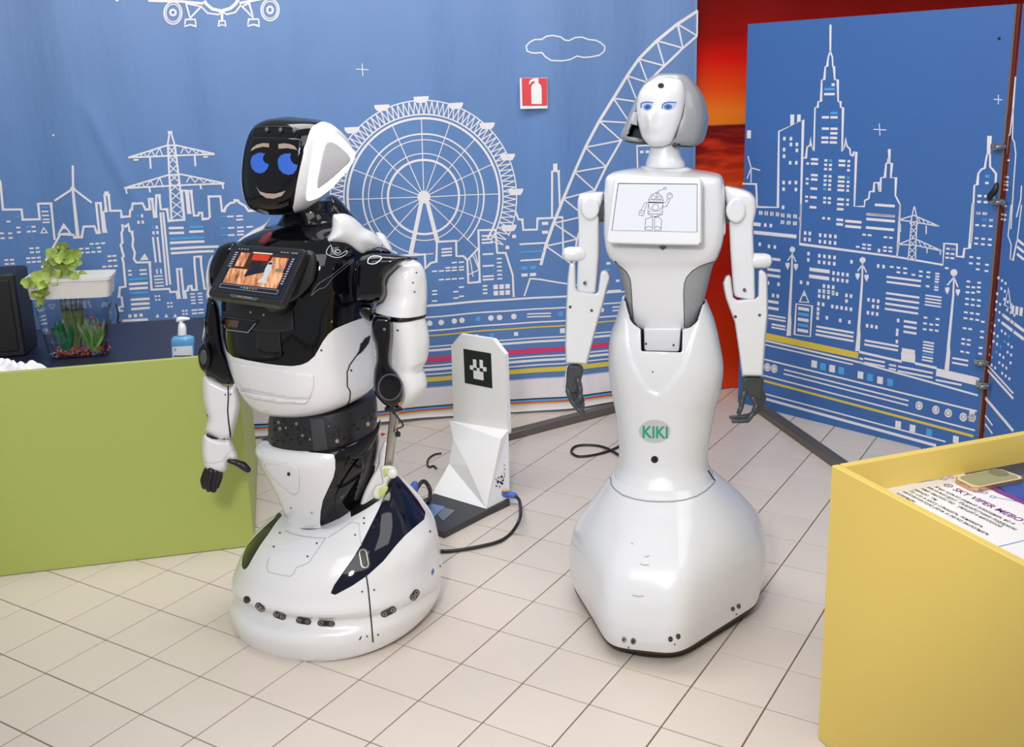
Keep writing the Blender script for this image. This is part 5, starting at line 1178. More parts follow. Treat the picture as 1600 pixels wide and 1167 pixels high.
# hood
hd = [(1034, 114.8, 1056, 114.6, YK+.01, .9, .9, 2.2, 2.2), (1019, 119, 1074, 118.5, YK+.01, .9, .9, 2.4, 2.2), (1004, 134, 1089, 134, YK+.01, .88, .95, 2.7, 2.3), (994, 153, 1099, 150, YK+.01, .86, .95, 3, 2.4), (985, 174, 1104.5, 168, YK+.01, .86, .95, 3.2, 2.4), (977, 193, 1107, 188, YK+.01, .84, .92, 3.2, 2.4), (970, 210, 1103, 208, YK+.01, .8, .88, 3.2, 2.4), (971, 217, 1098, 220, YK+.01, .76, .85, 3.2, 2.4), (982, 220, 1090, 226, YK+.01, .7, .8, 3.2, 2.4)]
KH = loft(hd, -22, 128, 120)
opening = px('D', [(558, 170), (600, 138), (650, 118), (700, 112), (755, 122), (785, 155), (795, 200), (790, 280), (780, 340), (755, 410), (738, 470), (700, 520), (610, 560), (540, 560), (528, 497), (440, 462), (470, 380), (500, 290), (525, 220)])
_, KHo = pclip(KH, opening)
# keep the back closed: cut only the camera-facing half
g = sdist(pj(np.array(KH[0])), opening); vv = np.array(KH[0]); cen = vv.mean(0); ff_ = np.array([math.sin(math.radians(-22)), -math.cos(math.radians(-22))])
front = (vv[:, :2]-cen[:2]) @ ff_
_, KHo = clip(KH, np.minimum(g, front*2000))
o = link('hood_shell', *KHo, grey, parent=kr, smooth=180, label='grey hood shaped like bobbed hair'); so = o.modifiers.new('thickness', 'SOLIDIFY'); so.thickness = .008; so.offset = -1
link('hood_lining', *loft([(r_[0]+6, r_[1]+5, r_[2]-6, r_[3]+3, r_[4]+.03)+(.25, .8, 3, 2.4) for r_ in hd], -22, 64, 50), dgrey, parent=kr, smooth=180)
# face
YF = YK-.055
fc = [(1034, 121, 1052, 121, YF, .8, .8, 2, 2), (1021, 124, 1063, 124.5, YF, .8, .8, 2.1, 2), (1008, 132, 1069, 134, YF, .8, .8, 2.2, 2), (998.5, 146, 1071, 149, YF, .8, .8, 2.3, 2), (994.5, 166, 1069, 170, YF, .8, .8, 2.3, 2), (995.5, 184, 1066, 186, YF, .82, .8, 2.2, 2), (998.5, 200, 1061, 201, YF, .84, .8, 2.1, 2), (1003, 214, 1055.5, 214, YF, .86, .8, 2, 2), (1010, 223, 1050, 222.5, YF, .85, .8, 2, 2), (1018, 229, 1038, 228, YF, .8, .8, 2, 2)]
KF = loft(fc, -20, 128, 120)
fp = pj(np.array(KF[0])); VV = []
fdir = np.array([math.sin(math.radians(-20)), -math.cos(math.radians(-20)), 0.]); cen = np.array(KF[0]).mean(0)
for (u, v), w in zip(fp, KF[0]):
    w = np.array(w)
    if (w-cen) @ fdir > 0:
        w = w+fdir*(.016*math.exp(-((u-1017)/7)**2-((v-186)/14)**2)+.006*math.exp(-((u-1019)/14)**2-((v-200)/8)**2)-.004*math.exp(-((u-1011)/9)**2-((v-168)/7)**2)-.004*math.exp(-((u-1044)/11)**2-((v-168)/7)**2)+.004*math.exp(-((u-1022)/12)**2-((v-222)/7)**2))
    VV.append(tuple(w))
KF = (VV, KF[1]); kfv = bv(KF)
fo = link('face_shell', *KF, kwhite, parent=kr, smooth=180)
link('forehead_camera', *drape(kfv, circ(1032.8, 134, 4.8, 18, 4), .0012, 1.5, rim=.002), blackm, parent=fo, label='black camera dot on the forehead')
ewm = mat('eye_pale_blue', 'C2D2F4', .3, emit=.75); ebm = mat('eye_blue', '5B86D0', .3, emit=.6); edm = mat('eye_dark_blue', '1F4C96', .3)
for pol, ir, lid_ in (([(536, 272), (548, 264), (575, 262), (604, 266), (600, 285), (590, 305), (565, 312), (548, 304), (538, 290)], (574, 292, 22, 18), [(536, 296), (536, 272), (548, 264), (575, 261), (606, 265)]),
                      ([(656, 284), (664, 268), (690, 261), (720, 261), (740, 266), (738, 285), (725, 300), (700, 310), (670, 308), (655, 300)], (692, 290, 24, 18), [(656, 300), (660, 278), (672, 266), (700, 261), (740, 264)])):
    e_ = link('eye', *drape(kfv, px('D', pol), .0012, 1.5), ewm, parent=fo)
    c = px('D', [ir[:2]])[0]
    link('iris', *drape(kfv, circ(*c, ir[2]/3.76, 18, ir[3]/3.76), .0018, 1.2), ebm, parent=e_); link('pupil', *drape(kfv, circ(*c, 2.6, 12), .0024, 1), edm, parent=e_)
    link('eyelid_line', *dline(kfv, px('D', lid_), 1.5, .0022, step=1.5), edm, parent=e_)
ep = at(*px('D', [(772, 495)])[0], YK-.06); link('chin_clip', *join(tube([at(*q, YK-.075) for q in px('D', [(728, 518), (748, 508), (765, 500)])], .005, 8), tube([at(*q, YK-.06) for q in px('D', [(765, 500), (780, 490), (792, 492)])], [.008, .008, .004], 8)), blackm, parent=kr, label='black clip under the hood')
link('hood_inner_panel', *puff(px('D', [(486, 322), (510, 320), (512, 400), (478, 392), (466, 372)]), YK-.05, .004, smooth=False), mat('pale_grey', 'A9AFB4', .4), parent=kr)
# arms
YL, YR = YK+.02, YK-.05
def shell(nm, rings, yaw, par, m, rows=70, seg=64, **k): M_ = loft(rings, yaw, seg, rows); return link(nm, *M_, m, parent=par, smooth=k.get('sm', 180), label=k.get('label')), M_
shell('upper_arm', [(915, 301, 944, 300, YL, .9, .9, 3, 3), (906, 304, 944, 303, YL, .9, .9, 3.5, 3.5), (902.5, 314, 943, 313, YL, .9, .9, 4, 4), (902.5, 328, 940, 328, YL, .85, .9, 4, 4), (904, 350, 938, 350, YL, .85, .9, 5, 5), (903.5, 390, 938, 390, YL, .85, .9, 5, 5), (902, 420, 936, 420, YL, .85, .9, 5, 5), (901, 448, 933, 450, YL, .85, .9, 5, 5), (903, 454, 931, 456, YL, .8, .9, 4, 4)], ky, kr, kwhite)
shell('upper_arm', [(1134, 291, 1165, 297, YR, .9, .9, 3, 3), (1132, 294, 1174, 302, YR, .9, .9, 3.5, 3.5), (1133, 304, 1181, 312, YR, .9, .9, 4, 4), (1136, 325, 1181.5, 328, YR, .85, .9, 4, 4), (1139, 350, 1177, 352, YR, .85, .9, 5, 5), (1141, 390, 1178, 390, YR, .85, .9, 5, 5), (1143, 420, 1179, 420, YR, .85, .9, 5, 5), (1146, 456, 1180, 460, YR, .85, .9, 5, 5), (1150, 463, 1178, 466, YR, .8, .9, 4, 4)], ky, kr, kwhite)
for nm, u, v, y, w_ in (('l', 922, 322, YL-.03, 9), ('r', 1150, 326, YR-.035, 10)):
    link('shoulder_cap', *puff(circ(u, v+3, w_+6, 20, w_+10), y, .012, rr=4, step=3, smooth=False), kwhite, parent=kr)
link('shoulder_joint', *tube([at(938, 330, YL), at(960, 330, YL-.02)], .03, 16), dgrey, parent=kr); link('shoulder_joint', *tube([at(1118, 330, YR+.03), at(1142, 332, YR)], .03, 16), dgrey, parent=kr)
link('shoulder_bracket', *puff(px('D', [(1003, 760), (1022, 752), (1028, 900), (1030, 1030), (1005, 1045), (985, 1010), (980, 860)]), YR-.02, .012, rr=3, step=4), kwhite, parent=kr)
link('elbow_motor', *tube([at(889, 397, YL-.01), at(906, 397, YL-.01)], .021, 20), kwhite, parent=kr); link('elbow_motor', *tube([at(1178, 407, YR-.01), at(1195, 407.5, YR-.01)], .021, 20), kwhite, parent=kr)
fl = px('E', [(110, 165), (125, 150), (147, 160), (150, 300), (165, 318), (262, 332), (278, 322), (292, 215), (300, 198), (325, 192), (342, 205), (354, 232), (348, 262), (338, 290), (310, 400), (280, 500), (215, 752), (90, 745), (86, 640), (92, 400), (100, 250)])
frr = px('E', [(1014, 270), (1030, 228), (1052, 222), (1062, 240), (1068, 290), (1076, 355), (1098, 370), (1205, 362), (1220, 345), (1222, 200), (1240, 190), (1262, 205), (1278, 225), (1280, 460), (1266, 600), (1252, 822), (1126, 820), (1112, 700), (1082, 500), (1030, 360), (1018, 300)])
for pol, y in ((fl, YL-.015), (frr, YR-.015)):
    M_ = puff(pol, y, .034, rr=3.2, step=3.2, smooth=False); f_ = link('forearm', *M_, kwhite, parent=kr, smooth=50); fb_ = bv(M_)
    for x, y_ in (((116, 412), (242, 433)) if pol is fl else ((1088, 469), (1230, 460))): link('screw', *drape(fb_, circ(*px('E', [(x, y_)])[0], 2.4, 10), .001, 1.2, rim=.001), screw, parent=f_)
for x, y, yy in ((200, 273, YL), (1140, 314, YR)):
    c = at(*px('E', [(x, y)])[0], yy-.045); link('screw', *disc(c, fk, .0045, .012, 10), screw, parent=kr)
hm = mat('hand_grey', '3E4347', .38, noise=.05)
def hand(nm, palm, y, fingers, th):
    M_ = puff(px('E', palm), y, .018, rr=4, step=3); h_ = link('hand', *M_, hm, parent=kr, smooth=60)
    for P_, r0, dy in fingers:
        pp = [at(*q, y+dy+k*th) for k, q in enumerate(px('E', P_))]; n = len(pp)
        segs = []
        for k in range(n-1):
            a, b = pp[k], pp[k+1]; rr0 = r0*(1-.10*k); segs.append(tube([a, a*.5+b*.5, b], [rr0, rr0*1.05, rr0*.88], 10))
            segs.append(disc(b+[-.0, -rr0*.6, 0], (0, -1, 0), rr0*.8, rr0*1.2, 12))
        nmf = 'thumb' if P_ is fingers[0][0] else 'finger'
        link(nmf, *join(*segs), hm, parent=h_, smooth=50)
hand('l', [(106, 756), (190, 762), (180, 850), (168, 905), (130, 925), (95, 915), (92, 850)], YL-.01,
     [([(160, 840), (175, 880), (178, 930), (168, 960)], .008, -.02), ([(105, 905), (125, 965), (160, 1010), (200, 1052)], .0085, -.012), ([(125, 905), (148, 960), (178, 1005), (196, 1040)], .0085, .0), ([(142, 900), (165, 950), (190, 985), (186, 1000)], .008, .012), ([(155, 895), (175, 935), (190, 965), (180, 985)], .0075, .022)], -.004)
link('wrist_cuff', *puff(px('E', [(94, 765), (110, 765), (96, 850), (96, 915), (82, 900), (80, 860)]), YL+.0, .014, rr=3, step=3), kwhite, parent=kr)
hand('r', [(1132, 828), (1246, 828), (1248, 900), (1240, 950), (1200, 975), (1150, 925), (1130, 905)], YR-.01,
     [([(1140, 915), (1128, 955), (1122, 1000), (1108, 1035)], .009, -.02), ([(1190, 950), (1215, 985), (1190, 1040), (1160, 1082), (1075, 1085)], .0085, -.018), ([(1215, 945), (1232, 990), (1210, 1030), (1165, 1060), (1062, 1062)], .0085, .0), ([(1235, 930), (1246, 975), (1225, 1020), (1180, 1048), (1120, 1055)], .008, .012), ([(1244, 910), (1255, 950), (1240, 1000), (1205, 1035), (1160, 1048)], .0075, .022)], -.002)

#==PROMO==
# ================================================================ black and white robot (left)
YP = 2.86; py = -32
pr = thing('humanoid_robot', 'stocky black and white robot with smiling black face screen and a tablet on its chest', 'robot', (-.57, YP, 0))
pb_ = [(470, 812, 622, 745, YP, .9, .9, 2, 2), (452, 812, 634, 755, YP, .9, .9, 2, 2), (430, 818, 652, 775, YP, .9, .9, 2, 2), (402, 832, 668, 796, YP, .92, .9, 2.1, 2.1), (382, 856, 682, 820, YP, .94, .9, 2.1, 2.1), (369, 885, 688, 852, YP, .95, .9, 2.15, 2.15, .05),
       (365, 903, 692, 876, YP, .965, .9, 2.2, 2.15, .11), (365.5, 914, 691, 888, YP, .95, .9, 2.2, 2.2, .14), (369, 921, 687, 896, YP, .89, .9, 2.2, 2.2, .14), (368, 928, 688, 903, YP, .90, .9, 2.2, 2.2, .12), (363, 937, 689, 911, YP, .98, .9, 2.2, 2.2, .10), (363, 948, 686, 922, YP, 1.0, .9, 2.2, 2.2, .07), (371, 962, 680, 934, YP, .97, .9, 2.2, 2.2), (384, 970, 668, 942, YP, .95, .9, 2.2, 2.2)]
PB = loft(pb_, -28, 160, 150)
sw1 = px('C', [(880, 160), (915, 210), (960, 262), (1010, 325), (1052, 390), (1045, 425), (1000, 462), (950, 505), (900, 560), (840, 635), (760, 708), (680, 762), (590, 810), (574, 800), (590, 762), (640, 690), (690, 620), (722, 565), (770, 470), (810, 390), (850, 300), (870, 220)])
sw2 = px('C', [(310, 390), (285, 425), (250, 455), (190, 515), (150, 562), (128, 620), (124, 660), (133, 680), (150, 668), (185, 605), (215, 555), (255, 500), (295, 440), (325, 405)])
a1, r1 = pclip(PB, sw1, .5); a2, r2 = pclip(r1, sw2, .5)
link('base_core', *loft([(q[0]+1.5, q[1], q[2]-1.5, q[3])+q[4:] for q in pb_], -28, 96, 70), dark, parent=pr)
link('base_shell', *r2, white, parent=pr, smooth=180)
sp1 = link('side_fin', *a1, navy, parent=pr, smooth=180, label='glossy navy side fin'); link('side_fin', *a2, navy, parent=pr, smooth=180, label='small dark fin on the far side')
pbv = bv(PB)
bar_ = [(392, 968, 662, 942, YP, .93, .9, 2.2, 2.2), (395, 976, 658, 952, YP, .92, .9, 2.2, 2.2)]
link('chassis', *loft(bar_, -28, 64, 3), dark, parent=pr)
cxy = np.mean(np.array(PB[0]), axis=0)
for a in (30, 150, 270):
    link('wheel', *disc((cxy[0]+.17*math.cos(math.radians(a))-.012, cxy[1]+.16*math.sin(math.radians(a)), .036), (-1, 0, 0), .035, .024, 20), blackm, parent=pr)
sg_ = mat('seam_dark', '1A1B1E', .6); hl = mat('panel_line', 'B4B5B8', .5)
link('base_seam', *dline(pbv, px('C', [(752, 706), (762, 770), (770, 850), (777, 930), (783, 1000), (787, 1048)]), 2.2, .0012), sg_, parent=pr)
for P_ in ([(340, 482), (380, 500), (440, 513), (500, 520), (548, 520)], [(548, 520), (500, 590), (466, 642), (430, 660), (400, 668), (385, 700), (368, 715), (320, 708), (256, 692), (250, 660), (262, 620)], [(560, 518), (620, 480), (680, 440), (716, 446), (722, 520), (728, 560)]):
    link('panel_line', *dline(pbv, px('C', P_), 1.1, .001), hl, parent=pr)
for x, y in ((316, 495), (285, 565), (456, 614), (503, 548), (697, 505), (732, 792), (793, 783), (757, 1018), (812, 1010), (1075, 487), (1128, 662), (742, 420), (742, 446)):
    link('screw', *drape(pbv, circ(*px('C', [(x, y)])[0], 1.6, 10), .0012, 1.), screw, parent=pr)
link('scratch', *dline(pbv, px('C', [(718, 1036), (728, 1018)]), 1.8, .0012), dark, parent=pr)
link('blue_mark', *drape(pbv, px('C', [(1082, 690), (1092, 672), (1096, 690), (1085, 712)]), .0012, 1.5), mat('mark_blue', '2C6C9C', .4), parent=pr)
for x, y, w_, ang in ((151, 832, 36, 42), (217, 870, 54, 40), (315, 912, 68, 22), (437, 940, 78, 10), (551, 952, 88, 4), (865, 893, 84, -28), (997, 808, 62, -55)):
    u, v = px('C', [(x, y)])[0]; L = w_/3.242/2; ca, sa = math.cos(math.radians(ang)), math.sin(math.radians(ang)); R_ = 5.2
    pol = []
    for i in range(16):
        t = math.pi*(i/15)-math.pi/2; pol.append((L-R_+R_*math.cos(t), R_*math.sin(t)))
    for i in range(16):
        t = math.pi*(i/15)+math.pi/2; pol.append((-(L-R_)+R_*math.cos(t), R_*math.sin(t)))
    if L < R_+.5: pol = circ(0, 0, L, 20, R_)
    tr_ = lambda P_: [(u+a*ca-b*sa, v+a*sa+b*ca) for a, b in P_]
    s_ = link('proximity_sensor', *drape(pbv, tr_(pol), .002, 2, rim=.002), blackm, parent=pr)
    link('sensor_frame', *drape(pbv, None, .0024, pts=line2(tr_([(a*.93, b*.93) for a, b in pol]), .7, True)[0], faces=line2(pol, .7, True)[1]), screw, parent=s_)
    if L > R_+.5:
        for e in (-1, 1):
            l_ = link('sensor_eye', *drape(pbv, tr_(circ(e*(L-R_)*.92, 0, 3.4, 14)), .003, 1.3), chrome, parent=s_)
            link('sensor_eye', *drape(pbv, tr_(circ(e*(L-R_)*.92, 0, 2.3, 12)), .0036, 1.1), mat('sensor_brown', '4A342A', .3), parent=s_)
# handle window in the fin
u, v = px('C', [(741, 626)])[0]
def cap_(u, v, L, R_, ang):
    ca, sa = math.cos(math.radians(ang)), math.sin(math.radians(ang)); pol = []
    for i in range(10): t = math.pi*(i/9)-math.pi/2; pol.append((L-R_+R_*math.cos(t), R_*math.sin(t)))
    for i in range(10): t = math.pi*(i/9)+math.pi/2; pol.append((-(L-R_)+R_*math.cos(t), R_*math.sin(t)))
    return [(u+a*ca-b*sa, v+a*sa+b*ca) for a, b in pol]
link('fin_window_frame', *drape(pbv, cap_(u, v, 17, 8.5, 80), .002, 2, rim=.002), blackm, parent=sp1)
link('fin_window_rim', *drape(pbv, None, .003, pts=line2(cap_(u, v, 14, 5.5, 80), 1.2, True)[0], faces=line2(cap_(u, v, 14, 5.5, 80), 1.2, True)[1]), chrome, parent=sp1)
# pelvis and legs
pl_ = [(424, 686, 585, 664, YP, .8, .8, 2.6, 2.4), (408, 690, 590, 668, YP, .82, .8, 2.6, 2.4), (399, 700, 593, 684, YP, .84, .8, 2.6, 2.4), (403, 714, 592, 700, YP, .84, .8, 2.6, 2.4), (413, 734, 588, 722, YP, .84, .8, 2.6, 2.4), (424, 755, 582, 745, YP, .84, .8, 2.6, 2.4), (434, 775, 575, 766, YP, .84, .8, 2.6, 2.4), (444, 800, 567, 792, YP, .84, .8, 2.6, 2.4), (448, 825, 563, 815, YP, .84, .8, 2.6, 2.4), (449, 850, 560, 838, YP, .84, .8, 2.6, 2.4)]
PL = loft(pl_, py, 144, 130)
hipw = px('C', [(170, 40), (190, 25), (240, 25), (300, 35), (400, 62), (470, 85), (590, 95), (597, 125), (598, 170), (588, 215), (560, 275), (535, 330), (523, 390), (520, 440), (528, 490), (540, 520), (545, 640), (300, 640), (280, 300), (170, 120)])
hw_, hb_ = pclip(PL, hipw, .5)
link('pelvis_core', *loft([(q[0]+1.5, q[1], q[2]-1.5, q[3])+q[4:] for q in pl_], py, 64, 50), dark, parent=pr)
link('hip_shell', *hw_, white, parent=pr, smooth=180); link('leg_shell', *hb_, black, parent=pr, smooth=180, label='glossy black rear leg shell')
plv = bv(PL)
V, F = drape(plv, smoothpoly(px('C', [(236, 150), (300, 150), (360, 140), (398, 160), (412, 190), (415, 260), (408, 290), (380, 300), (330, 260), (280, 215)]), 3), .0015, 3, rim=.0015)
link('hip_recess', V, F, mat('white_satin', 'DEDEE0', .35, coat=.2), parent=pr, smooth=180)
link('hip_button', *drape(plv, circ(*px('C', [(363, 194)])[0], 2.6, 12, 3), .003, 1.2, rim=.001), blackm, parent=pr)
for x, y in ((372, 368), (478, 392), (626, 394), (702, 282)): link('screw', *drape(plv, circ(*px('C', [(x, y)])[0], 1.7, 10), .0012, 1), chrome, parent=pr)
V, F = drape(plv, smoothpoly(px('C', [(600, 300), (640, 220), (720, 110), (735, 160), (712, 250), (690, 340), (665, 420), (615, 450), (598, 380)]), 3), .004, 3, rim=.004); link('leg_pad', V, F, black, parent=pr, smooth=60)
rl = px('C', [(840, 40), (852, 30), (866, 45), (880, 60), (905, 100), (918, 130), (912, 175), (870, 240), (845, 310), (800, 410), (765, 480), (735, 528), (722, 500), (718, 420), (722, 350), (745, 280), (780, 210), (812, 150), (818, 90)])
link('rear_frame', *puff(rl, YP-.05, .025, rr=9, step=3.5, lean=(.0008, 0)), white, parent=pr, smooth=60, label='white curved frame behind the leg')
# waist
wa = [(424, 636, 588, 616, YP, .85, .85, 2.4, 2.4), (419, 660, 590, 640, YP, .85, .85, 2.4, 2.4), (420, 690, 588, 672, YP, .85, .85, 2.4, 2.4), (424, 715, 582, 700, YP, .85, .85, 2.4, 2.4)]
WA = loft(wa, py, 96, 40); wo = link('waist', *WA, mat('perforated_black', '1E1F23', .42), parent=pr, smooth=180); wav = bv(WA)
random.seed(5); hol = []; 
for k in range(400):
    x, y = random.uniform(425, 588), random.uniform(640, 706); r_ = random.uniform(1, 3.4)
    if y > 700-(x-420)*.16 and x < 520 or y > 703-(x-520)*.7 and x >= 520 or 486 < x < 513 or y < 655-(x-540)*.3 and x > 540: continue
    if all(math.hypot(x-a, y-b) > r_+c_+1.6 for a, b, c_ in hol): hol.append((x, y, r_))
for k, (x, y, r_) in enumerate(hol[:110]): link('hole', *drape(wav, circ(x, y, r_, 8, r_*1.15), .0008, 2), dark if k % 7 else chrome, parent=wo)
link('waist_strap', *drape(wav, px('B', [(668, 735), (740, 735), (765, 915), (690, 915)]), .0012, 5), mat('strap_grey', '34353A', .6), parent=wo)
bl = px('B', [(815, 905), (870, 885), (930, 852), (980, 815), (1020, 770), (1040, 715), (1030, 680), (1000, 655), (985, 650), (1000, 690), (1010, 740), (975, 790), (900, 850), (820, 890)])
bl = px('B', [(800, 918), (840, 905), (900, 880), (960, 840), (1010, 795), (1046, 738), (1040, 790), (1010, 860), (960, 930), (900, 960), (830, 960), (805, 945)])
link('hip_guard', *puff(bl, YP-.14, .014, rr=7, step=3, lean=(-.0003, 0)), black, parent=pr, smooth=60)
# torso
pt_ = [(428, 352, 540, 340, YP, .7, .7, 2.4, 2.4), (405, 360, 560, 350, YP, .7, .7, 2.6, 2.6), (378, 374, 574, 366, YP, .7, .7, 2.8, 2.8), (358, 395, 582, 385, YP, .7, .7, 3, 3), (349, 420, 586, 412, YP, .72, .7, 3, 3), (346, 455, 586, 450, YP, .74, .7, 3, 3), (346.5, 495, 584, 490, YP, .76, .7, 3, 3), (349, 530, 584, 522, YP, .76, .7, 3, 3), (354, 556, 586, 546, YP, .77, .7, 2.9, 3), (362, 584, 588, 572, YP, .78, .7, 2.8, 2.8), (372, 606, 586, 590, YP, .78, .7, 2.6, 2.6), (382, 622, 578, 604, YP, .78, .7, 2.5, 2.5), (394, 636, 562, 614, YP, .76, .7, 2.4, 2.4), (412, 644, 545, 622, YP, .72, .7, 2.3, 2.3)]
PT = loft(pt_, py, 160, 170)
bl_ = px('B', [(-60, 250), (165, 235), (193, 240), (195, 280), (205, 320), (222, 372), (255, 402), (330, 420), (430, 438), (500, 447), (570, 452), (620, 445), (655, 430), (690, 400), (712, 362), (735, 320), (765, 280), (800, 252), (850, 230), (900, 210), (960, 190), (1100, 150), (1300, -500), (-60, -500)])
bi, bo_ = pclip(PT, bl_, .5)
link('torso_core', *loft([(q[0]+1.5, q[1], q[2]-1.5, q[3])+q[4:] for q in pt_], py, 96, 60), dark, parent=pr)
ch = link('chest_shell', *bi, black, parent=pr, smooth=180, label='glossy black upper body'); link('belly_shell', *bo_, white, parent=pr, smooth=180, label='white lower body shell')
ptv = bv(PT)
link('belly_panel', *drape(ptv, px('B', [(238, 425), (300, 440), (500, 468), (690, 500), (690, 560), (668, 628), (560, 622), (300, 572), (262, 520)]), .002, 4, rim=.002), mat('white_satin', 'DEDEE0', .35), parent=pr, smooth=180)
link('belly_ledge', *drape(ptv, px('B', [(290, 582), (420, 605), (560, 628), (662, 632), (640, 650), (500, 645), (380, 625), (310, 600)]), .005, 4, rim=.005), white, parent=pr, smooth=180)
for x, y in ((728, 368), (887, 476), (940, 335)): link('screw', *drape(ptv, circ(*px('B', [(x, y)])[0], 1.8, 10), .0012, 1), screw, parent=pr)
link('side_seam', *dline(ptv, px('B', [(985, 290), (940, 360), (905, 410), (880, 445), (865, 485), (866, 560), (882, 590), (880, 630), (862, 675)]), 1.8, .0014, step=4), sg_, parent=pr)
link('side_vent', *drape(ptv, px('B', [(990, 288), (960, 302), (935, 340), (920, 395), (945, 375), (980, 330)]), .002, 3), dark, parent=pr)
# chest details: slot with amber sensor, drawer handle, panel edges
gl2 = mat('edge_sheen', '4A4C52', .25)
link('chest_panel', *drape(ptv, px('B', [(205, 160), (330, 140), (578, 150), (584, 255), (500, 270), (380, 262), (200, 240)]), .003, 4, rim=.003), blackm, parent=ch, smooth=180)
sl = link('sensor_slot', *drape(ptv, px('B', [(215, 185), (400, 208), (350, 270), (230, 256), (198, 218)]), .006, 3, rim=.006), black, parent=ch, smooth=60)
link('sensor_window', *drape(ptv, px('B', [(225, 200), (300, 208), (290, 245), (232, 238)]), .0072, 3), mat('amber_glass', '4A2C10', .1, coat=1), parent=sl)
link('slot_edge', *dline(ptv, px('B', [(385, 222), (345, 270), (232, 256)]), 1.4, .0075), mat('edge_silver', 'AEB0B4', .25, metal=.6), parent=sl)
link('slot_edge', *dline(ptv, px('B', [(200, 214), (215, 186), (385, 208)]), .9, .0075), gl2, parent=sl)
link('drawer_handle', *dline(ptv, smoothpoly(px('B', [(385, 365), (398, 395), (440, 405), (495, 405), (515, 392), (510, 378), (480, 385), (420, 380)]), 4), 2.4, .007, closed=True), black, parent=ch)
link('drawer_handle_recess', *drape(ptv, px('B', [(385, 235), (410, 228), (505, 240), (518, 395), (500, 410), (400, 402), (378, 370)]), .002, 4, rim=.001), blackm, parent=ch, smooth=180)
for x, y in ((355, 163), (425, 178), (780, 212)): link('screw', *drape(ptv, circ(*px('B', [(x, y)])[0], 1.8, 10), .0045, 1), chrome, parent=ch)
link('trim_line', *dline(ptv, smoothpoly(px('A', [(680, 1100), (720, 1065), (760, 1050), (800, 1000), (860, 950), (915, 905), (905, 900), (850, 940), (795, 985), (755, 1010), (715, 1040)]), 4), .5, .002, closed=True), mat('edge_silver', 'AEB0B4', .25), parent=ch)
link('painted_highlight', *dline(ptv, smoothpoly(px('A', [(765, 860), (790, 815), (800, 850), (830, 872), (880, 845), (870, 870), (820, 885)]), 4), .8, .002, closed=True), mat('logo_highlight_white', 'D8E2EE', .3), parent=ch)  # this outline and the next ring paint a soft highlight on the glossy chest
link('painted_highlight', *dline(ptv, circ(*px('A', [(828, 850)])[0], 4.2, 16, 2.6), .8, .002, closed=True, step=1.5), mat('logo_highlight_white', 'D8E2EE', .3), parent=ch)
# neck, collar and white shoulder covers
link('neck', *loft([(446, 318, 520, 312, YP, .9, .9, 2.2, 2.2), (444, 330, 518, 326, YP, .85, .85, 2.2, 2.2), (436, 345, 524, 340, YP, .8, .8, 2.4, 2.4), (424, 360, 536, 352, YP, .7, .7, 2.4, 2.4), (412, 378, 548, 368, YP, .66, .66, 2.4, 2.4)], py, 64, 50), black, parent=pr, smooth=180)
link('back_hump', *puff(px('A', [(690, 580), (740, 550), (800, 525), (850, 560), (900, 620), (960, 680), (1010, 745), (1060, 790), (1085, 820), (1050, 850), (900, 780), (700, 700)]), YP+.09, .07, step=5), black, parent=pr, smooth=180)
wm = puff(px('A', [(802, 645), (830, 634), (870, 634), (915, 652), (955, 685), (985, 715), (1030, 738), (1062, 770), (1082, 810), (1070, 830), (1010, 840), (975, 868), (940, 862), (880, 822), (820, 808), (768, 792), (790, 740), (798, 700)]), YP-.085, .05, step=4, lean=(.0012, 0))
link('shoulder_cover', *wm, white, parent=pr, smooth=180, label='white cover behind the near shoulder')
link('shoulder_cover', *puff(px('A', [(1045, 745), (1090, 748), (1120, 790), (1145, 850), (1130, 862), (1080, 830)]), YP+.02, .04, step=4), white, parent=pr, smooth=180, label='white rear edge behind the near shoulder')
link('shoulder_cover', *puff(px('A', [(446, 655), (415, 690), (350, 725), (290, 765), (255, 800), (330, 812), (400, 780), (420, 720)]), YP+.02, .03, step=4), white, parent=pr, smooth=180, label='white cover over the far shoulder')
link('red_bracket', *puff(px('A', [(440, 735), (460, 745), (430, 800), (380, 802), (400, 760)]), YP-.1, .006, step=3), mat('dark_red', '6A2A30', .5), parent=pr)
# tablet on the chest
TL, TR = at(364.5, 381, 2.70), at(479.5, 389, 2.585); BL, BR = at(323, 461.5, 2.60), at(438.5, 477, 2.485)
tn = np.cross(TR-TL, BL-TL); tn /= np.linalg.norm(tn); tn = tn if tn[1] < 0 else -tn
def tb_(a, b, off=0.): return (TL*(1-a)*(1-b)+TR*a*(1-b)+BR*a*b+BL*(1-a)*b)+tn*off
def rrect(a0, b0, a1, b1, r_, off):
    out = []
    for (ca, cb_, s0) in ((a0+r_, b0+r_, 180), (a1-r_, b0+r_, 270), (a1-r_, b1-r_, 0), (a0+r_, b1-r_, 90)):
        for k in range(5): t = math.radians(s0+22.5*k); out.append(tb_(ca+r_*math.cos(t), cb_+r_*math.sin(t), off))
    return out
V, F = plate(rrect(0, 0, 1, 1, .07, 0), tn, .024); tbt = link('tablet_case', V, F, blackm, parent=pr, smooth=0)
b2 = tbt.modifiers.new('round', 'BEVEL'); b2.width = .003; b2.segments = 2; b2.limit_method = 'ANGLE'
V, F = plate(rrect(.05, .04, .96, .9, .03, .001), tn, .002); tg = link('tablet_glass', V, F, mat('tablet_glass', '0C0D12', .08, coat=1), parent=tbt, smooth=0)
def tq(a0, b0, a1, b1, m, nm='screen_image', off=.0018, pts=None):
    P = pts or [(a0, b0), (a1, b0), (a1, b1), (a0, b1)]
    V, F = plate([tb_(a, b, off) for a, b in P], tn, .0004); return link(nm, V, F, m, parent=tg, smooth=0)
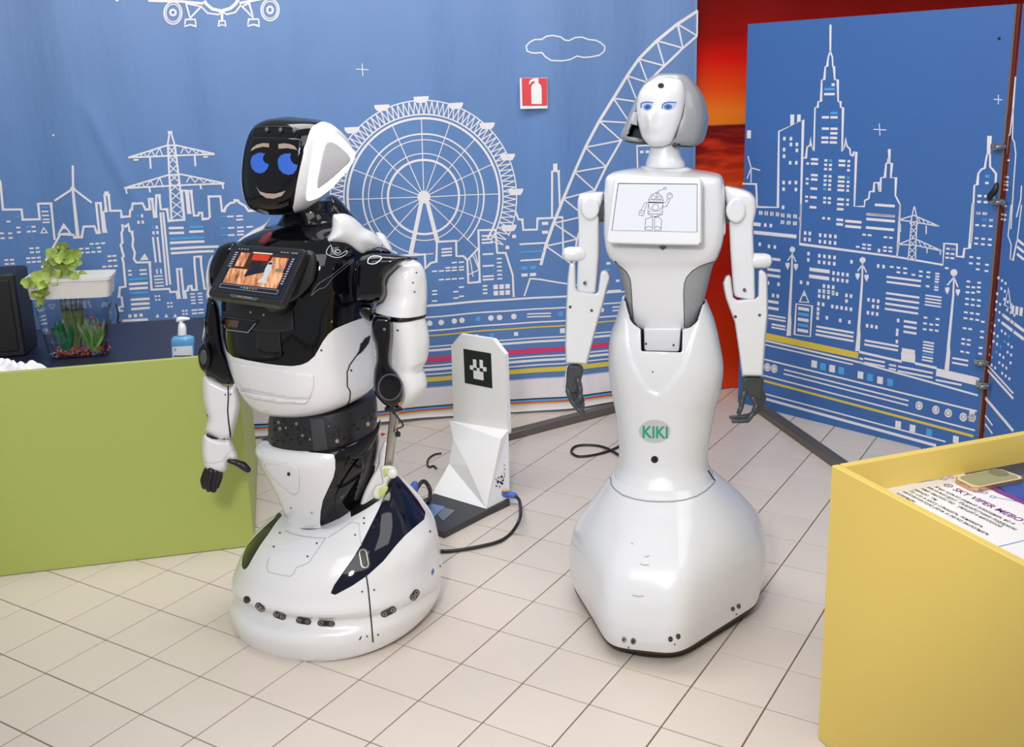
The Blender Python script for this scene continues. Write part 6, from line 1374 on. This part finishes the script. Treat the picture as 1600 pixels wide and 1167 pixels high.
sm_ = lambda n, c, e=.55: mat(n, c, .2, emit=e)
# warm room picture, as a shaded procedural photo print
scp = bpy.data.materials.new('tablet_picture'); scp.use_nodes = True; nt = scp.node_tree; b_ = nt.nodes['Principled BSDF']; b_.inputs['Roughness'].default_value = .15
tc = nt.nodes.new('ShaderNodeTexCoord'); n1 = nt.nodes.new('ShaderNodeTexNoise'); n1.inputs['Scale'].default_value = 60; n1.inputs['Detail'].default_value = 5
nt.links.new(tc.outputs['Object'], n1.inputs['Vector']); rp = nt.nodes.new('ShaderNodeValToRGB'); nt.links.new(n1.outputs['Fac'], rp.inputs[0])
ee = rp.color_ramp.elements; ee[0].position = .3; ee[0].color = (*srgb('5E3422'), 1); ee[1].position = .75; ee[1].color = (*srgb('E0B48C'), 1); q = ee.new(.5); q.color = (*srgb('A8704A'), 1)
nt.links.new(rp.outputs[0], b_.inputs['Base Color']); nt.links.new(rp.outputs[0], b_.inputs['Emission Color']); b_.inputs['Emission Strength'].default_value = .4
mpp = nt.nodes.new('ShaderNodeMapping'); mpp.inputs['Scale'].default_value = (1.6, .5, .35); nt.links.new(tc.outputs['Object'], mpp.inputs[0]); nt.links.new(mpp.outputs[0], n1.inputs['Vector'])
dkb = sm_('screen_dark_blue', '1E2440', .4)
tq(.09, .08, .93, .86, dkb, 'screen_ground')
tq(.16, .14, .84, .46, sm_('screen_brown', '4A2A20'), off=.0022); tq(.13, .46, .86, .74, scp, off=.0022); tq(.18, .16, .30, .42, scp, off=.0026); tq(.62, .2, .84, .46, scp, off=.0024)
tq(.36, .17, .58, .28, sm_('screen_red', 'D8381C', .8), off=.0028); tq(.38, .3, .52, .42, sm_('screen_dim', '2A2028'), off=.0028)
tq(.34, .135, .6, .155, sm_('screen_lamp', 'F4E2B8', .9), off=.0028)
for P_ in ([(.61, .28), (.66, .28), (.67, .38), (.69, .42), (.68, .6), (.72, .68), (.58, .67), (.62, .56), (.6, .42)],): tq(0, 0, 0, 0, sm_('screen_robot_white', 'D8DCE4', .7), off=.0034, pts=P_, nm='screen_robot')
tq(.615, .30, .66, .34, sm_('screen_robot_face', '222430', .3), off=.0040)
tq(.74, .4, .82, .45, sm_('screen_grey', 'A8A09A', .4), off=.0034)
for b in np.linspace(.16, .42, 7): tq(.1, b, .14, b+.02, sm_('screen_icon', 'C9CEDA', .5), off=.0034, nm='screen_icon')
for b in np.linspace(.2, .64, 11): tq(.885, b, .915, b+.02, sm_('screen_icon', 'C9CEDA', .5), off=.0034, nm='screen_icon')
for a in np.linspace(.12, .24, 4): tq(a, .09, a+.02, .105, sm_('screen_icon', 'C9CEDA', .5), off=.0034, nm='screen_icon')
for a in (.7, .74, .78, .84, .87, .9): tq(a, .095, a+.022, .11, sm_('screen_icon', 'C9CEDA', .5), off=.0034, nm='screen_icon')
for q in ((.12, .765, .9, .77), (.12, .83, .9, .835), (.12, .765, .124, .835), (.896, .765, .9, .835)): tq(*q, sm_('screen_icon', 'C9CEDA', .5), off=.0034, nm='input_box')
for k, a in enumerate((.4, .44, .48, .52, .56, .6)): tq(a, .785, a+.025, .805, sm_('screen_chip_%d' % k, ('5A9AD8', '88C8E8', 'E8D060', '58B070', 'D88040', '7088C0')[k], .6), off=.0036, nm='screen_icon')
V, F = plate([tb_(a, b, .002) for a, b in ((.3, .94), (.33, .925), (.68, .935), (.7, .95), (.66, .985), (.34, .975))], tn, .004); link('case_grip', V, F, dgrey, parent=tbt, smooth=0)
for a in (.42, .5, .56): link('case_lettering', *plate([tb_(a, .945, .003), tb_(a+.05, .946, .003), tb_(a+.05, .958, .003), tb_(a, .957, .003)], tn, .0006), mat('case_mark', '8C8E94', .4), parent=tbt, smooth=0)
mid = (TL+TR+BL+BR)/4; link('tablet_mount', *tube([mid-tn*.07, mid-tn*.09+[0, 0, -.02], mid-tn*.13+[0, .02, -.01]], .035, 20, n=8), blackm, parent=pr)
link('mount_cheek', *puff(px('A', [(640, 850), (690, 850), (712, 900), (700, 1000), (660, 1060), (600, 1120), (545, 1130), (600, 960)]), YP-.24, .02, rr=5, step=4), blackm, parent=pr, smooth=60)
# head
hy = -30; YH = YP-.03
hdp = [(446, 182, 494, 186, YH, .55, .45, 3, 3), (415, 187, 515, 192, YH, .6, .5, 3.2, 3.4), (396, 198, 530, 203, YH, .66, .6, 3.4, 4), (387, 214, 542, 215, YH, .7, .8, 3.4, 5), (382, 232, 551, 230, YH, .72, 1.0, 3.4, 6), (379, 252, 556, 247, YH, .74, 1.12, 3.4, 7), (377.6, 272, 546, 265, YH, .74, 1.0, 3.4, 7), (378, 290, 530, 282, YH, .74, .82, 3.4, 6), (381, 306, 514, 299, YH, .74, .66, 3.3, 5), (385, 318, 496, 314, YH, .72, .54, 3.2, 4), (395, 328, 480, 325, YH, .68, .46, 3, 3.4), (412, 335, 462, 332, YH, .6, .4, 3, 3)]
PH = loft(hdp, hy, 192, 180)
ck = smoothpoly(px('A', [(712, 122), (760, 110), (860, 160), (960, 250), (975, 325), (920, 420), (800, 560), (690, 625), (605, 640), (576, 608), (582, 560), (596, 470), (612, 390), (634, 300), (655, 215), (678, 150)]), 4)
ci, co_ = pclip(PH, ck, .0)
# only the near side is covered by the outline; the far cheek mirrors it with a thin rim
hs_ = link('head_shell', *co_, black, parent=pr, smooth=180, label='glossy black head'); ckp = link('cheek_panel', *ci, white, parent=pr, smooth=180, label='white side of the head')
phv = bv(PH)
em = mat('glow_white', 'FFFFFF', .3, emit=1.8)
ro = smoothpoly(px('A', [(748, 150), (800, 165), (860, 210), (910, 268), (938, 325), (890, 395), (820, 465), (740, 528), (690, 552), (656, 556), (652, 520), (664, 430), (682, 320), (700, 220), (718, 168)]), 5)
ri = smoothpoly(px('A', [(768, 224), (800, 228), (848, 260), (898, 322), (850, 378), (790, 432), (740, 470), (712, 486), (708, 450), (722, 370), (742, 270)]), 5)
link('light_ring', *drape(phv, ro, .0015, 2.5, rim=.001), em, parent=ckp, smooth=180, label='glowing white light ring')
link('ear_panel', *drape(phv, ri, .0035, 2.5, rim=.002), mat('ear_grey', 'CFCFD2', .45), parent=ckp, smooth=180, label='light grey ear panel')
link('cheek_trim', *dline(phv, px('A', [(352, 135), (325, 175), (305, 230), (292, 300), (284, 380), (283, 440), (290, 500), (305, 570)]), 1.2, .002, step=3), white, parent=hs_, label='thin white edge on the far cheek')
vis = smoothpoly(px('A', [(350, 200), (390, 205), (500, 208), (610, 210), (625, 240), (612, 330), (596, 430), (578, 540), (560, 600), (500, 622), (400, 612), (330, 570), (312, 480), (312, 360), (325, 260)]), 4)
vs = link('face_screen', *drape(phv, vis, .0025, 3, rim=.002), black, parent=hs_, smooth=180)
brow = smoothpoly(px('A', [(362, 148), (400, 142), (500, 140), (590, 145), (610, 152), (606, 175), (592, 203), (560, 206), (440, 203), (352, 203), (350, 180)]), 3)
V2, F2 = line2(brow, .8, True); link('camera_bar', *drape(phv, None, .003, pts=V2, faces=F2), mat('bar_grey', '303238', .3), parent=hs_)
for x, y in ((430, 158), (508, 160), (587, 163)):
    c = px('A', [(x, y)])[0]; a_ = link('head_camera', *drape(phv, circ(*c, 3.6, 16, 4.4), .003, 1.4, rim=.001), mat('lens_grey', '2E3238', .3), parent=hs_); link('camera_lens', *drape(phv, circ(*c, 1.8, 10, 2.2), .004, 1), mat('lens_blue', '5A6A8A', .1, coat=1), parent=a_)
eb = mat('eye_glow_blue', '3A6CD6', .4, emit=.75); tanm = mat('brow_glow', 'C9B0A0', .4, emit=.55)
e1 = px('A', [(342, 330), (350, 308), (375, 292), (400, 288), (425, 295), (412, 310), (412, 330), (424, 345), (445, 352), (438, 375), (420, 395), (398, 404), (370, 398), (350, 378), (342, 355)])
e2 = px('A', [(494, 345), (497, 322), (512, 303), (535, 293), (570, 292), (564, 312), (570, 335), (585, 350), (603, 355), (598, 380), (580, 405), (555, 412), (525, 404), (503, 380)])
for e_, eyb in ((e1, [(342, 280), (350, 262), (375, 243), (410, 234), (446, 236), (446, 258), (410, 254), (370, 264)]), (e2, [(498, 240), (530, 235), (565, 240), (588, 250), (603, 272), (585, 268), (550, 262), (500, 266)])):
    link('eye', *drape(phv, e_, .0045, 2), eb, parent=vs, smooth=0); link('eyebrow', *drape(phv, px('A', eyb), .0045, 2), tanm, parent=vs, smooth=0)
link('mouth', *drape(phv, px('A', [(370, 475), (392, 505), (430, 516), (480, 518), (515, 508), (538, 500), (515, 530), (470, 545), (430, 542), (395, 520)]), .0045, 2), tanm, parent=vs, smooth=0, label='smiling mouth line')
# near arm (image right)
YA = 2.70
ua = [(622, 408, 645, 406, YA, .9, .9, 2.2, 2.2), (608, 413, 657, 412, YA, .9, .9, 2.4, 2.4), (601, 425, 664, 424, YA, .9, .9, 2.6, 2.6), (599, 442, 667, 442, YA, .9, .9, 2.8, 2.8), (598, 458, 667.5, 458, YA, .9, .9, 2.8, 2.8), (590, 472, 667, 474, YA, .9, .9, 2.8, 2.8), (584, 486, 666, 490, YA, .9, .9, 2.8, 2.8)]
UA = loft(ua, -40, 96, 70)
jb = px('A', [(880, 1200), (890, 980), (940, 870), (1010, 830), (1120, 850), (1225, 866), (1290, 892), (1235, 888), (1190, 905), (1145, 945), (1112, 985), (1100, 1020), (1102, 1060), (1098, 1100), (1078, 1132), (1020, 1152), (1005, 1165), (960, 1180)])
jbi, jbo = pclip(UA, jb, .3)
link('upper_arm_shell', *jbo, white, parent=pr, smooth=180); uav = bv(UA)
link('upper_arm_core', *loft([(q[0]+1, q[1], q[2]-1, q[3])+q[4:] for q in ua], -40, 48, 20), dark, parent=pr)
if jbi[1]: link('upper_arm_band', *jbi, black, parent=pr, smooth=180, label='black front of the upper arm shell')
for q in ((1215, 978), (1278, 970), (1258, 1027), (1267, 1080)): link('screw', *drape(uav, circ(*px('A', [q])[0], 1.4, 8), .001, 1), screw, parent=pr)
link('arm_disc_line', *dline(uav, circ(*px('A', [(1252, 1005)])[0], 15, 24, 19), .7, .001, closed=True, step=3), mat('crease_white', 'D4D6DC', .35), parent=pr)
SJ = puff(px('A', [(915, 990), (925, 930), (945, 895), (985, 872), (1040, 862), (1120, 862), (1200, 872), (1270, 884), (1288, 896), (1240, 898), (1195, 915), (1150, 955), (1115, 990), (1100, 1030), (1104, 1065), (1095, 1110), (1070, 1138), (1010, 1146), (955, 1142), (920, 1120), (910, 1060)]), YA-.055, .045, rr=16, step=3.5, lean=(-.0002, 0))
link('shoulder_joint', *SJ, black, parent=pr, smooth=180, label='glossy black shoulder joint'); sjv = bv(SJ)
link('shoulder_logo', *dline(sjv, smoothpoly(px('A', [(1004, 915), (1010, 890), (1035, 878), (1070, 880), (1080, 890), (1060, 910), (1035, 920)]), 4), 1.4, .0015, closed=True), mat('logo_highlight_white', 'D8E2EE', .3), parent=pr)
link('shoulder_hub', *puff(px('A', [(965, 870), (1000, 838), (1060, 820), (1110, 832), (1140, 862), (1090, 872), (1030, 868)]), YA+.02, .04, step=3), black, parent=pr, smooth=180)
link('arm_ring', *loft([(583, 488, 666, 490, YA, .9, .9, 2.8, 2.8), (585, 492, 665.5, 494, YA, .9, .9, 2.8, 2.8), (586, 495, 664, 495, YA, .9, .9, 2.8, 2.8)], -40, 64, 6), black, parent=pr, smooth=180)
la_ = [(588, 494, 663.5, 494, YA, .8, .9, 2.8, 2.8), (592, 510, 668, 510, YA, .8, .9, 2.8, 2.8), (596, 530, 671, 530, YA, .8, .9, 2.6, 2.6), (598, 550, 670, 548, YA, .78, .9, 2.6, 2.6), (598, 562, 667, 562, YA, .76, .9, 2.5, 2.5), (598, 576, 661, 574, YA, .76, .9, 2.5, 2.5), (598, 590, 666, 588, YA, .76, .9, 2.5, 2.5), (600, 602, 667, 602, YA, .76, .9, 2.4, 2.4), (602, 618, 657, 616, YA, .76, .9, 2.4, 2.4), (606, 634, 640, 630, YA, .76, .9, 2.4, 2.4), (612, 642, 630, 638, YA, .76, .9, 2.4, 2.4)]
LA = loft(la_, -40, 96, 110); link('elbow_shell', *LA, white, parent=pr, smooth=180); lav = bv(LA)
link('latch', *drape(lav, px('B', [(1225, 450), (1270, 440), (1268, 470), (1230, 490)]), .003, 2, rim=.002), mat('white_satin', 'DEDEE0', .35), parent=pr)
link('screw', *drape(lav, circ(*px('B', [(1138, 261)])[0], 1.8, 8), .001, 1), screw, parent=pr)
fm = puff(px('B', [(1012, 190), (1050, 184), (1095, 190), (1106, 220), (1106, 300), (1100, 350), (1095, 420), (1105, 455), (1135, 490), (1160, 540), (1170, 590), (1160, 640), (1130, 675), (1090, 675), (1050, 645), (1018, 605), (1006, 560), (1010, 480), (1022, 420), (1018, 350), (1000, 290), (996, 240)]), YA-.075, .03, rr=8, step=3.2)
fo_ = link('forearm_link', *fm, black, parent=pr, smooth=180, label='black arm link with round elbow joint'); fmv = bv(fm)
c = px('B', [(1096, 565)])[0]
V2, F2 = line2(circ(*c, 17.5, 32, 20), 2.4, True); link('elbow_ring', *drape(fmv, None, .002, pts=V2, faces=F2), gl2, parent=fo_)
link('elbow_cap', *drape(fmv, circ(*c, 14, 28, 16), .006, 2.5, rim=.005), black, parent=fo_, smooth=60)
link('screw', *drape(fmv, circ(*px('B', [(1067, 255)])[0], 2.4, 10), .002, 1, rim=.001), chrome, parent=fo_)
link('orange_mark', *drape(fmv, px('B', [(1140, 645), (1160, 640), (1150, 655), (1138, 660)]), .002, 1.5), mat('mark_orange', 'E08A20', .4), parent=fo_)
link('arm_bracket', *puff(px('B', [(920, 135), (960, 120), (1005, 130), (1010, 165), (1005, 205), (985, 215), (940, 185), (905, 130)]), YA-.05, .03, rr=8, step=3), black, parent=pr, smooth=180)
link('elbow_cap_lower', *puff(px('B', [(1070, 672), (1120, 660), (1170, 680), (1160, 695), (1110, 700), (1075, 700)]), YA-.07, .02, step=2.5), black, parent=pr, smooth=180)
link('actuator_rod', *tube([at(617.5, 636, YA-.04), at(607, 730, YA-.03)], .0125, 20), chrome, parent=pr, label='bright steel actuator rod')
ct = mat('connector_clear', 'D6D8CE', .3); cg_ = mat('connector_lime', 'BDC878', .4)
rc = link('rod_connector', *join(puff(px('B', [(1045, 1000), (1075, 985), (1120, 990), (1138, 1015), (1132, 1045), (1090, 1065), (1080, 1110), (1060, 1160), (1020, 1165), (1000, 1140), (1020, 1095), (1055, 1080)]), YA-.05, .014, rr=4, step=2.5), disc(at(*px('B', [(1108, 1030)])[0], YA-.075), (0, -1, .2), .014, .02, 20)), ct, parent=pr, smooth=50, label='pale clear plastic rod connector')
link('connector_stripe', *puff(px('B', [(1062, 1005), (1085, 1000), (1088, 1025), (1064, 1045)]), YA-.067, .004, step=2), cg_, parent=rc); link('connector_stripe', *puff(px('B', [(1045, 1105), (1085, 1100), (1075, 1130), (1040, 1160)]), YA-.067, .004, step=2), cg_, parent=rc)
link('arm_wire', *tube([at(*q, YA-.06) for q in px('B', [(1110, 700), (1140, 730), (1165, 765), (1160, 780), (1135, 790), (1138, 815)])], .0025, 8, n=20), cabm, parent=pr)
c = at(*px('B', [(1138, 820)])[0], YA-.06); link('wire_clip', *box((c[0], c[1], c[2]-.006), .014, .01, .014, 20, .002), blackm, parent=pr)
c = at(*px('B', [(1058, 818)])[0], YP-.02); link('red_button', *tube([c-[.002, 0, 0], c+[.002, 0, 0]], .0045, 12), mat('red_plastic', 'E0382A', .4), parent=pr)
# far arm (image left)
YB = 3.0
link('shoulder_joint', *puff(px('A', [(258, 800), (200, 798), (150, 825), (118, 880), (98, 940), (95, 1000), (115, 1060), (160, 1080), (200, 1000), (240, 900)]), YB-.1, .05, rr=14, step=3.5), black, parent=pr, smooth=180, label='glossy black far shoulder joint')
link('upper_arm_shell', *puff(px('A', [(118, 870), (96, 905), (82, 960), (78, 1020), (82, 1070), (80, 1110), (92, 1167), (80, 1230), (64, 1300), (60, 1360), (78, 1300), (100, 1240), (110, 1170), (108, 1080), (98, 1010), (102, 940)]), YB-.04, .03, rr=4, step=2.5), white, parent=pr, smooth=180, label='white sliver of the far upper arm')
link('forearm_link', *puff(px('B', [(120, 85), (160, 95), (178, 130), (190, 200), (200, 300), (215, 380), (240, 440), (258, 500), (262, 545), (235, 552), (190, 545), (150, 520), (110, 500), (85, 460), (75, 400), (82, 350), (105, 300), (100, 220), (110, 150)]), YB-.07, .035, rr=10, step=3.2), black, parent=pr, smooth=180, label='black link of the far arm')
c = px('B', [(104, 405)])[0]; e_ = link('elbow_cap', *puff(circ(c[0], c[1], 11, 20, 23), YB-.105, .02, rr=8, step=2.5, smooth=False), black, parent=pr, smooth=180)
V2 = puff(circ(c[0]-2, c[1], 6, 16, 12), YB-.122, .008, rr=4, step=2, smooth=False); link('elbow_ring', *V2, gl2, parent=e_)
FA = puff(px('B', [(100, 500), (130, 512), (180, 538), (232, 560), (268, 540), (280, 580), (292, 650), (282, 720), (262, 790), (245, 840), (190, 852), (140, 835), (108, 808), (104, 780), (118, 740), (105, 690), (92, 620), (88, 540)]), YB-.07, .042, rr=12, step=3.2)
fa = link('forearm_shell', *FA, white, parent=pr, smooth=180, label='white far forearm shell'); fav = bv(FA)
link('forearm_seam', *dline(fav, px('B', [(228, 562), (230, 620), (226, 690), (232, 760), (240, 835)]), 2.2, .0015, step=3), sg_, parent=fa)
for q in ((213, 606), (241, 604), (208, 843), (118, 888)): link('screw', *drape(fav, circ(*px('B', [q])[0], 1.4, 8), .0012, 1), screw, parent=fa)
link('side_slot', *drape(fav, px('B', [(108, 690), (120, 720), (118, 755), (108, 780)]), .001, 2), dark, parent=fa)
HA = puff(px('B', [(95, 822), (140, 830), (190, 845), (240, 848), (262, 890), (280, 940), (262, 962), (230, 965), (218, 1010), (180, 1028), (135, 1022), (105, 1000), (92, 960), (86, 900)]), YB-.08, .036, rr=10, step=3)
ha = link('hand_shell', *HA, white, parent=pr, smooth=180, label='white back of the hand'); hav = bv(HA)
link('wrist_gap', *drape(hav, px('B', [(108, 812), (150, 830), (178, 848), (140, 845), (112, 830)]), .002, 2), dark, parent=ha)
link('hand_seam', *dline(hav, px('B', [(96, 965), (150, 975), (200, 960), (230, 915), (262, 900)]), .8, .001), hl, parent=ha)
fgm = mat('finger_black', '14161A', .42)
for k, (P_, r_, dy) in enumerate((([(120, 1010), (108, 1035), (98, 1065), (102, 1098)], .012, -.015), ([(138, 1015), (130, 1045), (122, 1080), (126, 1112)], .0125, -.035), ([(160, 1018), (156, 1050), (148, 1085), (150, 1116)], .0125, -.03), ([(182, 1020), (180, 1048), (172, 1075), (166, 1098)], .011, -.012))):
    pp = [at(*q, YB-.07+dy) for q in px('B', P_)]
    link('finger', *join(tube(pp[:2], r_, 12), tube(pp[1:3], [r_*.98, r_*.95], 12), tube(pp[2:], [r_*.95, r_*.8], 12)), fgm, parent=ha, smooth=60)
link('knuckle_guard', *puff(px('B', [(105, 1000), (150, 1015), (195, 1018), (190, 1045), (165, 1058), (110, 1045)]), YB-.085, .022, rr=6, step=3), fgm, parent=ha, smooth=60)
pp = [at(*q, YB-.1) for q in px('B', [(236, 960), (275, 972), (305, 985), (334, 1008)])]
link('thumb', *join(tube(pp[:2], [.008, .009], 12), tube(pp[1:3], [.010, .012], 12), tube(pp[2:], [.013, .010], 12)), fgm, parent=ha, smooth=60)
